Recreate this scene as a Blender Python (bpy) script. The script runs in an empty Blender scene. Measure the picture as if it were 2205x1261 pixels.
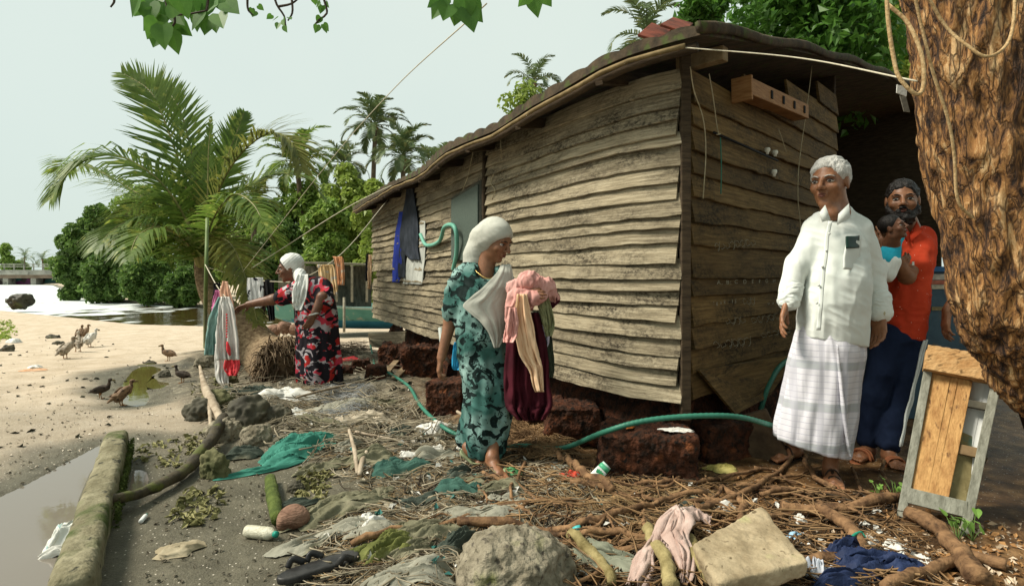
import bpy, bmesh, math, random
import numpy as np
from mathutils import Vector, Matrix

# ------------------------------------------------------------------ camera, sky, sun, exposure
SC = bpy.context.scene
COL = SC.collection
FPX, CX, HY, CAMZ = 1250.0, 1102.5, 590.0, 1.15
_c = bpy.data.cameras.new('camera'); CAM = bpy.data.objects.new('camera', _c); COL.objects.link(CAM)
_c.sensor_width = 36; _c.lens = 36 * FPX / 2205; _c.shift_y = -40.5 / 2205
_c.clip_start = 0.05; _c.clip_end = 3000
CAM.location = (0, 0, CAMZ); CAM.rotation_euler = (math.radians(90), 0, 0)
SC.camera = CAM
SUN_EL, SUN_AZ = math.radians(50), math.radians(263)      # azimuth clockwise from +Y: from the left
_w = bpy.data.worlds.new('World'); SC.world = _w; _w.use_nodes = True
_n = _w.node_tree.nodes; _l = _w.node_tree.links
_bg = _n['Background']; _bg.inputs['Strength'].default_value = 0.10
_sky = _n.new('ShaderNodeTexSky'); _sky.sky_type = 'NISHITA'; _sky.sun_disc = False
_sky.sun_elevation = SUN_EL; _sky.sun_rotation = SUN_AZ; _sky.dust_density = 5
_mx = _n.new('ShaderNodeMixRGB'); _mx.inputs[0].default_value = 0.93
_mx.inputs[2].default_value = (4.75, 5.45, 5.05, 1)          # even overcast layer
_tc = _n.new('ShaderNodeTexCoord'); _cn = _n.new('ShaderNodeTexNoise'); _cn.inputs['Scale'].default_value = 1.6; _cn.inputs['Detail'].default_value = 5; _l.new(_tc.outputs['Generated'], _cn.inputs['Vector'])
_cr = _n.new('ShaderNodeValToRGB'); _l.new(_cn.outputs['Fac'], _cr.inputs[0]); _cr.color_ramp.elements[0].position = .3; _cr.color_ramp.elements[1].position = .7
_cr.color_ramp.elements[0].color = (4.65, 5.42, 5.08, 1); _cr.color_ramp.elements[1].color = (5.15, 5.78, 5.30, 1); _l.new(_cr.outputs[0], _mx.inputs[2])
_l.new(_sky.outputs[0], _mx.inputs[1]); _l.new(_mx.outputs[0], _bg.inputs['Color'])
_s = bpy.data.lights.new('sun', 'SUN'); SUN = bpy.data.objects.new('sun', _s); COL.objects.link(SUN)
_s.energy = 3.9; _s.angle = math.radians(17); _s.color = (1.0, 0.93, 0.80)
_sd = Vector((math.sin(SUN_AZ) * math.cos(SUN_EL), math.cos(SUN_AZ) * math.cos(SUN_EL), math.sin(SUN_EL)))
SUN.rotation_euler = (-_sd).to_track_quat('-Z', 'Y').to_euler(); SUN.location = _sd * 30
SC.view_settings.view_transform = 'Standard'; SC.view_settings.look = 'None'
SC.view_settings.exposure = 0.6; SC.view_settings.gamma = 1.0
SC.cycles.max_bounces = 6; SC.cycles.transparent_max_bounces = 8
SC.cycles.use_denoising = True

# ------------------------------------------------------------------ numeric helpers
def W(px, py, d):
    """photo pixel + distance along the view axis -> world point"""
    return np.array([(px - CX) / FPX * d, d, CAMZ + (HY - py) / FPX * d])

def HZ(px, py, z):
    return W(px, py, (CAMZ - z) * FPX / (py - HY))

def nrm(v):
    v = np.asarray(v, float); return v / (np.linalg.norm(v) + 1e-12)

def sst(a, b, x):
    t = np.clip((x - a) / (b - a), 0, 1); return t * t * (3 - 2 * t)

def _hash(ix, iy, iz, seed):
    h = (ix * 374761393 + iy * 668265263 + iz * 2147483647 + seed * 1274126177) & 0xffffffff
    h = ((h ^ (h >> 13)) * 1274126177) & 0xffffffff
    h = ((h ^ (h >> 16)) * 2246822519) & 0xffffffff
    return ((h ^ (h >> 15)) & 0xffffff) / float(0xffffff)

def vn(P, scale=1.0, seed=0):
    """value noise in [-1, 1], P (N,3)"""
    Q = np.asarray(P, float) * scale
    I = np.floor(Q).astype(np.int64); f = Q - I; f = f * f * (3 - 2 * f)
    r = 0
    for dx in (0, 1):
        wx = f[:, 0] if dx else 1 - f[:, 0]
        for dy in (0, 1):
            wy = f[:, 1] if dy else 1 - f[:, 1]
            for dz in (0, 1):
                wz = f[:, 2] if dz else 1 - f[:, 2]
                r = r + wx * wy * wz * _hash(I[:, 0] + dx, I[:, 1] + dy, I[:, 2] + dz, seed)
    return r * 2 - 1

def fbm(P, scale=1.0, seed=0, octv=3):
    a, r = 1.0, 0
    for i in range(octv):
        r = r + a * vn(P, scale, seed + i * 17); scale *= 2.07; a *= 0.5
    return r

def xyz(x, y, z=0):
    x = np.asarray(x, float); return np.stack([x, np.asarray(y, float) + 0 * x, np.asarray(z, float) + 0 * x], -1)

def spl(pts, n):
    """Catmull-Rom through pts, n samples"""
    p = np.asarray(pts, float)
    if p.ndim == 1: return spl(p[:, None], n)[:, 0]
    if len(p) == 2:
        t = np.linspace(0, 1, n)[:, None]; return p[0] * (1 - t) + p[1] * t
    q = np.vstack([2 * p[0] - p[1], p, 2 * p[-1] - p[-2]])
    u = np.linspace(0, len(p) - 1 - 1e-9, n); i = u.astype(int); t = (u - i)
    t = t[:, None] if p.ndim > 1 else t
    a, b, c, d = q[i], q[i + 1], q[i + 2], q[i + 3]
    return 0.5 * (2 * b + (c - a) * t + (2 * a - 5 * b + 4 * c - d) * t ** 2 + (3 * b - a - 3 * c + d) * t ** 3)

# ------------------------------------------------------------------ objects
def mk(name, V, F, mat, parent=None, smooth=True, uv=None, midx=None, center=None):
    """one mesh object from world coordinates"""
    V = np.asarray(V, float)
    if parent is not None:
        p = parent; off = np.zeros(3)
        while p is not None: off = off + np.array(p.location); p = p.parent
    else:
        off = np.array(center) if center is not None else np.array([(V[:, 0].min() + V[:, 0].max()) / 2, (V[:, 1].min() + V[:, 1].max()) / 2, V[:, 2].min()])
    me = bpy.data.meshes.new(name)
    L = V - off
    if isinstance(F, np.ndarray):
        me.vertices.add(len(L)); me.vertices.foreach_set('co', L.astype(np.float32).ravel())
        k = F.shape[1]; me.loops.add(F.size); me.loops.foreach_set('vertex_index', F.astype(np.int32).ravel())
        me.polygons.add(len(F)); me.polygons.foreach_set('loop_start', np.arange(0, F.size, k, dtype=np.int32))
        me.update(calc_edges=True); me.validate()
    else:
        me.from_pydata([tuple(v) for v in L], [], [tuple(int(i) for i in f) for f in F]); me.update()
    if uv is not None:
        ul = me.uv_layers.new(name='UVMap'); uv = np.asarray(uv, float)
        li = np.empty(len(me.loops), np.int32); me.loops.foreach_get('vertex_index', li)
        ul.data.foreach_set('uv', uv[li].astype(np.float32).ravel())
    me.polygons.foreach_set('use_smooth', [bool(smooth)] * len(me.polygons))
    for m in (mat if isinstance(mat, (list, tuple)) else [mat]): me.materials.append(m)
    if midx is not None: me.polygons.foreach_set('material_index', np.asarray(midx, np.int32))
    o = bpy.data.objects.new(name, me); COL.objects.link(o)
    if parent is not None: o.parent = parent
    else: o.location = off
    return o

def tag(o, label=None, cat=None, group=None, kind=None):
    if label: o['label'] = label
    if cat: o['category'] = cat
    if group: o['group'] = group
    if kind: o['kind'] = kind
    return o

def thing(name, label, cat, loc, group=None):
    o = bpy.data.objects.new(name, None); COL.objects.link(o)
    o.location = tuple(float(v) for v in loc); o.empty_display_size = 0.1
    return tag(o, label, cat, group)

def join(parts):
    Vs, Fs, n = [], [], 0
    for V, F in parts:
        V = np.asarray(V); Vs.append(V); Fs.extend([tuple(int(i) + n for i in f) for f in F]); n += len(V)
    return np.vstack(Vs), Fs

def tube(path, r, n=8, cap=True, wob=0, seed=0, flat=1.0):
    P = np.asarray(path, float); m = len(P)
    R = np.interp(np.linspace(0, 1, m), np.linspace(0, 1, len(r)), r) if hasattr(r, '__len__') else np.full(m, r)
    T = np.gradient(P, axis=0); T /= (np.linalg.norm(T, axis=1)[:, None] + 1e-12)
    a = np.array([0, 0, 1.0]) if abs(T[0][2]) < 0.9 else np.array([1.0, 0, 0])
    N = nrm(np.cross(T[0], a)); V = []
    for i in range(m):
        N = nrm(N - T[i] * np.dot(N, T[i])); B = np.cross(T[i], N)
        for k in range(n):
            an = 2 * math.pi * k / n
            V.append(P[i] + R[i] * (math.cos(an) * N + flat * math.sin(an) * B))
    V = np.array(V)
    if wob: 
        c = np.repeat(P, n, 0); V = c + (V - c) * (1 + wob * vn(V, 1.2 / max(R.max(), 1e-3), seed)[:, None])
    F = [(i * n + k, i * n + (k + 1) % n, (i + 1) * n + (k + 1) % n, (i + 1) * n + k) for i in range(m - 1) for k in range(n)]
    if cap: F += [tuple(range(n))[::-1], tuple((m - 1) * n + k for k in range(n))]
    return V, F

def box(c, sx, sy, sz, R=None):
    s = np.array([[x, y, z] for x in (-1, 1) for y in (-1, 1) for z in (-1, 1)], float) * np.array([sx, sy, sz]) / 2
    if R is not None: s = s @ np.asarray(R).T
    return s + np.asarray(c), [(0, 1, 3, 2), (4, 6, 7, 5), (0, 4, 5, 1), (2, 3, 7, 6), (0, 2, 6, 4), (1, 5, 7, 3)]

def beam(a, b, w, h, up=(0, 0, 1)):
    """box from a to b, w across, h along up"""
    a, b = np.asarray(a, float), np.asarray(b, float); x = nrm(b - a); y = nrm(np.cross(up, x)); z = np.cross(x, y)
    return box((a + b) / 2, np.linalg.norm(b - a), w, h, np.stack([x, y, z], 1))

def grid_faces(nu, nv):
    i = np.arange((nu - 1) * (nv - 1)); a = (i // (nv - 1)) * nv + i % (nv - 1)
    return np.stack([a, a + 1, a + nv + 1, a + nv], 1)

def bevel(o, w=0.004, seg=2):
    m = o.modifiers.new('bevel', 'BEVEL'); m.width = w; m.segments = seg; m.limit_method = 'ANGLE'; return o

# ------------------------------------------------------------------ SDF modelling: smooth unions meshed by surface nets
class Sdf:
    def __init__(s, res=0.005, k=0.01): s.p = []; s.res = res; s.k = k
    def _add(s, fn, lo, hi, k, op):
        s.p.append((fn, np.asarray(lo, float), np.asarray(hi, float), s.k if k is None else k, op)); return s
    def cap(s, a, b, ra, rb=None, k=None, op='+'):
        a, b = np.asarray(a, float), np.asarray(b, float); rb = ra if rb is None else rb
        ab = b - a; L2 = float(ab @ ab) + 1e-12
        def fn(X, Y, Z):
            t = np.clip(((X - a[0]) * ab[0] + (Y - a[1]) * ab[1] + (Z - a[2]) * ab[2]) / L2, 0, 1)
            return np.sqrt((X - a[0] - t * ab[0]) ** 2 + (Y - a[1] - t * ab[1]) ** 2 + (Z - a[2] - t * ab[2]) ** 2) - (ra + (rb - ra) * t)
        r = max(ra, rb); return s._add(fn, np.minimum(a, b) - r, np.maximum(a, b) + r, k, op)
    def chain(s, pts, rs, k=None):
        for i in range(len(pts) - 1): s.cap(pts[i], pts[i + 1], rs[i], rs[i + 1], k)
        return s
    def ell(s, c, r, R=None, k=None, op='+'):
        c, r = np.asarray(c, float), np.asarray(r, float); R = np.eye(3) if R is None else np.asarray(R, float)
        def fn(X, Y, Z):
            x, y, z = X - c[0], Y - c[1], Z - c[2]
            q = [(x * R[0, i] + y * R[1, i] + z * R[2, i]) for i in range(3)]
            k0 = np.sqrt(sum((q[i] / r[i]) ** 2 for i in range(3))); k1 = np.sqrt(sum((q[i] / r[i] ** 2) ** 2 for i in range(3))) + 1e-9
            return k0 * (k0 - 1) / k1
        e = np.sqrt(((R * r) ** 2).sum(1)); return s._add(fn, c - e, c + e, k, op)
    def box(s, c, h, R=None, rnd=0.01, k=None, op='+'):
        c, h = np.asarray(c, float), np.asarray(h, float) - rnd; R = np.eye(3) if R is None else np.asarray(R, float)
        def fn(X, Y, Z):
            x, y, z = X - c[0], Y - c[1], Z - c[2]
            q = [np.abs(x * R[0, i] + y * R[1, i] + z * R[2, i]) - h[i] for i in range(3)]
            o = np.sqrt(sum(np.maximum(v, 0) ** 2 for v in q)); return o + np.minimum(np.maximum(np.maximum(q[0], q[1]), q[2]), 0) - rnd
        e = (np.abs(R) * (h + rnd)).sum(1); return s._add(fn, c - e, c + e, k, op)
    def loft(s, sec, folds=None, tilt=0.0, k=None, op='+', shell=0):
        """sec rows (z, cx, cy, rx, ry); folds (n, amp_top, amp_bottom, phase); tilt: hem drop per metre of x"""
        S = np.array(sorted(sec), float)
        def fn(X, Y, Z):
            Zt = Z + tilt * (X - S[0, 1])
            cx, cy, rx, ry = (np.interp(Zt, S[:, 0], S[:, i]) for i in (1, 2, 3, 4))
            dx, dy = X - cx, Y - cy; q = np.sqrt((dx / rx) ** 2 + (dy / ry) ** 2) + 1e-9
            if folds is not None:
                n, a0, a1, ph = folds; th = np.arctan2(dy / ry, dx / rx); u = np.clip((S[-1, 0] - Zt) / (S[-1, 0] - S[0, 0]), 0, 1)
                am = a0 + (a1 - a0) * u
                q = q / (1 + am * (np.sin(n * th + ph + 2.0 * np.sin(2 * th + ph)) + 0.45 * np.sin((2 * n + 1) * th + 3 * u + ph)))
            d = (q - 1) * np.minimum(rx, ry)
            if shell: d = np.abs(d + shell) - shell
            return np.maximum(d, np.maximum(S[0, 0] - Zt, Zt - S[-1, 0]))
        rm = S[:, 3].max() * 1.25; rn = S[:, 4].max() * 1.25; t = abs(tilt) * rm
        return s._add(fn, [S[:, 1].min() - rm, S[:, 2].min() - rn, S[0, 0] - t], [S[:, 1].max() + rm, S[:, 2].max() + rn, S[-1, 0] + t], k, op)
    def half(s, p, n, k=None):
        """cut away the side of the plane that n points to"""
        p, n = np.asarray(p, float), nrm(n)
        fn = lambda X, Y, Z: -((X - p[0]) * n[0] + (Y - p[1]) * n[1] + (Z - p[2]) * n[2])
        return s._add(fn, [-1e9] * 3, [1e9] * 3, 0.004 if k is None else k, '-')
    def mesh(s, smooth=1):
        pos = [q for q in s.p if q[4] == '+']
        lo = np.min([q[1] for q in pos], 0) - 3 * s.res - 0.01; hi = np.max([q[2] for q in pos], 0) + 3 * s.res + 0.01
        n = np.ceil((hi - lo) / s.res).astype(int) + 1
        ax = [(lo[i] + s.res * np.arange(n[i])).astype(np.float32) for i in range(3)]
        D = np.full(n, 1.0, np.float32)
        for fn, a, b, k, op in s.p:
            m = k + 2.5 * s.res
            i0 = np.clip(np.floor((a - m - lo) / s.res), 0, n - 1).astype(int); i1 = np.clip(np.ceil((b + m - lo) / s.res) + 1, 1, n).astype(int)
            if np.any(i1 <= i0): continue
            sl = tuple(slice(i0[i], i1[i]) for i in range(3))
            X, Y, Z = ax[0][sl[0]][:, None, None], ax[1][sl[1]][None, :, None], ax[2][sl[2]][None, None, :]
            d = fn(X, Y, Z); e = D[sl]; d = np.broadcast_to(d, e.shape)
            if op == '+':
                h = np.maximum(k - np.abs(e - d), 0) / max(k, 1e-6); D[sl] = np.minimum(e, d) - h * h * k * 0.25
            else:
                d = -d; h = np.maximum(k - np.abs(e - d), 0) / max(k, 1e-6); D[sl] = np.maximum(e, d) + h * h * k * 0.25
        return snets(D, lo, s.res, smooth)

def snets(D, lo, res, smooth=1):
    ins = D < 0
    c = [(i, j, k) for i in (0, 1) for j in (0, 1) for k in (0, 1)]; n = D.shape
    sh = lambda A, o: A[o[0]:n[0] - 1 + o[0], o[1]:n[1] - 1 + o[1], o[2]:n[2] - 1 + o[2]]
    cnt = np.zeros([v - 1 for v in n], np.int8)
    for o in c: cnt += sh(ins, o)
    act = np.argwhere((cnt > 0) & (cnt < 8))
    idx = np.full(cnt.shape, -1, np.int64); idx[tuple(act.T)] = np.arange(len(act))
    val = np.stack([sh(D, o)[tuple(act.T)] for o in c], 1)
    acc = np.zeros((len(act), 3)); w = np.zeros(len(act)); C = np.array(c, float)
    for a in range(8):
        for b in range(a + 1, 8):
            if abs(C[a] - C[b]).sum() == 1:
                x = (val[:, a] < 0) != (val[:, b] < 0)
                t = np.where(x, val[:, a] / (val[:, a] - val[:, b] + 1e-12), 0)
                acc += x[:, None] * (C[a] + t[:, None] * (C[b] - C[a])); w += x
    V = lo + (act + acc / w[:, None]) * res
    F = []
    for A in range(3):
        s0 = [slice(None)] * 3; s1 = [slice(None)] * 3; s0[A] = slice(0, -1); s1[A] = slice(1, None)
        e = np.argwhere(ins[tuple(s0)] != ins[tuple(s1)]); B, Cc = (A + 1) % 3, (A + 2) % 3
        e = e[(e[:, B] > 0) & (e[:, Cc] > 0) & (e[:, B] < n[B] - 1) & (e[:, Cc] < n[Cc] - 1)]
        q = []
        for ob, oc in ((1, 1), (0, 1), (0, 0), (1, 0)):
            f = e.copy(); f[:, B] -= ob; f[:, Cc] -= oc; q.append(idx[tuple(f.T)])
        q = np.stack(q, 1); fl = ins[tuple(e.T)]
        q[~fl] = q[~fl][:, ::-1]; F.append(q)
    F = np.vstack(F); F = F[(F >= 0).all(1)]
    for _ in range(smooth):
        S = np.zeros_like(V); wv = np.zeros(len(V))
        for i in range(4):
            for j in ((i + 1) % 4, (i + 3) % 4):
                np.add.at(S, F[:, i], V[F[:, j]]); np.add.at(wv, F[:, i], 1)
        V = 0.5 * V + 0.5 * S / np.maximum(wv, 1)[:, None]
    return V, F

def vnormals(V, F):
    F = np.asarray(F); fn = np.cross(V[F[:, 2]] - V[F[:, 0]], V[F[:, 3 if F.shape[1] > 3 else 1]] - V[F[:, 1]])
    N = np.zeros_like(V)
    for i in range(F.shape[1]): np.add.at(N, F[:, i], fn)
    return N / (np.linalg.norm(N, axis=1)[:, None] + 1e-12)

def disp(V, F, amt):
    return V + vnormals(V, F) * np.asarray(amt)[:, None]

# ------------------------------------------------------------------ materials
_M = {}
def M(name, c1, c2=None, scale=6.0, rough=0.85, bump=0.3, bscale=None, spots=None, spec=0.25, stretch=(1, 1, 1), coord='Object', trans=0.0, metal=0.0, detail=5, dist=0.01, lo=0.35, hi=0.65, sub=0.0, coat=0.0):
    if name in _M: return _M[name]
    m = bpy.data.materials.new(name); m.use_nodes = True; _M[name] = m
    nt = m.node_tree; N, L = nt.nodes, nt.links; b = N['Principled BSDF']
    b.inputs['Roughness'].default_value = rough; b.inputs['Specular IOR Level'].default_value = spec; b.inputs['Metallic'].default_value = metal
    b.inputs['Coat Weight'].default_value = coat
    if sub: b.inputs['Subsurface Weight'].default_value = sub; b.inputs['Subsurface Radius'].default_value = (0.02, 0.008, 0.004)
    tc = N.new('ShaderNodeTexCoord'); mp = N.new('ShaderNodeMapping'); mp.inputs['Scale'].default_value = stretch
    L.new(tc.outputs[coord], mp.inputs['Vector'])
    nz = N.new('ShaderNodeTexNoise'); nz.inputs['Scale'].default_value = scale; nz.inputs['Detail'].default_value = detail; nz.inputs['Roughness'].default_value = 0.65
    L.new(mp.outputs[0], nz.inputs['Vector'])
    rp = N.new('ShaderNodeValToRGB'); rp.color_ramp.elements[0].position = lo; rp.color_ramp.elements[1].position = hi
    rp.color_ramp.elements[0].color = (*c1, 1); rp.color_ramp.elements[1].color = (*(c2 or c1), 1)
    L.new(nz.outputs['Fac'], rp.inputs[0]); out = rp.outputs[0]
    for sp in (spots or []):          # (colour, scale, threshold, softness, type)
        c, sc, th, so, ty = sp
        if ty == 'vor':
            t = N.new('ShaderNodeTexVoronoi'); t.inputs['Scale'].default_value = sc; fo = t.outputs['Distance']
        else:
            t = N.new('ShaderNodeTexNoise'); t.inputs['Scale'].default_value = sc; t.inputs['Detail'].default_value = 4; fo = t.outputs['Fac']
        L.new(mp.outputs[0], t.inputs['Vector'])
        r2 = N.new('ShaderNodeMapRange'); r2.inputs[1].default_value = th; r2.inputs[2].default_value = th + so
        if ty == 'vor': r2.inputs[3].default_value = 1; r2.inputs[4].default_value = 0
        L.new(fo, r2.inputs[0])
        mx = N.new('ShaderNodeMixRGB'); L.new(r2.outputs[0], mx.inputs[0]); L.new(out, mx.inputs[1]); mx.inputs[2].default_value = (*c, 1); out = mx.outputs[0]
    L.new(out, b.inputs['Base Color'])
    if bump:
        bn = N.new('ShaderNodeTexNoise'); bn.inputs['Scale'].default_value = bscale or scale * 4; bn.inputs['Detail'].default_value = 6
        L.new(mp.outputs[0], bn.inputs['Vector']); bp = N.new('ShaderNodeBump'); bp.inputs['Strength'].default_value = bump; bp.inputs['Distance'].default_value = dist
        L.new(bn.outputs['Fac'], bp.inputs['Height']); L.new(bp.outputs[0], b.inputs['Normal'])
    if trans:
        tr = N.new('ShaderNodeBsdfTranslucent'); L.new(out, tr.inputs['Color']); ms = N.new('ShaderNodeMixShader'); ms.inputs[0].default_value = trans
        L.new(b.outputs[0], ms.inputs[1]); L.new(tr.outputs[0], ms.inputs[2]); L.new(ms.outputs[0], N['Material Output'].inputs['Surface'])
    return m
# ------------------------------------------------------------------ ground, river, puddles
WATER = -0.5
_ns = np.array([HZ(x, y, WATER) for x, y in [(-500, 652), (0, 670), (150, 684), (290, 699), (440, 703), (560, 701), (640, 694), (700, 685)]])
_fs = np.array([HZ(x, y, WATER) for x, y in [(-60, 605.5), (120, 614), (195, 643), (300, 653), (430, 661), (560, 671), (640, 676), (700, 680)]])
def river_mask(x, y):
    near = np.interp(x, _ns[:, 0], _ns[:, 1]); far = np.interp(x, _fs[:, 0], _fs[:, 1])
    far = np.where(x < -75, 175, far)
    return sst(-0.25, 2.2, np.minimum(y - near, far - y)) * (x < -6.0)

def _poly(pts): return np.array([HZ(a, b, 0.0)[:2] for a, b in pts])
PUD = [_poly([(-260, 1330), (-160, 1130), (0, 1062), (60, 1034), (130, 995), (215, 952), (232, 958), (224, 985), (205, 1040), (190, 1085), (168, 1120), (150, 1160), (128, 1200), (110, 1275), (90, 1400)]),
       _poly([(283, 1006), (302, 1003), (322, 1010), (328, 1026), (322, 1044), (300, 1054), (270, 1052)]),
       np.array([HZ(a, b, -0.06)[:2] for a, b in [(248, 848), (262, 822), (280, 798), (300, 787), (330, 785), (352, 792), (330, 806), (345, 818), (372, 822), (352, 832), (318, 836), (326, 852), (318, 868), (290, 873), (262, 866)]])]
PUDZ = [-0.012, -0.012, -0.075]
def poly_sd(x, y, P):
    d = np.full(x.shape, 1e9); ins = np.zeros(x.shape, bool)
    for i in range(len(P)):
        a, b = P[i], P[(i + 1) % len(P)]; e = b - a
        t = np.clip(((x - a[0]) * e[0] + (y - a[1]) * e[1]) / (e @ e + 1e-12), 0, 1)
        d = np.minimum(d, np.hypot(x - a[0] - t * e[0], y - a[1] - t * e[1]))
        c = ((a[1] > y) != (b[1] > y)) & (x < (b[0] - a[0]) * (y - a[1]) / (b[1] - a[1] + 1e-12) + a[0]); ins ^= c
    return np.where(ins, -d, d)

DEB = np.array([HZ(a, b, 0.0)[:2] for a, b in [(470, 930), (420, 870), (345, 790), (420, 745), (560, 718), (800, 715), (1000, 860), (1300, 1000), (1500, 1040), (1560, 1261), (1500, 1500), (700, 1500), (680, 1200), (780, 1060), (660, 1000)]])
DEB[5] = W(800, 715, 10.5)[:2]; DEB[4] = W(560, 715, 12)[:2]; DEB[3] = W(420, 745, 10)[:2]
def gz(x, y):
    x = np.asarray(x, float); y = np.asarray(y, float); sh = np.broadcast(x, y).shape
    x = np.broadcast_to(x, sh).ravel(); y = np.broadcast_to(y, sh).ravel()
    z = -0.47 * sst(4.0, 17.0, y) * sst(1.2, -3.0, x)
    far = sst(22, 40, y); z = z * (1 - far) + far * -0.3
    P = xyz(x, y)
    deb = sst(0.35, -0.35, poly_sd(x, y, DEB)); near = sst(30, 8, np.hypot(x, y))
    z = z + near * (0.012 * fbm(P, 2.2, 3, 3) + deb * (0.045 + 0.05 * fbm(P, 3.1, 5, 3) + 0.012 * vn(P, 22, 8)))
    for Q, pz in zip(PUD, PUDZ):
        s = poly_sd(x, y, Q); z = np.where(s < 0.5, z * sst(0, .5, s) + (pz + .008) * (1 - sst(0, .5, s)) - 0.03 * sst(0.0, -0.10, s) - .006 * (s < 0), z)
    m = river_mask(x, y)
    return (z * (1 - m) + m * -1.0).reshape(sh)

def G(px, py, dz=0.0):
    d = CAMZ * FPX / max(py - HY, 8)
    for _ in range(30):
        q = W(px, py, d); z = float(gz(q[0], q[1])); d = 0.5 * d + 0.5 * min((CAMZ - z) * FPX / max(py - HY, 8), 200)
    q = W(px, py, d); return np.array([q[0], q[1], float(gz(q[0], q[1])) + dz])

def build_ground():
    r = 0.7 * 1.0125 ** np.arange(0, 610); r = np.append(r, [2200.])
    a = np.radians(np.concatenate([np.linspace(-160, -56, 60)[:-1], np.linspace(-56, 56, 520), np.linspace(56, 160, 60)[1:]]))
    A, R = np.meshgrid(a, r, indexing='ij'); x, y = (R * np.sin(A)).ravel(), (R * np.cos(A)).ravel()
    z = gz(x, y); V = xyz(x, y, z); F = grid_faces(len(a), len(r))[:, ::-1]
    m = bpy.data.materials.new('ground'); m.use_nodes = True; nt = m.node_tree; N, L = nt.nodes, nt.links; b = N['Principled BSDF']
    at = N.new('ShaderNodeVertexColor'); at.layer_name = 'zone'; sp = N.new('ShaderNodeSeparateColor'); L.new(at.outputs[0], sp.inputs[0])
    tc = N.new('ShaderNodeTexCoord')
    def noise(sc, det=6):
        t = N.new('ShaderNodeTexNoise'); t.inputs['Scale'].default_value = sc; t.inputs['Detail'].default_value = det; t.inputs['Roughness'].default_value = .7; L.new(tc.outputs['Object'], t.inputs['Vector']); return t.outputs['Fac']
    def ramp(f, e):
        t = N.new('ShaderNodeValToRGB'); L.new(f, t.inputs[0]); cr = t.color_ramp
        while len(cr.elements) < len(e): cr.elements.new(0.5)
        for k, (p, c) in enumerate(e): cr.elements[k].position = p; cr.elements[k].color = (*c, 1)
        return t.outputs[0]
    def mix(f, a_, b_):
        t = N.new('ShaderNodeMixRGB'); L.new(f, t.inputs[0]); L.new(a_, t.inputs[1]); L.new(b_, t.inputs[2]); return t.outputs[0]
    sand = ramp(noise(3.0), [(.3, (.39, .31, .215)), (.5, (.52, .425, .315)), (.7, (.59, .50, .39))])
    wet = ramp(noise(5.0), [(.3, (.065, .058, .037)), (.55, (.115, .104, .07)), (.75, (.185, .165, .115))])
    soil = ramp(noise(7.0), [(.32, (.03, .016, .007)), (.5, (.13, .068, .026)), (.7, (.32, .19, .085))])
    deb = ramp(noise(9.0), [(.28, (.035, .03, .02)), (.47, (.105, .09, .06)), (.6, (.20, .175, .12)), (.76, (.40, .36, .27))])
    c = mix(sp.outputs[1], sand, wet); c = mix(sp.outputs[2], c, deb); c = mix(sp.outputs[0], c, soil)
    gr = noise(160, 2); c2 = ramp(gr, [(.3, (.72, .72, .72)), (.7, (1.18, 1.18, 1.18))])
    mu = N.new('ShaderNodeMixRGB'); mu.blend_type = 'MULTIPLY'; mu.inputs[0].default_value = 1; L.new(c, mu.inputs[1]); L.new(c2, mu.inputs[2])
    # pale shell bits and dark specks lying in the sand
    out = mu.outputs[0]
    for sc, th, col in ((38, .10, (.62, .56, .46)), (27, .085, (.05, .04, .028))):
        v = N.new('ShaderNodeTexVoronoi'); v.inputs['Scale'].default_value = sc; L.new(tc.outputs['Object'], v.inputs['Vector'])
        k = N.new('ShaderNodeMapRange'); k.inputs[1].default_value = th; k.inputs[2].default_value = th + .05; k.inputs[3].default_value = .9; k.inputs[4].default_value = 0; L.new(v.outputs['Distance'], k.inputs[0])
        t = N.new('ShaderNodeMixRGB'); L.new(k.outputs[0], t.inputs[0]); L.new(out, t.inputs[1]); t.inputs[2].default_value = (*col, 1); out = t.outputs[0]
    L.new(out, b.inputs['Base Color'])
    mr = N.new('ShaderNodeMapRange'); L.new(sp.outputs[1], mr.inputs[0]); mr.inputs[3].default_value = .95; mr.inputs[4].default_value = .55; L.new(mr.outputs[0], b.inputs['Roughness'])
    b.inputs['Specular IOR Level'].default_value = .25
    bp = N.new('ShaderNodeBump'); bp.inputs['Strength'].default_value = .75; bp.inputs['Distance'].default_value = .02; L.new(noise(55, 5), bp.inputs['Height']); L.new(bp.outputs[0], b.inputs['Normal'])
    o = mk('ground', V, F, m, center=(0, 0, 0)); tag(o, kind='structure')
    P = xyz(x, y); w = 0.35 * fbm(P, 1.3, 21, 3)
    soil_m = sst(-0.25, 0.75, x + .55 * w + 0.35 * (y - 2.6)) * sst(9, 5, y) + sst(0.5, 2.5, x) * (y >= 4.5) * (y < 12)
    deb_m = sst(0.3, -0.2, poly_sd(x, y, DEB) + .5 * w)
    dp = np.minimum(poly_sd(x, y, PUD[0]), np.minimum(poly_sd(x, y, PUD[1]), poly_sd(x, y, PUD[2])))
    near = np.interp(x, _ns[:, 0], _ns[:, 1])
    edge = -.53 * y - .55                                             # dark strip of silt along the rubbish
    wet_m = np.clip(np.maximum(np.maximum(sst(.75, .05, dp + w * .6), sst(2.6, 0.2, near - y) * (x > -9) * .6), sst(-.9, .5, x + .30 * y + .55 + w * 1.1) * sst(9.5, 5.5, y + 2.0 * w)), 0, 1)
    wet_m = np.maximum(wet_m, .42 * sst(6.6, 4.4, y + 1.2 * w))
    wet_m = np.maximum(wet_m, sst(5.4, 3.8, y + .7 * w) * sst(-3.0, -2.0, x + .4 * w))
    wet_m = np.where(river_mask(x, y) > .02, 1, wet_m)
    ca = o.data.color_attributes.new('zone', 'FLOAT_COLOR', 'POINT')
    ca.data.foreach_set('color', np.stack([np.clip(soil_m, 0, 1), wet_m, deb_m, np.ones_like(x)], 1).astype(np.float32).ravel())
    return o
GROUND = build_ground()

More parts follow.
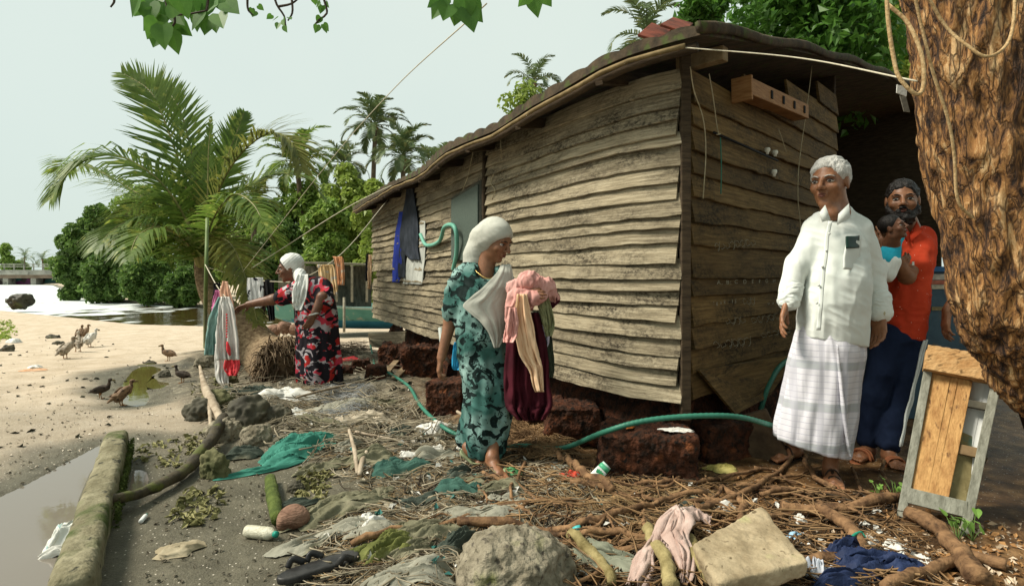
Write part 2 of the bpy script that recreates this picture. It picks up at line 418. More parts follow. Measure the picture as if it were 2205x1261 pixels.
def water_mat(name, col, rough, ws, strength, dist, stretch=(1, 1, 1), whitish=None):
    m = bpy.data.materials.new(name); m.use_nodes = True; N, L = m.node_tree.nodes, m.node_tree.links; b = N['Principled BSDF']
    b.inputs['Base Color'].default_value = (*col, 1); b.inputs['Roughness'].default_value = rough; b.inputs['IOR'].default_value = 1.33; b.inputs['Specular IOR Level'].default_value = .6
    tc = N.new('ShaderNodeTexCoord'); mp = N.new('ShaderNodeMapping'); mp.inputs['Scale'].default_value = stretch; L.new(tc.outputs['Object'], mp.inputs[0])
    t = N.new('ShaderNodeTexNoise'); t.inputs['Scale'].default_value = ws; t.inputs['Detail'].default_value = 4; L.new(mp.outputs[0], t.inputs['Vector'])
    bp = N.new('ShaderNodeBump'); bp.inputs['Strength'].default_value = strength; bp.inputs['Distance'].default_value = dist; L.new(t.outputs['Fac'], bp.inputs['Height']); L.new(bp.outputs[0], b.inputs['Normal'])
    if whitish:
        t2 = N.new('ShaderNodeTexNoise'); t2.inputs['Scale'].default_value = whitish[0]; t2.inputs['Detail'].default_value = 6; L.new(mp.outputs[0], t2.inputs['Vector'])
        sx = N.new('ShaderNodeSeparateXYZ'); L.new(tc.outputs['Object'], sx.inputs[0])
        g = N.new('ShaderNodeMapRange'); L.new(sx.outputs[0], g.inputs[0]); g.inputs[1].default_value = whitish[3]; g.inputs[2].default_value = whitish[4]; g.inputs[3].default_value = whitish[5]; g.inputs[4].default_value = 0
        ad = N.new('ShaderNodeMath'); L.new(t2.outputs['Fac'], ad.inputs[0]); L.new(g.outputs[0], ad.inputs[1])
        k = N.new('ShaderNodeMapRange'); k.inputs[1].default_value = whitish[1]; k.inputs[2].default_value = whitish[1] + .1; L.new(ad.outputs[0], k.inputs[0])
        mx = N.new('ShaderNodeMixRGB'); L.new(k.outputs[0], mx.inputs[0]); mx.inputs[1].default_value = (*col, 1); mx.inputs[2].default_value = (*whitish[2], 1); L.new(mx.outputs[0], b.inputs['Base Color'])
        kr = N.new('ShaderNodeMapRange'); kr.inputs[3].default_value = rough; kr.inputs[4].default_value = .6; L.new(k.outputs[0], kr.inputs[0]); L.new(kr.outputs[0], b.inputs['Roughness'])
    return m
# river: an even sheet, rippled, with broken whitish colour, denser towards the left
_o = mk('river', [(-2200, 14, WATER), (-5.5, 14, WATER), (-5.5, 220, WATER), (-2200, 220, WATER)], [(0, 1, 2, 3)],
        water_mat('river_water', (.055, .036, .010), .06, 2.2, .55, .12, (1, .7, 1), (.8, .60, (.62, .66, .64), -21, -13.5, .30)), center=(0, 0, WATER))
tag(_o, kind='structure')
for _i, (_P, _z) in enumerate(zip(PUD, PUDZ)):
    mt = water_mat('puddle_%d' % _i, [(.16, .14, .115), (.20, .15, .12), (.085, .068, .022)][_i], .03, 9, .05, .01)
    bmv = np.array([[p[0], p[1], _z] for p in _P]); c = bmv.mean(0)
    V = np.vstack([c + (bmv - c) * 1.18, c[None]]); n = len(bmv)
    tag(mk('puddle', V, [(i, (i + 1) % n, n) for i in range(n)], mt), kind='structure')

# ------------------------------------------------------------------ timber hut
UP = np.array([0, 0, 1.0])
HUTB = np.array([W(*q) for q in [(1473, 590, 3.40), (1372, 590, 3.60), (1250, 590, 4.04), (1150, 590, 4.62), (1050, 590, 5.4), (970, 590, 6.45), (890, 590, 7.8), (845, 590, 8.9), (805, 590, 10.1)]])[:, :2]
_hb = spl(HUTB, 200); _hs = np.concatenate([[0], np.cumsum(np.linalg.norm(np.diff(_hb, axis=0), axis=1))]); HLEN = _hs[-1]
def hut(s):
    """point on the long wall's plan curve at arc length s and its outward normal"""
    x = np.interp(s, _hs, _hb[:, 0]); y = np.interp(s, _hs, _hb[:, 1]); e = 0.15
    tx = np.interp(s + e, _hs, _hb[:, 0]) - np.interp(s - e, _hs, _hb[:, 0]); ty = np.interp(s + e, _hs, _hb[:, 1]) - np.interp(s - e, _hs, _hb[:, 1])
    l = np.hypot(tx, ty) + 1e-9; return x, y, -ty / l, tx / l
def hut_s(px):
    s = np.linspace(0, HLEN, 800); x, y, _, _ = hut(s); return float(s[np.argmin(np.abs(CX + FPX * x / y - px))])
def hw(px, py, off=0.0):
    """point on the long wall seen at a photo pixel, off metres proud of it"""
    s = hut_s(px); x, y, nx, ny = hut(s); x, y, nx, ny = float(x), float(y), float(nx), float(ny)
    return np.array([x + nx * off, y + ny * off, CAMZ + (HY - py) / FPX * y])
# normals of hut(): tangent turned left; make sure they point to the viewer's side
_x, _y, _nx, _ny = hut(np.array([HLEN / 2]))
HSG = 1.0 if (_nx[0] * -_x[0] + _ny[0] * -_y[0]) > 0 else -1.0
_hut0 = hut
def hut(s):
    x, y, nx, ny = _hut0(s); return x, y, nx * HSG, ny * HSG
GD = nrm([.69, .72, 0]); GN = np.array([GD[1], -GD[0], 0]); GC = np.array([HUTB[0][0], HUTB[0][1], 0])     # gable wall direction, normal, corner
def gw(px, py, off=0.0):
    a = (px - CX) / FPX; t = (a * GC[1] - GC[0]) / (GD[0] - a * GD[1]); q = GC + GD * t
    return np.array([q[0], q[1], CAMZ + (HY - py) / FPX * q[1]]) + GN * off

def wood(name, c1, c2, c3, mould, grain=(1.2, 26), bump=.5):
    m = bpy.data.materials.new(name); m.use_nodes = True; N, L = m.node_tree.nodes, m.node_tree.links; b = N['Principled BSDF']
    b.inputs['Roughness'].default_value = .85; b.inputs['Specular IOR Level'].default_value = .2
    uv = N.new('ShaderNodeUVMap'); uv.uv_map = 'UVMap'
    def tex(sx, sy, sc, det=8, ro=.65):
        mp = N.new('ShaderNodeMapping'); mp.inputs['Scale'].default_value = (sx, sy, 1); L.new(uv.outputs[0], mp.inputs[0])
        t = N.new('ShaderNodeTexNoise'); t.inputs['Scale'].default_value = sc; t.inputs['Detail'].default_value = det; t.inputs['Roughness'].default_value = ro; L.new(mp.outputs[0], t.inputs['Vector']); return t.outputs['Fac']
    def ramp(f, e):
        t = N.new('ShaderNodeValToRGB'); L.new(f, t.inputs[0]); cr = t.color_ramp
        while len(cr.elements) < len(e): cr.elements.new(0.5)
        for k, (p, c) in enumerate(e): cr.elements[k].position = p; cr.elements[k].color = (*c, 1)
        return t.outputs[0]
    g = tex(grain[0], grain[1], 3.0, 10, .7)
    base = ramp(g, [(.28, c1), (.5, c2), (.72, c3)])
    st = ramp(tex(1.0, 2.2, 1.5, 9, .72), [(.42, (0, 0, 0)), (.66, (1, 1, 1))])        # mould blotches
    sp = ramp(tex(1.0, 1.6, 26, 5, .8), [(.44, (0, 0, 0)), (.56, (1, 1, 1))])          # fine speckle
    mu = N.new('ShaderNodeMath'); mu.operation = 'MULTIPLY'; L.new(st, mu.inputs[0]); L.new(sp, mu.inputs[1])
    ad = N.new('ShaderNodeMath'); ad.operation = 'MULTIPLY_ADD'; L.new(st, ad.inputs[0]); ad.inputs[1].default_value = .38; L.new(mu.outputs[0], ad.inputs[2]); ad.use_clamp = True
    # board-to-board difference (u carries a per-board offset)
    bd = ramp(tex(.022, .0, 7.0, 1, .5), [(.3, (.48, .45, .40)), (.7, (1.15, 1.12, 1.05))])
    mm = N.new('ShaderNodeMixRGB'); mm.blend_type = 'MULTIPLY'; mm.inputs[0].default_value = .9; L.new(base, mm.inputs[1]); L.new(bd, mm.inputs[2])
    mx = N.new('ShaderNodeMixRGB'); L.new(ad.outputs[0], mx.inputs[0]); L.new(mm.outputs[0], mx.inputs[1]); mx.inputs[2].default_value = (*mould, 1); L.new(mx.outputs[0], b.inputs['Base Color'])
    bp = N.new('ShaderNodeBump'); bp.inputs['Strength'].default_value = bump; bp.inputs['Distance'].default_value = .006; L.new(g, bp.inputs['Height']); L.new(bp.outputs[0], b.inputs['Normal'])
    return m
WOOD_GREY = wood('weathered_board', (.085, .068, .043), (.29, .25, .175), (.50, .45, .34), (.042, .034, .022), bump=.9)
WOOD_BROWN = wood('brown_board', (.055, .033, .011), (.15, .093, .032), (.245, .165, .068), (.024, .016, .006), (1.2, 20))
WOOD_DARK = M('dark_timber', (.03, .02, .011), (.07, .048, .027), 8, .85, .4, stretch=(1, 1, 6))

def boards(levels, path_fn, L, n, sx, lap=.032, seed=0, wob=.010, s0=None, s1=None):
    """lapped boards along a plan curve: bottom edge stands proud, top tucks under the next"""
    rnd = random.Random(seed); parts, uvs = [], []
    for k in range(len(levels) - 1):
        za, zb = levels[k], levels[k + 1] + .03
        a = (s0(k) if s0 else 0) ; e = (s1(k) if s1 else L)
        s = np.linspace(a, e, n); x, y, nx, ny = path_fn(s); P = xyz(s, k * 9.1 + seed)
        w0 = wob * (fbm(P, .9, 31 + k, 3) + .5 * vn(P, 9, 12)); w1 = wob * (.8 * fbm(P, .8, 71 + k, 2))
        tl = rnd.uniform(-.006, .008); zb0 = za + tl * (s - L / 2) * .25 + w0 
        o = lap * (1 + .5 * vn(P, 1.1, 5 + k)) + .006 * rnd.random()
        rows = [(zb0, o), (zb0 + .004, o + .004), (zb + w1, .006 + 0 * s), (zb + w1, -.012 + 0 * s), (zb0, o - .020)]
        V = np.concatenate([xyz(x + nx * r[1], y + ny * r[1], r[0]) for r in rows]); m = len(rows)
        F = [(r * n + i, r * n + i + 1, ((r + 1) % m) * n + i + 1, ((r + 1) % m) * n + i) for r in range(m) for i in range(n - 1)]
        F += [tuple(r * n for r in range(m)), tuple(r * n + n - 1 for r in range(m))[::-1]]
        u = s + 37.3 * (k + 1) + sx; U = np.concatenate([np.stack([u, r[0] - za + .31 * k + 0 * u], 1) for r in rows])
        parts.append((V, F)); uvs.append(U)
    V, F = join(parts); return V, F, np.vstack(uvs)

HUT = thing('wooden_hut', 'weathered hut of lapped grey planks with mossy tiled roof, raised on red laterite', 'hut', (GC[0], GC[1], 0))
_rn = random.Random(5)
_lv = [.395]
for w_ in [.095, .115, .085, .10, .115, .082, .10, .083, .092, .118, .10, .075, .115, .10, .095, .128, .068, .09, .082, .115, .095, .10, .07]:
    _lv.append(_lv[-1] + w_ * .94)
_lv = [l for l in _lv if l < 2.40]
_sj = hut_s(1052)
def _end(k): return HLEN - .03 - (0.35 if 6 < k < 9 else 0) + .02 * (k % 3)
V, F, U = boards(_lv, hut, HLEN, 120, 0, seed=2, s0=lambda k: 0.0 + .012 * ((k * 7) % 4), s1=lambda k: _sj - .012)
V2, F2, U2 = boards([l + .018 * math.sin(9 * i) for i, l in enumerate(_lv)], hut, HLEN, 120, 11, seed=8, wob=.014, s0=lambda k: _sj + .012, s1=_end)
off = len(V); HUTWALL = mk('side_wall', np.vstack([V, V2]), F + [tuple(i + off for i in f) for f in F2], WOOD_GREY, HUT, uv=np.vstack([U, U2]), smooth=False)
# boards hanging loose at the far lower corner
for q in ([(803, 745), (885, 752), (893, 712), (812, 716)], [(806, 735), (868, 758), (878, 735), (815, 728)]):
    P_ = [hw(a, b, .05 + .03 * i) for i, (a, b) in enumerate(q)]; c = np.mean(P_, 0); n_ = nrm(np.cross(P_[1] - P_[0], P_[3] - P_[0])) * .018
    Vb = np.array(P_ + [p + n_ for p in P_]); o = mk('loose_board', Vb, [(0, 1, 2, 3), (7, 6, 5, 4), (0, 4, 5, 1), (1, 5, 6, 2), (2, 6, 7, 3), (3, 7, 4, 0)], WOOD_GREY, HUT, smooth=False, uv=np.tile([[0, 0], [.5, 0], [.5, .14], [0, .14]], (2, 1)) + 3.3)
# the gable wall: wider, darker boards
def gpath(s): return GC[0] + GD[0] * s, GC[1] + GD[1] * s, GN[0] + 0 * s, GN[1] + 0 * s
_gl = [.40, .56, .70, .85, 1.01, 1.12, 1.32, 1.47, 1.60, 1.74, 1.88, 2.03, 2.17, 2.33, 2.5, 2.68, 2.85]
def gpath2(s): return gpath(s + .06)
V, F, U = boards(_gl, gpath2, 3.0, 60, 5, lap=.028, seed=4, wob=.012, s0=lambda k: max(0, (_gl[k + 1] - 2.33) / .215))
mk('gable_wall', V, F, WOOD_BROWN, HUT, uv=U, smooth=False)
# bottom boards of the gable end hang askew to the ground
for q in ([(1487, 885), (1640, 850), (1700, 760), (1486, 795)],):
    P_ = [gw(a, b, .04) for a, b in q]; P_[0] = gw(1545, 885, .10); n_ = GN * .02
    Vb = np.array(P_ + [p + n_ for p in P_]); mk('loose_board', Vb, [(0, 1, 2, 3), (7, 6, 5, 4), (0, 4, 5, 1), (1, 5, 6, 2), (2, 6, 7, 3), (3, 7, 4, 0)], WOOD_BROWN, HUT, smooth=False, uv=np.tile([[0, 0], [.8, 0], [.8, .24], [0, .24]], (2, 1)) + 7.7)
# corner post, wall-joint pole, unlit walls behind
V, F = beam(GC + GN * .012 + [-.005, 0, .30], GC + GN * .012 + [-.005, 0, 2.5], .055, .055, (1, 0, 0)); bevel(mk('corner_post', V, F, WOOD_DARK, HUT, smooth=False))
V, F = tube([hw(1052, 305, .035), hw(1051, 420, .04), hw(1053, 560, .04)], .022, 8); mk('wall_pole', V, F, WOOD_DARK, HUT)
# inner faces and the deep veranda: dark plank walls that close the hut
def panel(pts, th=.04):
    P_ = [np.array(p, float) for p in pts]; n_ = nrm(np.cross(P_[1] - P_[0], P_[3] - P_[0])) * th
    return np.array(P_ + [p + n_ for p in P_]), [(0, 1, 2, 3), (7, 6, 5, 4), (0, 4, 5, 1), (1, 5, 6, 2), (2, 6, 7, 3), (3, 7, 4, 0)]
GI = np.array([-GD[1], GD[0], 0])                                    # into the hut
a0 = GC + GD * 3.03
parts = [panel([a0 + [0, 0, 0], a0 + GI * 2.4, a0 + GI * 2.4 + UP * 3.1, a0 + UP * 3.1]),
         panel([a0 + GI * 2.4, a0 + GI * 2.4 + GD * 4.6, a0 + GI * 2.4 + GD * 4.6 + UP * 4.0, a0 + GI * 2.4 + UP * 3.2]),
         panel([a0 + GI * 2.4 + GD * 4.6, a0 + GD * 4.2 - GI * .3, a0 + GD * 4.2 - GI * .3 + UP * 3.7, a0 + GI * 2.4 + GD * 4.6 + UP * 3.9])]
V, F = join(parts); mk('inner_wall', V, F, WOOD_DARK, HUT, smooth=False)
# roof: tiled sheet whose eave follows the long wall and rises along the gable
_es = np.linspace(-.22, HLEN + .25, 420); _ex, _ey, _enx, _eny = hut(np.clip(_es, 0, HLEN))
_tx, _ty = hut(0.02)[0] - hut(0.0)[0], hut(.02)[1] - hut(0.0)[1]; _tl = math.hypot(_tx, _ty)
_ov = .34 - .02 * np.sin(_es * 2)
EX = _ex + _enx * _ov - GI[0] * 0 + np.minimum(_es, 0) * _tx / _tl; EY = _ey + _eny * _ov + np.minimum(_es, 0) * _ty / _tl
_e1 = np.maximum(_es - HLEN, 0); EX = EX - .35 * _e1; EY = EY + .9 * _e1
EZ = 2.27 + .03 * sst(1.6, .9, _es) + .085 * sst(.8, -.1, _es) + .012 * np.sin(_es * 3.1)
def roofpt(i, t, up): return np.array([EX[i] + GD[0] * t, EY[i] + GD[1] * t, EZ[i] + .235 * t - .010 * t * t + up])
_tt = np.concatenate([np.arange(0, 1.2, .06), np.linspace(1.2, 8.2, 24)])
wav = .022 * np.abs(np.sin(np.pi * _es / .21)) ** .8
V = []; 
for j, t in enumerate(_tt):
    step = .035 * (1 - ((t / .33) % 1.0)) 
    V.append(np.stack([EX + GD[0] * t, EY + GD[1] * t, EZ + .235 * t - .010 * t * t + .014 + wav + step + .02 * vn(xyz(_es * 2, t), 1.0, 3)], 1))
nt_ = len(_tt); ne = len(_es)
under = np.stack([EX, EY, EZ], 1)[None] + (GD * 1.0)[None, None] * _tt[:, None, None]; under[..., 2] = EZ[None] + (.235 * _tt - .010 * _tt ** 2)[:, None]
V = np.concatenate([np.array(V).reshape(-1, 3), under.reshape(-1, 3)]); F = grid_faces(nt_, ne)
Fl = [tuple(f) for f in F] + [tuple(f[::-1] + nt_ * ne) for f in F]
b0 = nt_ * ne
Fl += [(i, b0 + i, b0 + i + 1, i + 1) for i in range(ne - 1)] + [((nt_ - 1) * ne + i + 1, b0 + (nt_ - 1) * ne + i + 1, b0 + (nt_ - 1) * ne + i, (nt_ - 1) * ne + i) for i in range(ne - 1)]
Fl += [((j + 1) * ne, b0 + (j + 1) * ne, b0 + j * ne, j * ne) for j in range(nt_ - 1)] + [(j * ne + ne - 1, b0 + j * ne + ne - 1, b0 + (j + 1) * ne + ne - 1, (j + 1) * ne + ne - 1) for j in range(nt_ - 1)]
ROOFM = M('mossy_tile', (.028, .022, .014), (.085, .06, .035), 9, .9, .5, spots=[((.06, .075, .022), 14, .55, .1, 'n')])
ROOF = mk('roof', V, Fl, ROOFM, HUT, smooth=False)
V, F = tube([roofpt(i, -.012, -.035 + .004 * math.sin(i)) for i in range(4, ne - 4, 8)], .0135, 6, wob=.25); mk('eave_batten', V, F, M('bamboo_batten', (.12, .085, .036), (.24, .175, .085), 9), HUT)
V, F = tube([roofpt(i, .05, -.05) for i in range(2, ne - 2, 10)], .028, 6); mk('eave_beam', V, F, WOOD_DARK, HUT)
_p = [np.array([*(np.array([EX[0], EY[0]]) + GD[:2] * t), EZ[0] + .235 * t - .010 * t * t + .035]) + .015 * np.array([0, 0, math.sin(5 * t)]) - GI * .02 for t in np.linspace(-.06, 8.2, 40)]
V, F = tube(_p, .018, 8, wob=.2, flat=1.7); mk('verge_board', V, F, ROOFM, HUT)
for s_ in np.linspace(.35, HLEN - .4, 9):
    i = int(np.argmin(np.abs(_es - s_))); V, F = beam(roofpt(i, .03, -.05), roofpt(i, 1.1, -.05), .05, .07); mk('rafter', V, F, WOOD_DARK, HUT, smooth=False)
# the sawn end of the wall plate, red raised tiles on the roof
q = gw(1500, 132, .08); V, F = beam(q - GN * .2 , q + GN * .10, .075, .085); bevel(mk('beam_end', V, F, M('pale_beam', (.17, .12, .06), (.28, .21, .12), 20), HUT, smooth=False), .006)
TILE = M('red_tile', (.06, .020, .012), (.22, .055, .03), 9)
for (ax, ay, bx, by) in [(1398, 84, 1424, 58), (1446, 62, 1470, 46)]:
    a, b = W(ax, ay, 3.6), W(bx, by, 4.1); V, F = beam(a, b, .15, .016, (.3, -.6, 1)); bevel(mk('raised_tile', V, F, TILE, HUT, smooth=False), .004)
# green shutter in its frame
sh = [hw(985, 560, .05), hw(1043, 560, .05), hw(1043, 398, .05), hw(985, 432, .05)]
V, F = panel(sh, .02); SHUT = mk('window_shutter', V, F, M('green_shutter', (.045, .065, .052), (.085, .11, .09), 40, .6, .5, stretch=(1, 1, 3)), HUT, smooth=False)
V, F = join([beam(a, b, .022, .03, (0, 1, .3)) for a, b in ((hw(1047, 580, .06), hw(1047, 390, .06)), (hw(984, 428, .055), hw(1046, 392, .055)))]); mk('shutter_frame', V, F, M('grey_frame', (.05, .055, .045), (.09, .09, .07), 20), SHUT, smooth=False)
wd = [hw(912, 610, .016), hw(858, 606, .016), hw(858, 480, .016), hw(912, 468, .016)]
V, F = panel(wd, .006); mk('window_opening', V, F, M('void_shade', (.006, .006, .006), None, 5), HUT, smooth=False)  # solid panel; the darkness inside the window is put into its colour
# plinth of rubble below the boards
s_ = np.linspace(.02, HLEN - .3, 150); x, y, nx, ny = hut(s_); rows = [(-.05, .02), (.12, .0), (.27, -.05), (.43, -.14)]
V = np.concatenate([xyz(x + nx * (r[1] - .08), y + ny * (r[1] - .08), gz(x, y) + r[0]) for r in rows]); V = V + .06 * np.stack([fbm(V, 6, s, 3) for s in (1, 2, 3)], 1)
LAT = M('laterite', (.012, .007, .004), (.085, .028, .012), 11, .95, 1.0, 40, dist=.03, spots=[((.20, .065, .022), 9, .62, .12, 'n'), ((.010, .007, .005), 30, .56, .1, 'n')])
mk('plinth', V, grid_faces(4, 150)[:, ::-1], LAT, HUT)
s_ = np.linspace(0, 3.0, 60); V = np.concatenate([xyz(GC[0] + GD[0] * s_ - GN[0] * r[1], GC[1] + GD[1] * s_ - GN[1] * r[1], r[0]) for r in [(-.03, .05), (.2, .06), (.46, .10)]]); V = V + .05 * np.stack([fbm(V, 6, s, 3) for s in (4, 5, 6)], 1)
mk('plinth', V, grid_faces(3, 60)[:, ::-1], LAT, HUT)
# pigeon-hole rack, rail and insulators on the gable
RACKM = M('orange_planed_wood', (.22, .10, .035), (.36, .19, .075), 9, .7, .3, stretch=(1, 1, 9))
u_ = nrm(gw(1700, 255) - gw(1575, 200)); c1, c2 = gw(1572, 196, .085), gw(1700, 248, .085)
RACK = mk('shelf_rack', *join([beam(c1, c2, .12, .11)]), RACKM, HUT, smooth=False); bevel(RACK, .005)
for k in range(4):
    q = c1 + (c2 - c1) * (.30 + .2 * k) + GN * .0615; V, F = box(q, .03, .012, .055, np.stack([GD, GN, UP], 1)); mk('rack_slot', V, F, M('void_shade', (0, 0, 0)), RACK, smooth=False)  # solid blocks, coloured black for the shade inside the holes
V, F = beam(c1 - u_ * .025 - UP * .01, c1 - u_ * .001 - UP * .01, .135, .16); bevel(mk('rack_end', V, F, RACKM, RACK, smooth=False), .004)
V, F = tube([gw(1520, 288, .05), gw(1660, 348, .05)], .008, 6); RAIL = mk('wall_rail', V, F, M('black_iron', (.012, .012, .012), None, 9), HUT)
PORC = M('porcelain', (.62, .60, .50), (.72, .70, .6), 20, .35, 0)
for px, py, h in ((1634, 328, .045), (1651, 333, .045), (1649, 375, .05)):
    q = gw(px, py, .06); V, F = tube([q - UP * h / 2, q - UP * h * .2, q, q + UP * h * .3, q + UP * h * .5], [.010, .011, .019, .021, .017], 10); mk('insulator', V, F, PORC, RAIL)
# chalk lettering on the gable boards
CH = M('chalk', (.13, .11, .07), (.34, .32, .24), 90, .95, 0)
def lettering(txt, px, py, px2, size, par, rot=0):
    cu = bpy.data.curves.new('t', 'FONT'); cu.body = txt; cu.size = size; cu.extrude = .0006; cu.align_x = 'LEFT'; cu.space_character = 1.35
    o = bpy.data.objects.new('t', cu); COL.objects.link(o); dg = bpy.context.evaluated_depsgraph_get(); me = bpy.data.meshes.new_from_object(o.evaluated_get(dg)); bpy.data.objects.remove(o)
    if not len(me.vertices): return
    L_ = np.array([v.co for v in me.vertices]); a, b = gw(px, py, .042), gw(px2, py, .042); wd_ = L_[:, 0].max()
    sc = np.linalg.norm(b - a) / wd_; j = .003 * np.stack([vn(L_ * [1, 1, 0], 18, 4), vn(L_ * [1, 1, 0], 18, 9)], 1)
    Vw = a + np.outer(L_[:, 0] * sc + j[:, 0], GD) + np.outer(L_[:, 1] * .8 + j[:, 1], UP) + np.outer(L_[:, 2], GN)
    mk('chalk_writing', Vw, [tuple(p.vertices) for p in me.polygons], CH, par, smooth=False)
def scribble(strokes, par):
    pr = [tube([gw(px, py, .043) for px, py in s], .0016, 4) for s in strokes]; V, F = join(pr); mk('chalk_writing', V, F, CH, par, smooth=False)
lettering('A. B: C  D  E  F  G  H  I', 1530, 612, 1668, .048, HUT)
lettering(': g s k :  I S', 1522, 655, 1572, .042, HUT); lettering('u a s s e p', 1640, 655, 1690, .036, HUT)
_r = random.Random(9)
def curls(x0, x1, y, h, n, slope=0):
    out = []
    for k in range(n):
        cx = x0 + (x1 - x0) * (k + .5) / n; cy = y + slope * (cx - x0); w = (x1 - x0) / n * .42; t0 = _r.uniform(0, 6); t1 = t0 + _r.uniform(3.5, 7.5)
        out.append([(cx + w * math.cos(t) * (1 + .3 * math.sin(t * 2)), cy + h / 2 * math.sin(t) * (.8 + .2 * math.cos(3 * t))) for t in np.linspace(t0, t1, 14)])
        if _r.random() < .5: out.append([(cx + w, cy - h * .6), (cx + w * .9, cy + h * .4), (cx + w * .3, cy + h * .6)])
    return out
scribble(curls(1525, 1614, 532, 16, 8, -.12), HUT); scribble(curls(1586, 1612, 648, 14, 3), HUT); scribble(curls(1548, 1592, 690, 14, 4, -.04), HUT)
scribble(curls(1604, 1668, 690, 13, 5, -.18), HUT); scribble(curls(1522, 1604, 742, 17, 6, -.12), HUT); scribble(curls(1625, 1690, 722, 10, 5, -.2), HUT)
# ------------------------------------------------------------------ foliage
def leafmat(name, c1, c2, c3=None, scale=1.5, trans=.35, rough=.5):
    return M(name, c1, c2, scale, rough, 0, spots=[(c3, scale * 6, .56, .12, 'n')] if c3 else None, trans=trans, spec=.35, lo=.3, hi=.7)
LEAF_DARK = leafmat('leaf_dark', (.04, .085, .018), (.125, .22, .044), (.30, .42, .12), .9, .35)
LEAF_MID = leafmat('leaf_mid', (.09, .17, .028), (.26, .38, .07), (.46, .57, .17), .9, .42)
LEAF_LIGHT = leafmat('leaf_light', (.15, .22, .034), (.29, .38, .07), (.44, .52, .16), .9, .45)
LEAF_TREE = leafmat('leaf_heart', (.055, .15, .022), (.12, .26, .04), None, 14, .45, .45)
PALM_G = leafmat('palm_green', (.06, .115, .02), (.17, .26, .04), (.34, .38, .08), 1.2, .5)
PALM_FAR = leafmat('palm_far', (.055, .09, .034), (.13, .18, .07), (.23, .24, .09), .5, .3)
PALM_Y = leafmat('palm_yellow', (.10, .12, .022), (.24, .24, .055), (.09, .13, .03), 2.5, .4)
RACH = M('palm_rachis', (.10, .11, .03), (.22, .20, .07), 5, .6, .2)
BARKG = M('grey_bark', (.06, .045, .03), (.16, .12, .08), 12, .9, .6, stretch=(1, 1, .3))

def leaves(C, Rd, n, size, seed, up=.35, squash=.8, inner=.25, asp=.55):
    """n bent leaf quads over the blobs C (m,3) of radius Rd (m,)"""
    r = np.random.default_rng(seed); C = np.asarray(C); Rd = np.asarray(Rd)
    p = Rd ** 2; i = r.choice(len(C), n, p=p / p.sum())
    D = r.normal(size=(n, 3)); D /= np.linalg.norm(D, axis=1)[:, None]
    rad = np.where(r.random(n) < inner, r.random(n) ** .5, 1 + r.normal(size=n) * .10)
    P = C[i] + D * (Rd[i] * rad)[:, None] * np.array([1, 1, squash])
    Nn = D * .8 + r.normal(size=(n, 3)) * .55 + np.array([0, 0, up]); Nn /= np.linalg.norm(Nn, axis=1)[:, None]
    A = np.cross(Nn, r.normal(size=(n, 3))); A /= np.linalg.norm(A, axis=1)[:, None]; B = np.cross(Nn, A)
    s = (size * r.uniform(.6, 1.35, n))[:, None]
    V = np.stack([P - A * s * .5, P + B * s * asp * .5 + A * s * .05 + Nn * s * .12, P + A * s * .55 - Nn * s * .15, P - B * s * asp * .5 + A * s * .05 + Nn * s * .12], 1).reshape(-1, 3)
    return V, np.arange(4 * n).reshape(n, 4)

def limbs(base, tips, r0, seed, mat, parent):
    rn = np.random.default_rng(seed); base = np.asarray(base, float); c = np.mean(tips, 0); parts = []
    fork = base + (c - base) * .45; fork[:2] += rn.normal(size=2) * .05 * np.linalg.norm(c - base)
    parts.append(tube(spl([base, (base + fork) / 2 + rn.normal(size=3) * .03, fork], 8), [r0, r0 * .6], 8, wob=.15))
    for t in tips:
        m = (fork + t) / 2 + rn.normal(size=3) * .12 * np.linalg.norm(t - fork)
        parts.append(tube(spl([fork - (fork - base) * .05, m, t], 7), [r0 * .5, r0 * .08], 6))
    V, F = join(parts); return mk('trunk', V, F, mat, parent)

def tree(name, label, px, ptop, pbase, hwid, d, mat, seed, n=6000, size=.3, group=None, cat='tree', m=26, low=0.0, gap=.34, inner=.25):
    r = np.random.default_rng(seed); a = hwid / FPX * d; b = (pbase - ptop) / FPX * d / 2 * (1 - low)
    c = W(px, ptop, d) - UP * b; base = W(px, pbase, d); base[2] = max(float(gz(base[0], base[1])), -.5) - .05
    if name != 'mangrove_bush': base[2] = float(gz(base[0], base[1])) - .05
    D = r.normal(size=(m, 3)); D /= np.linalg.norm(D, axis=1)[:, None]
    q = r.uniform(.45, .82, m)[:, None]; C = c + D * q * np.array([a, a * .8, b]); Rd = r.uniform(.7, 1.25, m) * gap * min(a, b) 
    C[:3] = c + r.normal(size=(3, 3)) * .15 * a; Rd[:3] = .5 * min(a, b); C[3:7] = c + np.array([[0, 0, b * .88], [a * .45, 0, b * .68], [-a * .5, 0, b * .62], [a * .15, -a * .3, b * .75]]) * r.uniform(.92, 1.05, (4, 1))
    t = thing(name, label, cat, base, group)
    V, F = leaves(C, Rd, n, size, seed, inner=inner); mk('crown', V, F, mat, t, smooth=False)
    limbs(base, C[r.choice(m, 7, replace=False)], max(.06, .05 * a), seed, BARKG, t); return t

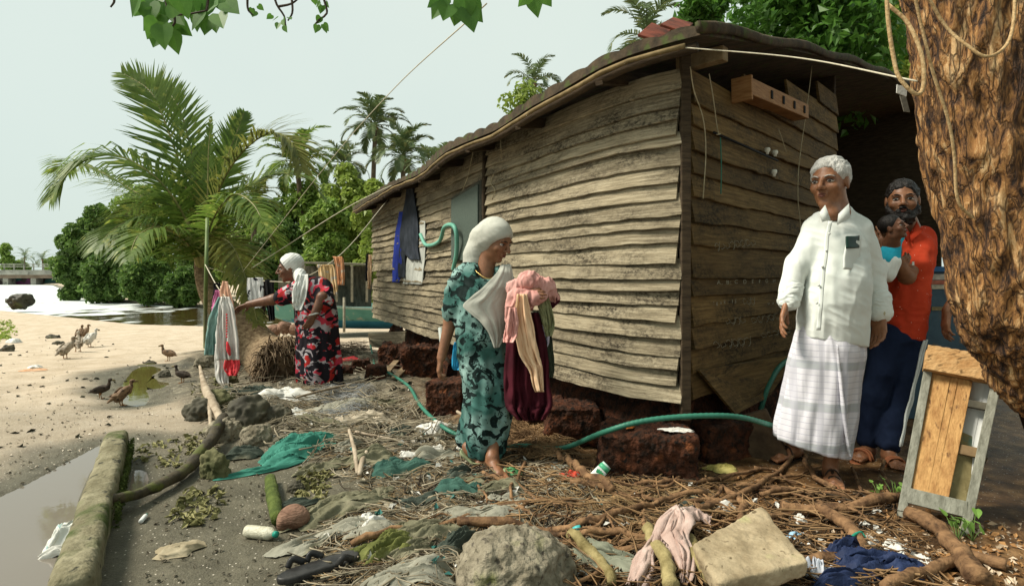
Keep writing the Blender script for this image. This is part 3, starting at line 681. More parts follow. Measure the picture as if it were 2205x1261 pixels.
MG = 'mangrove bushes along the far river bank'
for i, (px, pt, pb, h, d, mt, sd, lb) in enumerate([
    (157, 482, 655, 47, 36.5, LEAF_DARK, 1, 'dark rounded mangrove tree standing out at the water end of the far bank'),
    (238, 540, 657, 52, 33, LEAF_DARK, 2, 'dark mangrove bush next to the rounded tree at the bank end'),
    (318, 560, 663, 56, 30.5, LEAF_DARK, 3, 'low dark mangrove bush in the middle of the far bank'),
    (398, 585, 668, 46, 29, LEAF_DARK, 4, 'lowest mangrove bush, touching the water just left of the palm trunk')]):
    tree('mangrove_bush', lb, px, pt, pb, h, d, mt, sd, 9000, .34, MG, 'bush', m=34)
FB = 'trees of the far river bank'
for i, (px, pt, pb, h, d, mt, n, sz, lb) in enumerate([
    (212, 440, 640, 52, 41, LEAF_DARK, 5000, .4, 'dark tree rising just behind the mangrove bushes at the bank end'),
    (310, 395, 650, 80, 42, LEAF_MID, 7000, .4, 'mid green tree behind the drooping left fronds of the palm'),
    (432, 292, 640, 40, 44, LEAF_LIGHT, 4500, .38, 'pale thin-leaved tree showing its top above the palm crown'),
    (450, 400, 660, 80, 36, LEAF_DARK, 6000, .38, 'dark tree hidden behind the palm crown and trunk'),
    (560, 428, 672, 80, 30, LEAF_MID, 8000, .34, 'broad bushy tree behind the reaching woman, left of the boat'),
    (655, 398, 672, 85, 31, LEAF_MID, 9000, .34, 'large dense tree behind the boat cabin'),
    (745, 348, 660, 74, 27, LEAF_LIGHT, 8000, .30, 'bright yellow green tree under the tall far palms'),
    (805, 385, 690, 52, 22, LEAF_LIGHT, 4500, .26, 'light leafy tree close to the far end of the hut'),
    (600, 470, 690, 70, 26, LEAF_DARK, 6000, .32, 'dark low tree directly above the boat roof'),
    (705, 425, 690, 64, 25, LEAF_MID, 6000, .3, 'mid green bushy tree between the boat and the hut'),
    (905, 420, 690, 60, 24, LEAF_MID, 3500, .3, 'tree behind the far roof corner of the hut')]):
    tree('broadleaf_tree', lb, px, pt, pb, h, d, mt, 20 + i, n, sz, FB)

# ------------------------------------------------------------------ palms
def frond(path, L0, n=46, up=(0, 0, 1), droop=.35, fold=.25, wd=.026, seed=0, n0=.10, seg=3, ang=.75, rr=.022, one=None):
    r = np.random.default_rng(seed); P = spl(path, 60); T = np.gradient(P, axis=0); T /= np.linalg.norm(T, axis=1)[:, None]
    V, F = [], []; rv, rf = tube(P[::2], np.linspace(rr, rr * .22, 30), 5)
    up = np.asarray(up, float)
    for k in range(n):
        t = n0 + (1 - n0) * (k + .5) / n; i = min(int(t * 59), 58); p, tg = P[i], T[i]
        N_ = up - tg * (up @ tg); N_ = nrm(N_); S = np.cross(tg, N_)
        ln = L0 * (math.sin(math.pi * min(1, (.12 + .88 * t)) ** .8) ** .6 * .9 + .12) * r.uniform(.86, 1.1)
        for sd in (-1, 1):
            if one is not None and sd != one and r.random() < .8: continue
            d0 = nrm(S * sd * (1 - .35 * t) + tg * (ang * (.6 + .8 * t)) + N_ * fold + r.normal(size=3) * .07)
            q = p.copy(); dv = d0.copy(); w_ = nrm(np.cross(d0, N_)); b = len(V); lw = wd * r.uniform(.8, 1.2)
            for s in range(seg + 1):
                u = s / seg; wv = lw * (1 - u ** 1.6) * (0.55 + .45 * min(1, u * 5)) + .0012
                V += [q + w_ * wv * .5, q - w_ * wv * .5]
                if s: F.append((b + 2 * s - 2, b + 2 * s - 1, b + 2 * s + 1, b + 2 * s))
                dv = nrm(dv + np.array([0, 0, -1]) * droop * (.35 + u)); q = q + dv * ln / seg
    return np.array(V), F, rv, rf

PD = 8.6
PALM = thing('coconut_palm', 'young coconut palm with big feathery fronds on a leaning trunk whose roots are washed bare', 'palm', G(612, 815))
def pf(pts, dd): return [W(x, y, PD + dd * i / (len(pts) - 1)) for i, (x, y) in enumerate(pts)]
FR = [ # path, depth swing, leaflet length, up vector, droop, mat, n, one-sided
    ([(432, 560), (412, 460), (392, 370), (352, 255), (322, 195), (262, 156)], .5, .66, (.25, -1, .1), .05, PALM_G, 60, .5),
    ([(436, 560), (424, 420), (410, 320), (385, 232), (350, 190), (308, 176)], 1.1, .55, (.7, -.7, .3), .03, PALM_G, 52, .9),
    ([(430, 570), (398, 470), (345, 392), (268, 340), (205, 338), (150, 368), (108, 432)], -1.0, .84, (0, -.35, 1), .52, PALM_G, 64, .55),
    ([(428, 575), (380, 480), (300, 420), (220, 372), (160, 350), (118, 372)], 1.4, .74, (0, .1, 1), .46, PALM_G, 54, .6),
    ([(436, 570), (458, 450), (490, 370), (540, 310), (590, 286), (630, 310), (652, 370)], -.8, .68, (.1, -.45, 1), .22, PALM_Y, 58, .55),
    ([(436, 560), (462, 430), (485, 350), (508, 290), (527, 240)], .9, .42, (.5, -.8, .2), .02, PALM_G, 46, .6),
    ([(436, 570), (480, 455), (540, 400), (600, 375), (660, 385), (695, 425)], .7, .62, (0, -.3, 1), .28, PALM_G, 50, .6),
    ([(430, 575), (380, 500), (310, 470), (250, 490), (205, 540)], -1.3, .62, (0, -.3, 1), .42, PALM_G, 48, .6),
    ([(432, 580), (400, 520), (350, 490), (300, 505), (275, 560)], -1.7, .6, (0, -.4, 1), .4, PALM_G, 42, .6),
    ([(438, 580), (470, 520), (500, 530), (530, 600), (556, 700)], -1.0, .55, (.5, -.5, .6), .25, PALM_Y, 50, .6),
    ([(436, 580), (470, 500), (520, 470), (580, 500), (610, 560)], 1.2, .55, (0, .2, 1), .35, PALM_G, 44, .6),
    ([(440, 560), (447, 430), (449, 330), (455, 250)], .2, .16, (0, -1, 0), .0, PALM_G, 24, .5),
    ([(436, 580), (455, 480), (500, 420), (545, 440), (575, 500)], -1.4, .55, (0, -.3, 1), .4, PALM_G, 42, .6),
    ([(432, 575), (412, 500), (375, 445), (325, 430), (275, 455), (240, 520)], .3, .62, (0, .1, 1), .42, PALM_G, 46, .6)]
for i, (pts, dd, ln, up, dr, mt, n, a_) in enumerate(FR):
    V, F, rv, rf = frond(pf(pts, dd), ln * 1.14, int(n * 1.45), up, dr, seed=100 + i, ang=.7 if a_ < .9 else .9, wd=.052, n0=.06)
    V = V + .012 * np.stack([vn(V, 6, 3 + k) for k in range(3)], 1); Vj, Fj = join([(V, F), (rv, rf)]); mk('frond', Vj, Fj, [mt, RACH], PALM, midx=[0] * len(F) + [1] * len(rf), smooth=False)
_tp = spl([G(612, 815, .16), W(575, 770, 7.55), W(530, 718, 7.9), W(487, 672, 8.2), W(452, 630, 8.4), W(436, 590, 8.5), W(432, 545, 8.6)], 150)
_tr = np.interp(np.linspace(0, 1, 150), [0, .12, .35, .6, .8, 1], [.31, .30, .235, .165, .11, .08]); _tr = _tr * (1 + .045 * np.abs(np.sin(np.arange(150) * .9)))
V, F = tube(_tp, _tr, 22, wob=.05); TRK = M('ringed_palm_trunk', (.10, .06, .03), (.33, .24, .14), 16, .9, .9, 60, dist=.02, stretch=(1, 1, 2.2))
mk('trunk', V, F, TRK, PALM)
V, F = join([tube(spl([W(436, 600, 8.5), W(x, y, 8.45), W(x2, y2, 8.4)], 8), [.05, .03], 6) for x, y, x2, y2 in ((420, 540, 402, 470), (446, 540, 466, 470), (434, 540, 428, 460), (440, 530, 450, 450), (428, 560, 398, 500))]); mk('leaf_base', V, F, M('leaf_base', (.13, .13, .04), (.27, .23, .08), 8), PALM)
_r = np.random.default_rng(3); pr = []; rc = G(612, 815, .14); ax = nrm(_tp[0] - _tp[8])
for k in range(420):
    e1 = nrm(np.cross(ax, UP)); e2 = np.cross(ax, e1); an = _r.uniform(0, 6.28); rr = .30 * _r.random() ** .4
    a = rc + (e1 * math.cos(an) + e2 * math.sin(an)) * rr - ax * .04; dv = nrm(ax * 1.0 + (e1 * math.cos(an) + e2 * math.sin(an)) * .45 + _r.normal(size=3) * .25 - UP * .25); ln = _r.uniform(.12, .34)
    b = a + dv * ln * .6; c = a + dv * ln - UP * _r.uniform(.02, .14); 
    for q in (b, c): q[2] = max(q[2], float(gz(q[0], q[1])) + .01)
    pr.append(tube(spl([a, b, c], 5), [.011, .003], 4, cap=False))
V, F = join(pr); mk('bare_roots', V, F, M('palm_root', (.06, .04, .022), (.26, .19, .12), 7), PALM)

def palm_tree(label, cx, cy, d, R, bx, by, seed, mat, nf=20, n=24, group=None):
    r = np.random.default_rng(seed); c = W(cx, cy, d); base = W(bx, by, d); base[2] = float(gz(base[0], base[1]))
    t = thing('coconut_palm', label, 'palm', base, group); Vs = []
    for k in range(nf):
        az = 6.283 * (k * .618 % 1) + r.uniform(-.2, .2); el = np.interp(k / nf, [0, 1], [1.35, -.55]) + r.normal() * .12; L_ = R * r.uniform(.8, 1.1)
        h = np.array([math.cos(az), math.sin(az), 0]); p1 = c + (h * math.cos(el) + UP * math.sin(el)) * L_ * .5
        p2 = p1 + (h * math.cos(el - .55) + UP * math.sin(el - .55)) * L_ * .35; p3 = p2 + (h * math.cos(el - 1.2) + UP * math.sin(el - 1.2)) * L_ * .3
        V, F, rv, rf = frond([c, p1, p2, p3], R * .27, n, (0, 0, 1.0), .38, seed=seed * 50 + k, wd=R * .056, seg=2, rr=R * .012); Vs += [(V, F), (rv, rf)]
    V, F = join(Vs); mk('crown', V, F, mat, t, smooth=False)
    V, F = tube(spl([base, (base + c) / 2 + np.array([r.normal() * .2, 0, 0]), c - UP * R * .03], 14), [.19, .12], 8, wob=.1); mk('trunk', V, F, BARKG, t)
    q = join([tube([c - UP * R * .08 + R * .05 * np.array([math.cos(a), math.sin(a), 0]) - UP * .1, c - UP * R * .1 + R * .06 * np.array([math.cos(a), math.sin(a), 0]) + UP * .05], R * .035, 6) for a in range(6)]); mk('nut_cluster', *q, M('coconuts', (.16, .09, .02), (.28, .15, .04), 3), t)
FP = 'tall palms beyond the far bank'
palm_tree('tallest far palm, its crown full of brown nuts against the sky', 808, 268, 34, 2.15, 800, 690, 1, PALM_FAR, 24, 26, FP)
palm_tree('far palm just right of the tallest, half behind the roof line', 868, 335, 31, 2.1, 870, 690, 2, PALM_FAR, 24, 26, FP)
palm_tree('lower far palm left of the tallest one', 738, 352, 36, 1.9, 742, 690, 3, PALM_FAR, 20, 24, FP)
palm_tree('dark far palm whose crown shows behind the right fronds of the near palm', 640, 350, 30, 2.3, 645, 690, 4, PALM_G, 22, 26, FP)
palm_tree('yellowing far palm low beside the near palm crown', 548, 428, 28, 1.6, 550, 690, 5, PALM_Y, 16, 24, FP)
palm_tree('far palm with only its tips over the far roof corner', 945, 372, 26, 1.7, 945, 690, 6, PALM_FAR, 18, 22, FP)
palm_tree('small palm tuft poking over the middle of the roof ridge', 1150, 178, 24, 1.35, 1150, 650, 7, PALM_FAR, 15, 22, FP)
palm_tree('palm with drooping frond over the roof by the red tiles', 1392, 78, 17, 1.45, 1400, 650, 8, PALM_FAR, 15, 22, FP)
tree('broadleaf_tree', 'leafy treetop peeping over the middle of the roof beside a palm tuft', 1135, 182, 650, 66, 21, LEAF_LIGHT, 60, 1800, .22, FB, low=.55)
palm_tree('tiny palm beyond the bridge, left one of two', 53, 553, 135, 2.7, 53, 590, 9, PALM_FAR, 14, 12, 'palms beyond the bridge')
palm_tree('tiny palm beyond the bridge, right one of two beside the railing', 91, 557, 130, 2.6, 91, 590, 10, PALM_FAR, 14, 12, 'palms beyond the bridge')
for i, (px, pt, h, lb) in enumerate([(12, 522, 16, 'tall pointed tree beyond the left end of the bridge'), (42, 562, 22, 'low grey green tree beyond the bridge railing, under the tiny palms'), (118, 555, 26, 'low tree beyond the right end of the bridge'), (-30, 550, 30, 'broad tree beyond the bridge at the edge of the view')]):
    tree('distant_tree', lb, px, pt, 600, h, 140 + 3 * i, LEAF_MID, 80 + i, 1500, 1.0, 'trees beyond the bridge')

# ------------------------------------------------------------------ bridge
CONC = M('bridge_concrete', (.20, .20, .17), (.36, .35, .30), .6, .9, .2, spots=[((.10, .10, .08), 1.6, .55, .15, 'n')])
BR = thing('road_bridge', 'low concrete road bridge with painted graffiti on the wall under its deck', 'bridge', (-80, 90, WATER))
V, F = box((-92, 92, 1.42), 56, 6, .75); mk('deck', V, F, CONC, BR, smooth=False)
V, F = box((-92, 90.0, .78), 56, 1.2, .52); mk('girder', V, F, M('bridge_shade', (.16, .12, .085), (.26, .2, .15), .8), BR, smooth=False)
V, F = join([beam((-120, 89.2, z), (-64, 89.2, z), .09, .09) for z in (2.25, 2.5, 2.72)] + [box((-120 + 1.5 * k, 89.2, 2.25), .12, .12, 1.0) for k in range(38)]); mk('railing', V, F, CONC, BR, smooth=False)
for k in range(9): V, F = box((-104 + 4.3 * k, 90.3, -.15), .8, 1.4, 1.5); mk('pier', V, F, CONC, BR, smooth=False)
GR = bpy.data.materials.new('graffiti_wall'); GR.use_nodes = True; N_ = GR.node_tree.nodes; L_ = GR.node_tree.links
_tc = N_.new('ShaderNodeTexCoord'); _v = N_.new('ShaderNodeTexVoronoi'); _v.inputs['Scale'].default_value = .75; L_.new(_tc.outputs['Object'], _v.inputs['Vector']); _sp = N_.new('ShaderNodeSeparateColor'); L_.new(_v.outputs['Color'], _sp.inputs[0])
_r2 = N_.new('ShaderNodeValToRGB'); L_.new(_sp.outputs[0], _r2.inputs[0]); _r2.color_ramp.interpolation = 'CONSTANT'
for k, (p, c) in enumerate([(0, (.05, .03, .03)), (.3, (.16, .03, .05)), (.5, (.10, .09, .07)), (.65, (.03, .13, .11)), (.78, (.22, .2, .17)), (.88, (.16, .03, .12)), (.95, (.04, .06, .2))]):
    e = _r2.color_ramp.elements[k] if k < 2 else _r2.color_ramp.elements.new(p); e.position = p; e.color = (*c, 1)
L_.new(_r2.outputs[0], N_['Principled BSDF'].inputs['Base Color'])
V, F = box((-92, 91.6, -.1), 56, .4, 1.6); mk('graffiti_wall', V, F, GR, BR, smooth=False)

# ------------------------------------------------------------------ old tree by the bench, its roots and overhanging sprigs
def bark(name):
    m = bpy.data.materials.new(name); m.use_nodes = True; N, L = m.node_tree.nodes, m.node_tree.links; b = N['Principled BSDF']; b.inputs['Roughness'].default_value = .8; b.inputs['Specular IOR Level'].default_value = .35
    tc = N.new('ShaderNodeTexCoord')
    def tx(sc, det, dis, st):
        mp = N.new('ShaderNodeMapping'); mp.inputs['Scale'].default_value = st; L.new(tc.outputs['Object'], mp.inputs[0]); w = N.new('ShaderNodeTexNoise'); w.inputs['Scale'].default_value = sc; w.inputs['Detail'].default_value = det; w.inputs['Roughness'].default_value = .7; w.inputs['Distortion'].default_value = dis; L.new(mp.outputs[0], w.inputs['Vector']); return w.outputs['Fac']
    w = N.new('ShaderNodeMix'); w.data_type = 'FLOAT'; w.inputs[0].default_value = .5; L.new(tx(11, 9, .7, (1, 1, .17)), w.inputs[2]); L.new(tx(30, 8, .5, (1, 1, .34)), w.inputs[3])
    r = N.new('ShaderNodeValToRGB'); L.new(w.outputs[0], r.inputs[0]); cr = r.color_ramp; cr.elements.new(.5); cr.elements.new(.6)
    for k, (p, c) in enumerate([(.41, (.014, .007, .004)), (.46, (.105, .048, .018)), (.525, (.33, .16, .05)), (.61, (.62, .42, .21))]): cr.elements[k].position = p; cr.elements[k].color = (*c, 1)
    mp = N.new('ShaderNodeMapping'); mp.inputs['Scale'].default_value = (1, 1, .24); L.new(tc.outputs['Object'], mp.inputs[0]); nz = N.new('ShaderNodeTexNoise'); nz.inputs['Scale'].default_value = 9; nz.inputs['Detail'].default_value = 5; L.new(mp.outputs[0], nz.inputs['Vector'])
    vm = N.new('ShaderNodeVectorMath'); vm.operation = 'MULTIPLY_ADD'; L.new(nz.outputs['Color'], vm.inputs[0]); vm.inputs[1].default_value = (.30, .30, .22); L.new(mp.outputs[0], vm.inputs[2])
    vo = N.new('ShaderNodeTexVoronoi'); vo.feature = 'DISTANCE_TO_EDGE'; vo.inputs['Scale'].default_value = 23; L.new(vm.outputs[0], vo.inputs['Vector'])
    ck = N.new('ShaderNodeMapRange'); ck.inputs[1].default_value = .0; ck.inputs[2].default_value = .13; ck.inputs[3].default_value = .22; L.new(vo.outputs['Distance'], ck.inputs[0])
    mc = N.new('ShaderNodeMixRGB'); L.new(ck.outputs[0], mc.inputs[0]); mc.inputs[1].default_value = (.016, .008, .005, 1); L.new(r.outputs[0], mc.inputs[2]); L.new(mc.outputs[0], b.inputs['Base Color'])
    hh = N.new('ShaderNodeMath'); hh.operation = 'MULTIPLY_ADD'; L.new(ck.outputs[0], hh.inputs[0]); hh.inputs[1].default_value = .22; L.new(w.outputs[0], hh.inputs[2])
    bp = N.new('ShaderNodeBump'); bp.inputs['Strength'].default_value = 1; bp.inputs['Distance'].default_value = .03; L.new(hh.outputs[0], bp.inputs['Height']); L.new(bp.outputs[0], b.inputs['Normal']); return m
BARK = bark('rough_bark')
OT = thing('old_tree', 'massive old tree with deeply furrowed orange brown bark leaning beside the upended bench', 'tree', (2.75, 2.45, 0))
tp = [W(2020, -1400, 1.75), W(2055, -500, 2.0), W(2078, -120, 2.15), W(2096, 0, 2.18), W(2120, 200, 2.2), W(2160, 430, 2.22), W(2178, 560, 2.22), W(2188, 660, 2.25), W(2280, 790, 2.3), W(2440, 880, 2.36), W(2560, 980, 2.42), W(2620, 1150, 2.5)]
P = spl(tp, 420); R_ = np.interp(np.linspace(0, 1, 420), [0, .2, .42, .55, .64, .72, .80, .9, 1], [.16, .20, .215, .195, .195, .20, .245, .30, .42])
V, F = tube(P, R_, 150, cap=False); N_ = vnormals(V, np.array(F)); S_ = V * np.array([1, 1, .30])
rid = 1 - np.abs(fbm(S_, 13, 4, 3)); rid2 = 1 - np.abs(fbm(S_ * [1, 1, .6] + 5, 34, 9, 2))
V = V + N_ * (.034 * (rid - .6) + .016 * (rid2 - .6) + .016 * fbm(V, 3.0, 2, 2))[:, None]
mk('trunk', V, F, BARK, OT)
# limbs and crown overhead, mostly out of view, added to shade the yard on the right
top = P[0]; tips = [top + np.array(v) for v in [(1.6, 1.2, 1.4), (2.4, -.4, 1.6), (.8, 2.2, 1.5), (1.5, -1.8, 1.5), (3.0, 1.6, 1.2)]]
q = join([tube(spl([top, (top + t) / 2 + [0, 0, .3], t], 10), [.15, .04], 8) for t in tips]); mk('limb', *q, BARK, OT)
r = np.random.default_rng(77); C = np.array([t + r.normal(size=3) * [.9, .9, .35] for t in tips for _ in range(7)]); C[:, 2] = np.maximum(C[:, 2], 4.3 + .5 * np.maximum(C[:, 1] - 2.5, 0))
V, F = leaves(C, np.full(len(C), .75), 9000, .17, 5, inner=.5); mk('crown', V, F, LEAF_TREE, OT, smooth=False)
def heart(p, dirv, nrmv, L_):
    a = nrm(dirv); n_ = nrm(nrmv - a * (nrmv @ a)); s = np.cross(n_, a)
    ol = [(0, .0), (-.10, .22), (.02, .40), (.22, .47), (.48, .38), (.74, .19), (1.0, 0)]
    V = [p + a * L_ * u + s * L_ * v + n_ * L_ * (.22 * abs(v)) for u, v in ol] + [p + a * L_ * u - s * L_ * v + n_ * L_ * (.22 * abs(v)) for u, v in ol[1:-1]]
    mid = [p + a * L_ * u for u in (.2, .48, .74)]
    V = np.array(V + mid); o = len(ol); m0 = o + 5
    F = [(0, 1, m0), (1, 2, m0), (2, 3, m0), (3, 4, m0 + 1, m0), (4, 5, m0 + 2, m0 + 1), (5, 6, m0 + 2), (0, m0, o), (o, m0, o + 1), (o + 1, m0, o + 2), (o + 2, m0, m0 + 1, o + 3), (o + 3, m0 + 1, m0 + 2, o + 4), (o + 4, m0 + 2, 6)]
    return V, F
def sprig(stem, lv, d, size, seed):
    """stem: list of pixel paths; lv: (px,py,ax,ay) leaf base and pointing direction in the picture"""
    r = np.random.default_rng(seed); near = [int(np.argmin([min(math.hypot(px - x, py - y) for x, y in spl(s, 20)) for s in stem])) for px, py, _, _, _ in lv]
    for k, s in enumerate(stem):
        pr = [tube(spl([W(x, y, d) for x, y in s], 10), [.0045, .0025], 5)]; nb = len(pr[0][1])
        for (px, py, ax, ay, sc), o in zip(lv, near):
            if o != k: continue
            dv = np.array([ax, r.uniform(-.5, .5), -ay]); n_ = np.array([r.normal() * .5, -1, r.normal() * .4 - .3]); pr.append(heart(W(px, py, d + r.uniform(-.1, .1)), dv, n_, size * sc))
        V, F = join(pr); mi = [1] * nb + [0] * (len(F) - nb); mk('leafy_sprig', V, F, [LEAF_TREE, M('twig_dark', (.03, .022, .014), (.06, .045, .03), 20)], OT, midx=mi, smooth=False)
rr = random.Random(12)
lv = [(318, 2, -.7, .8, 1), (322, 8, .2, 1, 1.1), (350, 5, .1, 1, 1.1), (345, 30, -.6, .8, 1.1), (350, 55, .1, 1, 1.1), (340, 45, -.8, .9, 1), (375, 45, .8, .7, 1), (372, 70, .1, 1, .95), (345, 72, -.1, 1, .95), (378, 18, .5, .8, 1.15), (360, 10, .9, .5, 1.1), (400, 0, .1, 1, .6), (300, -8, -.6, .7, 1.1), (385, 62, .6, .6, .4), (365, 60, -.1, 1, .5), (335, -15, .2, 1, 1.1), (380, -12, .4, 1, 1.1),
      (432, 5, -.7, .5, 1), (438, 28, -.6, .9, 1), (450, 35, -.1, 1.1, 1.05), (470, 30, .5, 1, 1.0), (485, 5, .7, .6, 1), (460, 12, .4, .2, .9), (445, -5, -.3, .9, 1.1), (465, -15, .4, .9, 1.1), (425, 32, -.2, .8, .8), (462, 40, .2, 1, .8)]
sprig([[(350, -30), (362, 20), (375, 32), (410, 30), (445, 23)], [(375, 32), (376, 50), (365, 62)], [(445, 23), (452, -30)]], lv, 1.75, .066, 1)
sprig([[(242, -12), (246, 3), (238, 16)]], [(242, -14, -.2, 1, .3)], 1.75, .06, 2)
lv = [(598, 38, -.6, .7, .5), (610, 42, .3, 1, .6), (585, 32, -.8, .5, .5), (612, 55, .4, .9, .6), (600, 50, -.2, 1, .5), (622, 38, .6, .6, .4), (543, 18, -.3, 1, .5), (548, 24, -.1, 1, .6), (556, 12, .6, .5, .45)]
sprig([[(588, -20), (596, 10), (612, 35), (615, 55)], [(627, -15), (630, 25), (620, 45)], [(598, 15), (628, 8), (650, -10)], [(533, -10), (534, 20), (545, 33)]], lv, 1.9, .048, 3)
lv = [(690, 5, -.7, .5, .5), (694, 12, -.3, 1, .6), (690, 36, -.5, .6, .6), (684, 55, -.3, 1, .6), (696, 52, .6, .8, .6), (700, 56, .2, 1, .5), (702, 5, .5, .9, .5), (690, 58, -.8, .5, .5), (675, -6, .2, 1, .6)]
sprig([[(692, -20), (703, 18), (702, 32), (680, 50), (684, 64)]], lv, 1.9, .046, 4)
lv = [(955, 0, -.6, .8, 1), (965, 10, -.2, 1, 1), (975, 18, .1, 1, 1.1), (990, 5, .5, .8, 1), (1005, 18, .3, 1, 1.1), (1012, 2, .6, .9, 1), (960, -10, -.8, .6, 1), (1000, -8, .1, 1, 1.1), (1018, 18, .5, .7, .8), (1150, -14, .2, 1, 1.1), (1138, -20, -.5, .8, .9), (1165, -18, .6, .7, .8)]
sprig([[(985, -40), (978, 5)], [(1010, -40), (1012, 15)], [(1155, -40), (1150, -8)]], lv, 1.7, .064, 5)
# hanging cords round the trunk
ROPE = M('pale_rope', (.28, .17, .07), (.50, .36, .19), 90, .85, .4, 120)
def cord(name, label, pts, r, mat=None, cat='rope', n=40, group=None):
    V, F = tube(spl(pts, n), r, 7); return tag(mk(name, V, F, mat or ROPE), label, cat, group)
cord('rope', 'pale rope looping down the left edge of the old tree trunk', [W(1908, -60, 1.88), W(1912, 40, 1.88), W(1925, 130, 1.88), W(1938, 170, 1.87), W(1972, 203, 1.86), W(1988, 185, 1.88), W(1985, 120, 1.9), W(1955, 50, 1.94), W(1912, 10, 1.96)], .0065)
cord('rope', 'long pale vine-like rope hanging down the middle of the old trunk', [W(1962, -40, 1.9), W(1985, 60, 1.92), W(2010, 160, 1.92), W(2042, 260, 1.92), W(2055, 340, 1.93), W(2062, 430, 1.94), W(2094, 470, 1.95)], .005)
cord('rope', 'pale rope slung in a wide curve across the top of the old trunk', [W(1985, -30, 1.9), W(2035, 55, 1.9), W(2085, 100, 1.86), W(2125, 122, 1.84), W(2165, 100, 1.86), W(2182, 50, 1.88), W(2186, -40, 1.9)], .0052)
# tree behind the hut
tree('broadleaf_tree', 'bright green tree spreading behind the hut roof left of the old trunk', 1740, -120, 640, 240, 9.2, LEAF_TREE, 91, 9000, .16, FB, low=.42, m=40, gap=.3, inner=.5)
tree('broadleaf_tree', 'green tree behind the hut whose branches show just left of the old trunk', 1930, -60, 640, 150, 11.5, LEAF_LIGHT, 92, 5000, .19, FB, low=.35, m=30, inner=.5)
tree('broadleaf_tree', 'leafy tree over the high roof corner by the red tiles', 1500, -110, 640, 80, 8.4, LEAF_TREE, 93, 2200, .13, FB, low=.60, m=20, inner=.5)

# ------------------------------------------------------------------ boat on the far shore
TEAL = M('teal_hull', (.075, .23, .20), (.12, .31, .27), 2.5, .6, .2, spots=[((.30, .33, .27), 5, .62, .08, 'n'), ((.05, .10, .08), 3, .64, .1, 'n')])
BOAT = thing('moored_boat', 'teal wooden boat with an open cabin frame beached at the water behind the clotheslines', 'boat', W(690, 712, 14.5))
bd = 14.5
sec = []
for u in np.linspace(0, 1, 26):
    px = 556 + u * 300; beamw = .95 * math.sin(min(1, .12 + u * 1.3) * math.pi / 2) + .05; sh_ = .14 * (1 - u) ** 2
    c = W(px, 712, bd + .3 * u); zk = c[2] + .35 * (1 - u) ** 4; zt = c[2] + .60 + sh_ * 2.2
    for v in np.linspace(-1, 1, 13):
        sec.append([c[0], c[1] + .6 + v * beamw, zk + (zt - zk) * abs(v) ** 2.2])
HULL2 = M('blue_lower_hull', (.02, .14, .22), (.04, .20, .30), 2.5, .6, .2)
V = np.array(sec); F = grid_faces(26, 13); cz = V[F].mean(1)[:, 2]; mk('hull', V, F, [TEAL, HULL2], BOAT, midx=(cz < W(690, 712, bd)[2] + .24).astype(int))
V, F = tube(np.array([sec[i * 13] for i in range(26)]) + [0, -.02, -.02], .035, 6); mk('rub_rail', V, F, M('pale_teal', (.25, .36, .31), (.33, .42, .36), 4), BOAT)
POSTM = M('boat_post', (.14, .13, .09), (.26, .24, .18), 9)
CABW = M('cabin_boards', (.055, .05, .035), (.16, .14, .10), 5, .9, .4, stretch=(3, 3, 1))
r0 = W(615, 566, bd - .35); r1 = W(795, 572, bd - .1)
V, F = panel([r0, r1, r1 + [0.2, 1.7, .02], r0 + [0, 1.7, .02]], .05); mk('cabin_roof', V, F, POSTM, BOAT, smooth=False)
for px in (622, 655, 690, 725, 758, 790):
    a = W(px, 650, bd - .30); b = W(px, 570, bd - .30); V, F = beam(a, b, .05, .05, (1, 0, 0)); mk('cabin_post', V, F, POSTM, BOAT, smooth=False)
V, F = panel([W(618, 650, bd - .26), W(720, 650, bd - .26), W(720, 608, bd - .26), W(618, 608, bd - .26)], .03); mk('cabin_panel', V, F, CABW, BOAT, smooth=False)
V, F = panel([W(600, 660, bd + 1.2), W(800, 660, bd + 1.2), W(800, 572, bd + 1.2), W(600, 572, bd + 1.2)], .03); mk('cabin_back', V, F, CABW, BOAT, smooth=False)
V, F = tube([W(741, 640, 13.2), W(741, 690, 13.1), W(741, 714, 13.0)], .03, 6); mk('mooring_post', V, F, POSTM, BOAT)
# ------------------------------------------------------------------ people
SKIN = M('skin_brown', (.20, .085, .040), (.30, .14, .07), 30, .48, .15, 160, spec=.4, dist=.002, sub=.12)
SKIN_D = M('skin_dark', (.10, .042, .022), (.16, .07, .036), 30, .5, .15, 160, spec=.4, dist=.002, sub=.1)
SKIN_M = M('skin_medium', (.17, .075, .036), (.24, .11, .055), 30, .5, .15, 160, spec=.4, dist=.002, sub=.1)
LIP = M('lip', (.12, .04, .03), None, 20, .5, 0)
EYEW = M('eye_white', (.50, .46, .42), None, 9, .3, 0); EYEB = M('eye_iris', (.012, .007, .004), None, 9, .2, 0, spec=.5)
BLACKH = M('black_hair', (.006, .005, .005), (.018, .015, .013), 60, .5, .6, 140, stretch=(1, 1, .3))
WHITEH = M('white_hair', (.40, .39, .36), (.66, .65, .61), 70, .6, .8, 150, stretch=(1, 1, .35))

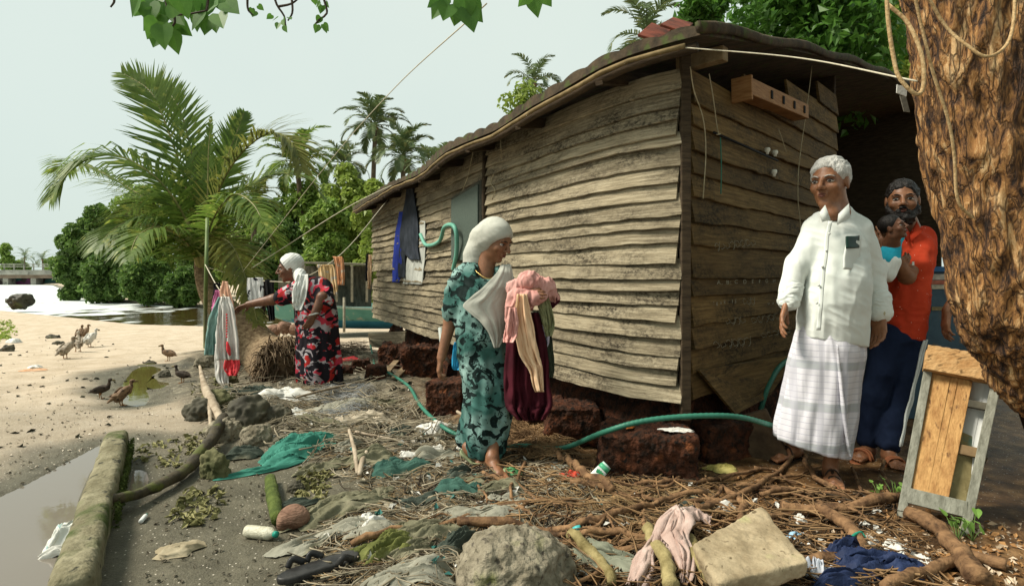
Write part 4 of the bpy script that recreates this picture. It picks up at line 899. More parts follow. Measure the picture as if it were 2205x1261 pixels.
def hframe(f, u=UP):
    f = nrm(f); u = nrm(np.asarray(u, float) - f * (np.asarray(u, float) @ f)); return np.stack([np.cross(f, u), f, u], 1)
def hp(c, R, H, s, f, u): return c + R @ (np.array([s, f, u]) * H)
def head(S, c, R, H, old=False, beard=False):
    q = lambda s, f, u: hp(c, R, H, s, f, u)
    S.ell(q(0, -.07, .13), np.array([.325, .41, .36]) * H, R, .02 * H)
    S.ell(q(0, .08, -.10), np.array([.285, .32, .36]) * H, R, .10 * H)
    S.ell(q(0, .12, -.33), np.array([.205, .23, .16]) * H, R, .08 * H)
    S.cap(q(-.04, .29, -.43), q(.04, .29, -.43), .075 * H, .075 * H, .06 * H)
    S.cap(q(-.17, .335, .105), q(.17, .335, .105), .05 * H, .05 * H, .06 * H)
    for s in (-1, 1):
        S.ell(q(s * .17, .27, -.10), np.array([.11, .10, .10]) * H, R, .06 * H)
        S.ell(q(s * .145, .425, .02), np.array([.085, .075, .055]) * H, R, .05 * H, '-')
        S.ell(q(s * .335, -.03, -.03), np.array([.035, .085, .14]) * H, R, .02 * H)
        S.cap(q(s * .05, .42, -.125), q(s * .062, .44, -.12), .036 * H, .038 * H, .02 * H)
    S.cap(q(0, .385, .07), q(0, .50, -.09), .036 * H, .055 * H, .035 * H)
    S.cap(q(-.085, .395, -.225), q(.085, .395, -.225), .026 * H, .026 * H, .02 * H)
    S.cap(q(-.07, .39, -.268), q(.07, .39, -.268), .030 * H, .030 * H, .02 * H)
    S.cap(q(-.10, .428, -.247), q(.10, .428, -.247), .008 * H, .008 * H, .012 * H, '-')
def facekids(par, c, R, H, brow, lid=.5, lips=True):
    q = lambda s, f, u: hp(c, R, H, s, f, u)
    for s in (-1, 1):
        S = Sdf(.0026, .001).ell(q(s * .145, .325, .018), np.array([.07, .052, .034]) * H, R); V, F = S.mesh(1)
        ic = q(s * .145, .385, .018); mi = (np.linalg.norm(V[F].mean(1) - ic, axis=1) < .034 * H).astype(int)
        mk('eye', V, F, [EYEW, EYEB], par, midx=mi)
        V, F = tube(spl([q(s * .055, .40, .105), q(s * .14, .395, .135), q(s * .235, .33, .10)], 8), [.012 * H, .022 * H, .008 * H], 6, flat=.7); mk('eyebrow', V, F, brow, par)
        V, F = tube(spl([q(s * .075, .378, .030), q(s * .145, .392, .055), q(s * .215, .345, .025)], 8), [.006 * H, .010 * H, .006 * H], 5); mk('eyelid', V, F, BLACKH, par)
    if lips:
        V, F = join([tube(spl([q(-.09, .405, -.24), q(0, .427, -.225), q(.09, .405, -.24)], 8), [.006 * H, .02 * H, .006 * H], 6), tube(spl([q(-.08, .403, -.255), q(0, .425, -.275), q(.08, .403, -.255)], 8), [.006 * H, .024 * H, .006 * H], 6)]); mk('lips', V, F, LIP, par)
def hand(S, w, d, n, side, L=.185, curl=(.35, .4, .45, .5), thumb=.7, r=.0085):
    d = nrm(d); n = nrm(np.asarray(n, float) - d * (np.asarray(n, float) @ d)); s = np.cross(n, d) * side
    of = [.030, .010, -.010, -.029]; lens = [.92, 1.0, .94, .74]; of = [o * L / .185 for o in of]
    for i in range(4):
        k = w + d * L * (.50 if i in (1, 2) else .47) + s * of[i]; S.cap(w + s * of[i] * .55 + d * .01, k, r * 1.5, r * 1.3, .012)
        a, dv = k, d * math.cos(curl[i] * .5) + n * math.sin(curl[i] * .5); an = curl[i] * .5
        for j, ll in enumerate((.235, .155, .12)):
            dv = d * math.cos(an) + n * math.sin(an) + s * of[i] * 2.2 * (1 - j * .3); b = a + nrm(dv) * ll * L * lens[i]
            S.cap(a, b, r * (1.05 - .1 * j), r * (.95 - .1 * j), .0035); a = b; an += curl[i]
    t0 = w + d * L * .12 + s * .022; t1 = t0 + nrm(d * .75 + s * thumb + n * .35) * L * .26; t2 = t1 + nrm(d * .95 + s * thumb * .35 + n * .4) * L * .19
    S.cap(t0, t1, r * 1.5, r * 1.15, .012); S.cap(t1, t2, r * 1.12, r * .85, .004)
def foot(S, ank, heading, L=.245, pitch=0.0):
    h = nrm(heading); s = nrm(np.cross(h, UP)); u = np.cross(s, h); z0 = ank - u * .075
    S.cap(ank, ank - u * .045 - h * .015, .036, .036, .02); S.cap(z0 - h * .045 + u * .03, z0 + h * .04 + u * .03, .032, .03, .02)
    S.cap(ank - u * .03, z0 + h * .12 + u * .022, .034, .026, .02)
    for i, (o, ll, rr) in enumerate([(-.030, .185, .013), (-.010, .185, .0095), (.008, .178, .009), (.023, .168, .0085), (.037, .155, .008)]):
        S.cap(z0 + h * .075 + s * o * .8 + u * .020, z0 + h * .135 + s * o + u * .016, .021, rr + .003, .012); S.cap(z0 + h * .135 + s * o + u * .014, z0 + h * ll + s * o + u * .010, rr, rr * .9, .003)
    return z0, h, s, u
def sandal(par, ft, mat, L=.25, straps='thong', th=.012, name='sandal'):
    z0, h, s, u = ft; S = Sdf(.004, .03)
    R = np.stack([h, s, u], 1); c = z0 - u * (.006 + th / 2)
    for f, w, l in ((-.03, .036, .04), (.05, .036, .06), (.13, .046, .075)): S.ell(c + h * f, np.array([l, w, th * 3]), R, .03)
    S.half(c + u * th * .5, u, .002); S.half(c - u * th * .5, -u, .002); V, F = S.mesh(0); o = mk(name, V, F, mat, par)
    if straps == 'thong':
        t = z0 + h * .155 - s * .018 + u * .004; pr = [tube(spl([t, z0 + h * .11 + s * sd * .035 + u * .040, z0 + h * .05 + s * sd * .046 + u * .004], 10), [.005, .009, .009], 6, flat=.5) for sd in (-1, 1)]
    elif straps == 'wide':
        pr = [tube(spl([z0 + h * a + s * -.052 + u * -.002, z0 + h * a - s * .03 + u * .047, z0 + h * a + s * .03 + u * .045, z0 + h * a + s * .052 + u * -.002], 12), .020, 8, flat=.32) for a in (.075, .105)]
    else:
        pr = [tube(spl([z0 + h * .155 - s * .018 + u * .004, z0 + h * .10 + u * .043, z0 + h * .055 + u * .066], 10), [.006, .011, .010], 6, flat=.5)]
        pr += [tube(spl([z0 + h * a - s * .046, z0 + h * a + u * hh - s * .02, z0 + h * a + u * hh + s * .02, z0 + h * a + s * .046], 10), .011, 6, flat=.4) for a, hh in ((.10, .045), (.055, .066))]
    V, F = join(pr); mk('strap', V, F, mat, o)
def fabric(name, c1, c2=None, sc=3, **k): return M(name, c1, c2, sc, k.pop('rough', .9), k.pop('bump', .25), k.pop('bscale', 220), spec=.12, dist=.003, **k)
def folds(V, seed, amp, st=(1, 1, .35), sc=9):
    Q = V * np.array(st); f = fbm(Q, sc, seed, 3); return amp * (1 - 2 * np.abs(f)) * .8 + amp * .5 * fbm(V, sc * .45, seed + 3, 2)
def cloth_sdf(name, S, mat, par, seed, amp=.006, st=(1, 1, .35), sc=9, smooth=2, extra=None):
    V, F = S.mesh(smooth); a = folds(V, seed, amp, st, sc)
    if extra is not None: a = a + extra(V)
    return mk(name, disp(V, F, a), F, mat, par)
def drape(name, rows, dfn, mat, par, nu=40, nv=60, fold=(7, .010), seed=0, thick=.005, fr=0.0):
    """cloth patch: rows (py, left px, right px) hugging depth dfn(px,py)"""
    rw = np.array(rows, float); t = np.linspace(0, 1, nv); tt = np.linspace(0, 1, len(rw))
    R_ = np.stack([np.interp(t, tt, rw[:, i]) for i in range(3)], 1) if len(rw) < 3 else np.stack([spl(rw[:, i], nv) for i in range(3)], 1)
    r = np.random.default_rng(seed); ph = r.uniform(0, 6, 4); V = []; UVs = []
    gu, gv = np.meshgrid(np.linspace(0, 1, nu), t); Q = xyz(gu.ravel() * fold[0] * 1.5 + .35 * np.sin(3 * gv.ravel() + seed), gv.ravel() * 1.1 + seed * 3.3); FO = 1.0 * (1 - 2 * np.abs(vn(Q, 1.0, seed))) * .6 + .8 * vn(Q, 1.7, seed + 4) + .3 * vn(Q * [1, 2.5, 1], 3.6, seed + 9)
    for j in range(nv):
        for i in range(nu):
            u = i / (nu - 1); px = R_[j, 1] + (R_[j, 2] - R_[j, 1]) * u; py = R_[j, 0] + (fr * math.sin(40 * u + ph[0]) if j == nv - 1 else 0)
            am = fold[1] * (.30 + .70 * j / nv); o = am * FO[j * nu + i]
            V.append(W(px, py, dfn(px, py) - am * .9 + o)); UVs.append((u, j / nv))
    V = np.array(V); V = V + (.006 * np.stack([fbm(V, 9, seed + k, 2) for k in range(3)], 1))
    o = mk(name, V, grid_faces(nv, nu), mat, par, uv=UVs)
    if thick: m = o.modifiers.new('thickness', 'SOLIDIFY'); m.thickness = thick; m.offset = 0
    return o

# --- elderly man in white
D = 3.15
p = lambda x, y, dd=0: W(x, y, D + dd)
MAN = thing('person', 'older man in white shirt and white checked lungi standing by the hut corner', 'person', G(1768, 1030), 'people in the yard')
S = Sdf(.0055, .02); R = hframe((-.74, -.64, -.10)); hc = p(1786, 393); H = .262
head(S, hc, R, H, True); S.cap(hp(hc, R, H, 0, -.12, -.3), p(1800, 462, .03), .068, .075, .03); S.cap(hp(hc, R, H, 0, .10, -.42), p(1790, 460, -.04), .04, .045, .03)
S.ell(p(1800, 500, .03), (.085, .045, .05), k=.04); S.ell(p(1797, 620, .03), (.10, .08, .26), k=.04)
e1, w1 = p(1715, 572, -.02), p(1694, 650, -.04); e2, w2 = p(1881, 585, .04), p(1896, 678, -.03)
S.chain([p(1764, 508, .03), e1, w1], [.032, .030, .032], .02); S.chain([p(1845, 508, .03), e2, w2], [.032, .032, .034], .02)
hand(S, w1, p(1680, 700, -.08) - w1, (.6, -.2, .1), 1, .20, (.25, .3, .35, .4), r=.0098); hand(S, w2, p(1891, 740, -.07) - w2, (-.7, -.25, 0), -1, .20, (.25, .3, .35, .4), r=.0098)
a1, a2 = p(1707, 958, .22), p(1790, 985, .02); a1[2] = .085; a2 = HZ(1788, 1003, .085)
a1 = HZ(1708, 958, .085); S.chain([p(1775, 760, .06), p(1745, 860, .12), a1], [.06, .045, .036], .02); S.chain([p(1812, 760, .04), p(1800, 880, .03), a2], [.06, .045, .036], .02)
f1 = foot(S, a1, (-.88, -.45, 0), .25); f2 = foot(S, a2, (-.32, -.94, 0), .25)
V, F = S.mesh(1); mk('body', V, F, SKIN, MAN); facekids(MAN, hc, R, H, WHITEH)
S = Sdf(.005, .01); q = lambda s, f, u: hp(hc, R, H, s, f, u)
S.ell(q(0, -.09, .15), np.array([.365, .45, .40]) * H, R); S.ell(q(0, .42, -.12), np.array([.34, .40, .34]) * H, R, .05, '-'); S.ell(q(0, .52, .1), np.array([.33, .28, .26]) * H, R, .04, '-'); S.half(q(0, -.3, -.26), R @ np.array([0, .35, -1]), .02)
for s in (-1, 1): S.ell(q(s * .36, .0, -.08), np.array([.10, .11, .18]) * H, R, .02, '-')
V, F = S.mesh(1); mk('hair', disp(V, F, .006 * (1 - 2 * np.abs(vn((V - hc) @ R * [1, .16, .6], 70, 4)))), F, WHITEH, MAN)
WSH = fabric('white_shirt', (.62, .66, .62), (.74, .77, .73), 2.5, rough=.85)
S = Sdf(.006, .035)
zz = lambda y, d=D: CAMZ + (HY - y) / FPX * d
xx = lambda x, d=D: (x - CX) / FPX * d
sec = [(zz(y), xx(c), D + dy, w / FPX * D, ry) for y, c, w, ry, dy in [(733, 1790, 70, .150, -.01), (700, 1791, 69, .158, -.02), (650, 1792, 67, .166, -.03), (600, 1796, 65, .162, -.03), (550, 1801, 62, .142, 0), (510, 1803, 60, .122, .01), (486, 1803, 52, .100, .02), (468, 1802, 34, .075, .03)]]
S.loft(sec, (5, .0, .022, .6), tilt=.16)
S.cap(p(1757, 496, .02), p(1716, 570, -.02), .060, .054, .05); S.cap(p(1716, 570, -.02), p(1700, 632, -.03), .054, .049, .02)
S.cap(p(1850, 496, .02), p(1880, 582, .04), .062, .056, .05); S.cap(p(1880, 582, .04), p(1894, 658, -.01), .056, .050, .02)
S.cap(p(1772, 482, .03), p(1832, 482, .03), .048, .048, .05); S.cap(p(1758, 492, .02), p(1784, 462, .0), .045, .038, .04); S.cap(p(1849, 492, .02), p(1822, 460, .02), .048, .040, .04)
S.cap(hp(hc, R, H, 0, -.1, -.35), p(1797, 455, -.03), .070, .062, .01, '-'); S.cap(p(1785, 440, -.10), p(1789, 500, -.19), .032, .012, .01, '-')
SHIRT = cloth_sdf('shirt', S, WSH, MAN, 3, .0065, (1, 1, .25), 9, extra=lambda V: .003 * (1 - 2 * np.abs(vn(V @ np.array([[1, 0, .5], [0, 1, 0], [-.4, 0, 1.]]) * [.5, 1, 1.6], 17, 5))))
for a, b in ((p(1707, 618, -.03), p(1699, 646, -.035)), (p(1893, 640, -.005), p(1896, 672, -.02))):
    V, F = Sdf(.0045, .006).cap(a, b, .055, .056, .004).mesh(1); mk('rolled_cuff', disp(V, F, folds(V, 8, .005, (1, 1, 2.2), 20)), F, WSH, SHIRT)
sx = lambda x, y: D + (lambda r_: -.03 - r_[1] * math.sqrt(max(.02, 1 - ((x - r_[0]) / r_[2]) ** 2)))((np.interp(y, [480, 550, 600, 650, 738], [1803, 1801, 1796, 1793, 1792]), np.interp(y, [480, 550, 600, 650, 738], [.11, .145, .165, .18, .17]), np.interp(y, [480, 550, 738], [62, 69, 73])))
for ps in ([(1788, 474), (1770, 478), (1764, 458), (1776, 442)], [(1803, 484), (1831, 468), (1828, 438), (1806, 460)]):
    Vc = np.array([p(x, y, -.105 - .015 * (i in (0, 1))) for i, (x, y) in enumerate(ps)]); o = mk('collar', Vc, [(0, 1, 2, 3)], WSH, SHIRT); m = o.modifiers.new('t', 'SOLIDIFY'); m.thickness = .006
drape('placket', [(475, 1784, 1792), (600, 1768, 1777), (712, 1757, 1767)], lambda x, y: sx(x, y) - .006, WSH, SHIRT, 4, 30, (1, .0), 1, .004)
drape('pocket', [(512, 1822, 1852), (545, 1818, 1850), (580, 1814, 1846)], lambda x, y: sx(x, y) - .008, WSH, SHIRT, 10, 14, (2, .001), 2, .005)
BTN = M('shirt_button', (.55, .57, .54), None, 9, .4, 0)
for x, y in ((1786, 503), (1780, 539), (1771, 574), (1763, 614), (1759, 652)): V, F = tube([W(x, y, sx(x, y) - .012), W(x, y, sx(x, y) - .017)], .0065, 10); mk('button', V, F, BTN, SHIRT)
PH = drape('phone', [(508, 1823, 1850), (534, 1822, 1850)], lambda x, y: sx(x, y) - .016, M('phone_green', (.008, .028, .020), (.012, .04, .03), 6, .3, 0), None, 8, 10, (1, 0), 3, .008); tag(PH, 'dark green phone tucked in the chest pocket of the white shirt', 'phone')
# lungi with faint checks and a hanging fold
LG = bpy.data.materials.new('checked_lungi'); LG.use_nodes = True; N_ = LG.node_tree.nodes; L_ = LG.node_tree.links; b = N_['Principled BSDF']; b.inputs['Roughness'].default_value = .9; b.inputs['Specular IOR Level'].default_value = .1
tc = N_.new('ShaderNodeTexCoord'); sp = N_.new('ShaderNodeSeparateXYZ'); L_.new(tc.outputs['Object'], sp.inputs[0])
def band(sock, per, wd, col, prev, fac):
    a = N_.new('ShaderNodeMath'); a.operation = 'PINGPONG'; a.inputs[1].default_value = per; L_.new(sock, a.inputs[0])
    k = N_.new('ShaderNodeMath'); k.operation = 'LESS_THAN'; k.inputs[1].default_value = wd; L_.new(a.outputs[0], k.inputs[0]); f = N_.new('ShaderNodeMath'); f.operation = 'MULTIPLY'; f.inputs[1].default_value = fac; L_.new(k.outputs[0], f.inputs[0])
    m = N_.new('ShaderNodeMixRGB'); L_.new(f.outputs[0], m.inputs[0]); L_.new(prev, m.inputs[1]); m.inputs[2].default_value = (*col, 1); return m.outputs[0]
c0 = N_.new('ShaderNodeRGB'); c0.outputs[0].default_value = (.66, .65, .70, 1)
o_ = band(sp.outputs[2], .11, .022, (.36, .39, .40), c0.outputs[0], .75); o_ = band(sp.outputs[2], .016, .0022, (.38, .38, .46), o_, .6); o_ = band(sp.outputs[0], .052, .012, (.44, .44, .50), o_, .5)
L_.new(o_, b.inputs['Base Color'])
S = Sdf(.006, .02)
sec = [(zz(y), xx(c), D + dy, w / FPX * D, ry) for y, c, w, ry, dy in [(970, 1763, 75, .165, .07), (945, 1764, 76, .170, .06), (880, 1771, 76, .172, .04), (800, 1778, 74, .170, .02), (740, 1787, 70, .160, .0), (690, 1793, 64, .14, 0)]]
S.loft(sec, (7, .012, .062, 1.2), tilt=.25)
LUNGI = cloth_sdf('lungi', S, LG, MAN, 9, .006, (1, 1, .12), 13)
V, F = tube(spl([W(1803, 742, sx(1803, 720) + .01), p(1808, 800, -.165), p(1816, 880, -.150), p(1826, 955, -.115), p(1831, 982, -.10)], 30), [.008, .012, .016, .016, .012], 8, wob=.25, flat=.6); mk('hanging_fold', V, F, LG, LUNGI)
SAND = M('dark_leather', (.02, .012, .008), (.05, .03, .018), 30, .5, .2)
sandal(MAN, f1, SAND, straps='cross'); sandal(MAN, f2, SAND, straps='cross')
V, F = tube(spl([w2 + np.array([.040 * math.cos(a), .036 * math.sin(a), .004 * math.sin(a) + .012]) for a in np.linspace(0, 6.28, 20)], 40), .008, 6, flat=1.3, cap=False); WATCH = mk('wristwatch', V, F, M('gold', (.55, .36, .10), (.7, .5, .2), 60, .3, .2, metal=.8), MAN)
V, F = tube([w2 + [.002, -.036, .012], w2 + [.003, -.046, .012]], .016, 12); mk('watch_face', V, F, M('watch_face', (.5, .45, .3), None, 5, .2, 0), WATCH)

# --- young man in red holding a baby
D = 3.62
YM = thing('person', 'bearded young man in red polo shirt and navy track pants cradling a baby', 'person', G(1900, 975), 'people in the yard')
S = Sdf(.0055, .02); R = hframe((-.52, -.85, -.05)); hc = p(1943, 432); H = .255; head(S, hc, R, H)
S.cap(hp(hc, R, H, 0, -.12, -.3), p(1960, 505, .04), .062, .07, .03); S.ell(p(1960, 570, .04), (.09, .06, .2), k=.04)
sh, el, wr = p(1988, 528, .02), p(1953, 596, -.16), p(1917, 543, -.22)
S.chain([sh, (sh + el) / 2, el], [.040, .043, .043], .02); S.chain([el, wr], [.045, .030], .015)
hand(S, wr, p(1901, 503, -.20) - wr, (.3, .9, .1), -1, .18, (.3, .35, .4, .4), r=.009)
sh2, el2, wr2 = p(1915, 530, .02), p(1898, 590, -.08), p(1910, 575, -.2); S.chain([sh2, el2, wr2], [.04, .042, .03], .02); hand(S, wr2, (.7, -.1, .25), (0, .8, .5), 1, .17, r=.009)
b1, b2 = HZ(1870, 955, .09), HZ(1914, 966, .09); S.chain([p(1925, 740), p(1893, 850, .0), b1], [.06, .045, .034]); S.chain([p(1948, 740), p(1930, 850, 0), b2], [.06, .045, .034])
f1 = foot(S, b1, (-.8, -.6, 0)); f2 = foot(S, b2, (-.25, -.97, 0)); V, F = S.mesh(1); mk('body', V, F, SKIN_M, YM); facekids(YM, hc, R, H, BLACKH)
q = lambda s, f, u: hp(hc, R, H, s, f, u)
S = Sdf(.005, .01); S.ell(q(0, -.08, .15), np.array([.355, .44, .39]) * H, R); S.ell(q(0, .44, -.1), np.array([.34, .36, .36]) * H, R, .04, '-'); S.half(q(0, -.3, -.22), R @ np.array([0, .4, -1]), .02)
for s in (-1, 1): S.ell(q(s * .36, .0, -.08), np.array([.10, .11, .17]) * H, R, .02, '-')
V, F = S.mesh(1); mk('hair', disp(V, F, .006 * fbm(V, 60, 4, 2)), F, BLACKH, YM)
S = Sdf(.0045, .03)
for s in (-1, 1): S.chain([q(s * .275, .05, -.05), q(s * .25, .14, -.25), q(s * .13, .30, -.40), q(0, .34, -.44)], [.05 * H, .09 * H, .10 * H, .10 * H]); S.cap(q(s * .10, .41, -.26), q(s * .02, .425, -.185), .035 * H, .032 * H)
S.cap(q(-.1, .27, -.5), q(.1, .27, -.5), .10 * H); S.cap(q(-.09, .45, -.247), q(.09, .45, -.247), .03 * H, k=.01, op='-')
V, F = S.mesh(1); mk('beard', disp(V, F, .006 * fbm(V, 55, 9, 2)), F, BLACKH, YM)
RED = fabric('red_polo', (.48, .045, .018), (.56, .065, .025), 3, spots=[((.75, .55, .45), 38, .07, .03, 'vor')])
zz = lambda y, d=D: CAMZ + (HY - y) / FPX * d
xx = lambda x, d=D: (x - CX) / FPX * d
S = Sdf(.006, .035); S.loft([(zz(y), xx(c), D + dy, w / FPX * D, ry) for y, c, w, ry, dy in [(728, 1946, 37, .12, 0), (690, 1948, 38, .125, 0), (620, 1955, 41, .125, 0), (560, 1960, 43, .12, .01), (520, 1962, 41, .105, .02), (494, 1960, 26, .085, .03)]], (5, .0, .02, .3))
S.cap(p(1985, 520, .03), p(1972, 572, -.09), .068, .066, .04); S.cap(p(1918, 522, .03), p(1902, 570, -.03), .064, .062, .04); S.cap(p(1925, 507, .03), p(1985, 507, .03), .05, .05, .04)
S.cap(hp(hc, R, H, 0, -.1, -.3), p(1958, 500, -.01), .066, .058, .01, '-'); POLO = cloth_sdf('polo_shirt', S, RED, YM, 5, .010, (1, 1, .6), 9, extra=lambda V: .004 * (1 - 2 * np.abs(vn(V * [.6, 1, 1.8], 15, 5))))
for ps in ([(1952, 520), (1937, 500), (1944, 482), (1956, 502)], [(1962, 520), (1985, 498), (1974, 476), (1958, 504)]):
    o = mk('collar', np.array([p(x, y, -.10 + .04 * (i > 1)) for i, (x, y) in enumerate(ps)]), [(0, 1, 2, 3)], RED, POLO); o.modifiers.new('t', 'SOLIDIFY').thickness = .008
V, F = box(p(1966, 567, -.185), .012, .004, .022); mk('sleeve_tag', V, F, WSH, POLO, smooth=False)
NAVY = fabric('navy_track', (.008, .014, .035), (.014, .024, .055), 3); S = Sdf(.006, .03)
k1, k2 = p(1882, 850, 0), p(1930, 850, 0); h1, h2 = HZ(1869, 944, .12), HZ(1914, 955, .12)
S.chain([p(1918, 728), k1, h1], [.095, .068, .060], .03); S.chain([p(1950, 728), k2, h2], [.095, .068, .060], .03); S.ell(p(1938, 722), (.120, .11, .08)); TP = cloth_sdf('track_pants', S, NAVY, YM, 7, .010, (1, 1, .6), 8)
_tv = np.array([v.co for v in TP.data.vertices]) + np.array(TP.location) + np.array(YM.location)
for k in range(3):
    an = -1.15 + .30 * k; dirv = np.array([math.cos(an), math.sin(an), 0]); pts = []
    for c in spl([p(1950, 728), k2, h2], 22):
        q_ = _tv[np.abs(_tv[:, 2] - c[2]) < .012] - c; q_ = q_[q_[:, 0] > -.02]; l_ = np.hypot(q_[:, 0], q_[:, 1]); ok = (q_ @ dirv) / (l_ + 1e-9) > .985
        pts.append(c + dirv * ((l_[ok].max() if ok.any() else .09) - .0015))
    P_ = np.array(pts); P_[1:-1] = (P_[:-2] + P_[1:-1] * 2 + P_[2:]) / 4; V, F = tube(P_, .0085, 6); mk('white_stripe', V, F, WSH, TP)
SL = M('tan_rubber', (.28, .10, .045), (.36, .14, .06), 10, .6, .1); sandal(YM, f1, SL, straps='wide', th=.02); sandal(YM, f2, SL, straps='wide', th=.02)
V, F = tube(spl([wr + np.array([.036 * math.cos(a), .036 * math.sin(a), .012 * math.cos(a) - .02]) for a in np.linspace(0, 6.28, 20)], 40), .009, 6, flat=1.6, cap=False); mk('wristwatch', V, F, M('white_band', (.65, .65, .62), None, 5, .4, 0), YM)
# baby
BB = thing('person', 'baby in bright blue clothes held against the red polo shirt', 'baby', p(1908, 590, -.2)); BB['group'] = 'people in the yard'
S = Sdf(.0045, .015); R = hframe((.55, -.75, .2), (-.25, 0, 1)); hc = p(1923, 489, -.26); H = .145; head(S, hc, R, H); S.chain([hc - UP * .05, p(1916, 540, -.19), p(1909, 585, -.21)], [.035, .06, .05]); S.chain([p(1926, 522, -.21), p(1938, 505, -.2), p(1930, 488, -.235)], [.022, .018, .014]); S.cap(p(1930, 488, -.235), p(1927, 480, -.24), .016, .014)
V, F = S.mesh(1); mk('body', V, F, SKIN_D, BB); facekids(BB, hc, R, H, BLACKH)
S = Sdf(.004, .01); S.ell(hp(hc, R, H, 0, -.09, .15), np.array([.355, .44, .38]) * H, R); S.ell(hp(hc, R, H, 0, .42, -.1), np.array([.36, .36, .38]) * H, R, .02, '-'); S.half(hp(hc, R, H, 0, -.3, -.20), R @ np.array([0, .4, -1])); V, F = S.mesh(1); mk('hair', V, F, BLACKH, BB)
CY = fabric('cyan_cotton', (.02, .32, .46), (.04, .44, .58), 5); S = Sdf(.005, .02); S.chain([p(1922, 524, -.21), p(1912, 558, -.21)], [.046, .066]); S.cap(p(1928, 520, -.21), p(1936, 512, -.2), .034, .030); cloth_sdf('romper', S, CY, BB, 3, .004, sc=18)
S = Sdf(.005, .02); S.chain([p(1912, 565, -.21), p(1907, 588, -.22)], [.066, .055]); cloth_sdf('nappy', S, WSH, BB, 4, .006, sc=18)

# --- young woman walking with washing
D = 3.5
YW = thing('person', 'young woman in teal printed dress and pale scarf walking with washing on her arm', 'person', G(1050, 1015), 'people in the yard')
S = Sdf(.0055, .02); R = hframe((.72, -.52, -.45)); hc = p(1068, 517); H = .235; head(S, hc, R, H)
S.cap(hp(hc, R, H, 0, -.12, -.3), p(1045, 592, .03), .05, .058, .03); S.ell(p(1040, 615, .03), (.10, .055, .06), k=.04); S.ell(p(1038, 710, .02), (.08, .06, .22))
s1, e1, w1 = p(992, 600, .02), p(970, 690, .03), p(950, 770, -.02); S.chain([s1, e1, w1], [.045, .040, .027]); hand(S, w1, p(942, 812, -.03) - w1, (.8, .2, .1), 1, .165, (.7, .8, .9, 1.0), .3, r=.0085)
s2, e2, w2 = p(1085, 605, .0), p(1105, 690, -.05), p(1120, 640, -.22); S.chain([s2, e2, w2], [.042, .038, .028]); hand(S, w2, (.7, -.4, .2), (.3, .8, -.3), 1, .16, r=.0085)
a1, a2 = p(1028, 957, -.20), HZ(1060, 985, .10); a1 = p(1026, 960, -.1)
S.chain([p(1036, 800), p(1042, 880, -.03), a1], [.06, .05, .034]); S.chain([p(1056, 800), p(1062, 890, .02), a2], [.06, .05, .034])
f1 = foot(S, a1, (.72, -.35, -.52), .235); f2 = foot(S, a2, (.35, -.93, 0), .235); V, F = S.mesh(1); mk('body', V, F, SKIN_M, YW); facekids(YW, hc, R, H, BLACKH)
V, F = tube(spl([hp(hc, R, H, -.352, .0, -.17), hp(hc, R, H, -.37, .0, -.25)], 5), .008, 6); mk('earring', V, F, M('gold', (.55, .36, .1)), YW)
V, F = tube(spl([p(1015, 570, .0), p(1030, 588, -.07), p(1052, 600, -.10), p(1072, 590, -.06)], 24), .0028, 5); mk('necklace', V, F, M('gold', (.55, .36, .1)), YW)
S = Sdf(.005, .01); S.ell(hp(hc, R, H, 0, -.06, .16), np.array([.345, .43, .37]) * H, R); S.ell(hp(hc, R, H, 0, .42, -.12), np.array([.33, .34, .36]) * H, R, .03, '-'); S.half(hp(hc, R, H, 0, -.3, -.1), -R[:, 2]); V, F = S.mesh(1); mk('hair', V, F, BLACKH, YW)
def pat(name, base, cols, dist, seed=0):
    m = bpy.data.materials.new(name); m.use_nodes = True; N, L = m.node_tree.nodes, m.node_tree.links; b = N['Principled BSDF']; b.inputs['Roughness'].default_value = .85; b.inputs['Specular IOR Level'].default_value = .15
    tc = N.new('ShaderNodeTexCoord'); mp = N.new('ShaderNodeMapping'); mp.inputs['Location'].default_value = (seed, 0, 0); mp.inputs['Scale'].default_value = (1, .35, 1); L.new(tc.outputs['Object'], mp.inputs[0])
    n0 = N.new('ShaderNodeTexNoise'); n0.inputs['Scale'].default_value = 4; n0.inputs['Detail'].default_value = 3; L.new(mp.outputs[0], n0.inputs['Vector'])
    r0 = N.new('ShaderNodeValToRGB'); L.new(n0.outputs['Fac'], r0.inputs[0]); r0.color_ramp.elements[0].position = .4; r0.color_ramp.elements[1].position = .62; r0.color_ramp.elements[0].color = (*base[0], 1); r0.color_ramp.elements[1].color = (*base[1], 1); out = r0.outputs[0]
    for c, s_, th, so, off in cols:
        mp2 = N.new('ShaderNodeMapping'); mp2.inputs['Location'].default_value = (off, off * .7, off * 1.3); L.new(mp.outputs[0], mp2.inputs[0])
        n = N.new('ShaderNodeTexNoise'); n.inputs['Scale'].default_value = s_; n.inputs['Detail'].default_value = dist[0]; n.inputs['Distortion'].default_value = dist[1]; L.new(mp2.outputs[0], n.inputs['Vector'])
        k = N.new('ShaderNodeMapRange'); k.inputs[1].default_value = th; k.inputs[2].default_value = th + so; L.new(n.outputs['Fac'], k.inputs[0]); x = N.new('ShaderNodeMixRGB'); L.new(k.outputs[0], x.inputs[0]); L.new(out, x.inputs[1]); x.inputs[2].default_value = (*c, 1); out = x.outputs[0]
    L.new(out, b.inputs['Base Color']); return m
TEALP = pat('teal_print', ((.04, .115, .10), (.25, .38, .35)), [((.006, .014, .013), 13, .535, .012, 3.1), ((.010, .026, .024), 34, .60, .02, 9.0)], (7, 1.3))
zz = lambda y, d=D: CAMZ + (HY - y) / FPX * d
xx = lambda x, d=D: (x - CX) / FPX * d
S = Sdf(.006, .035)
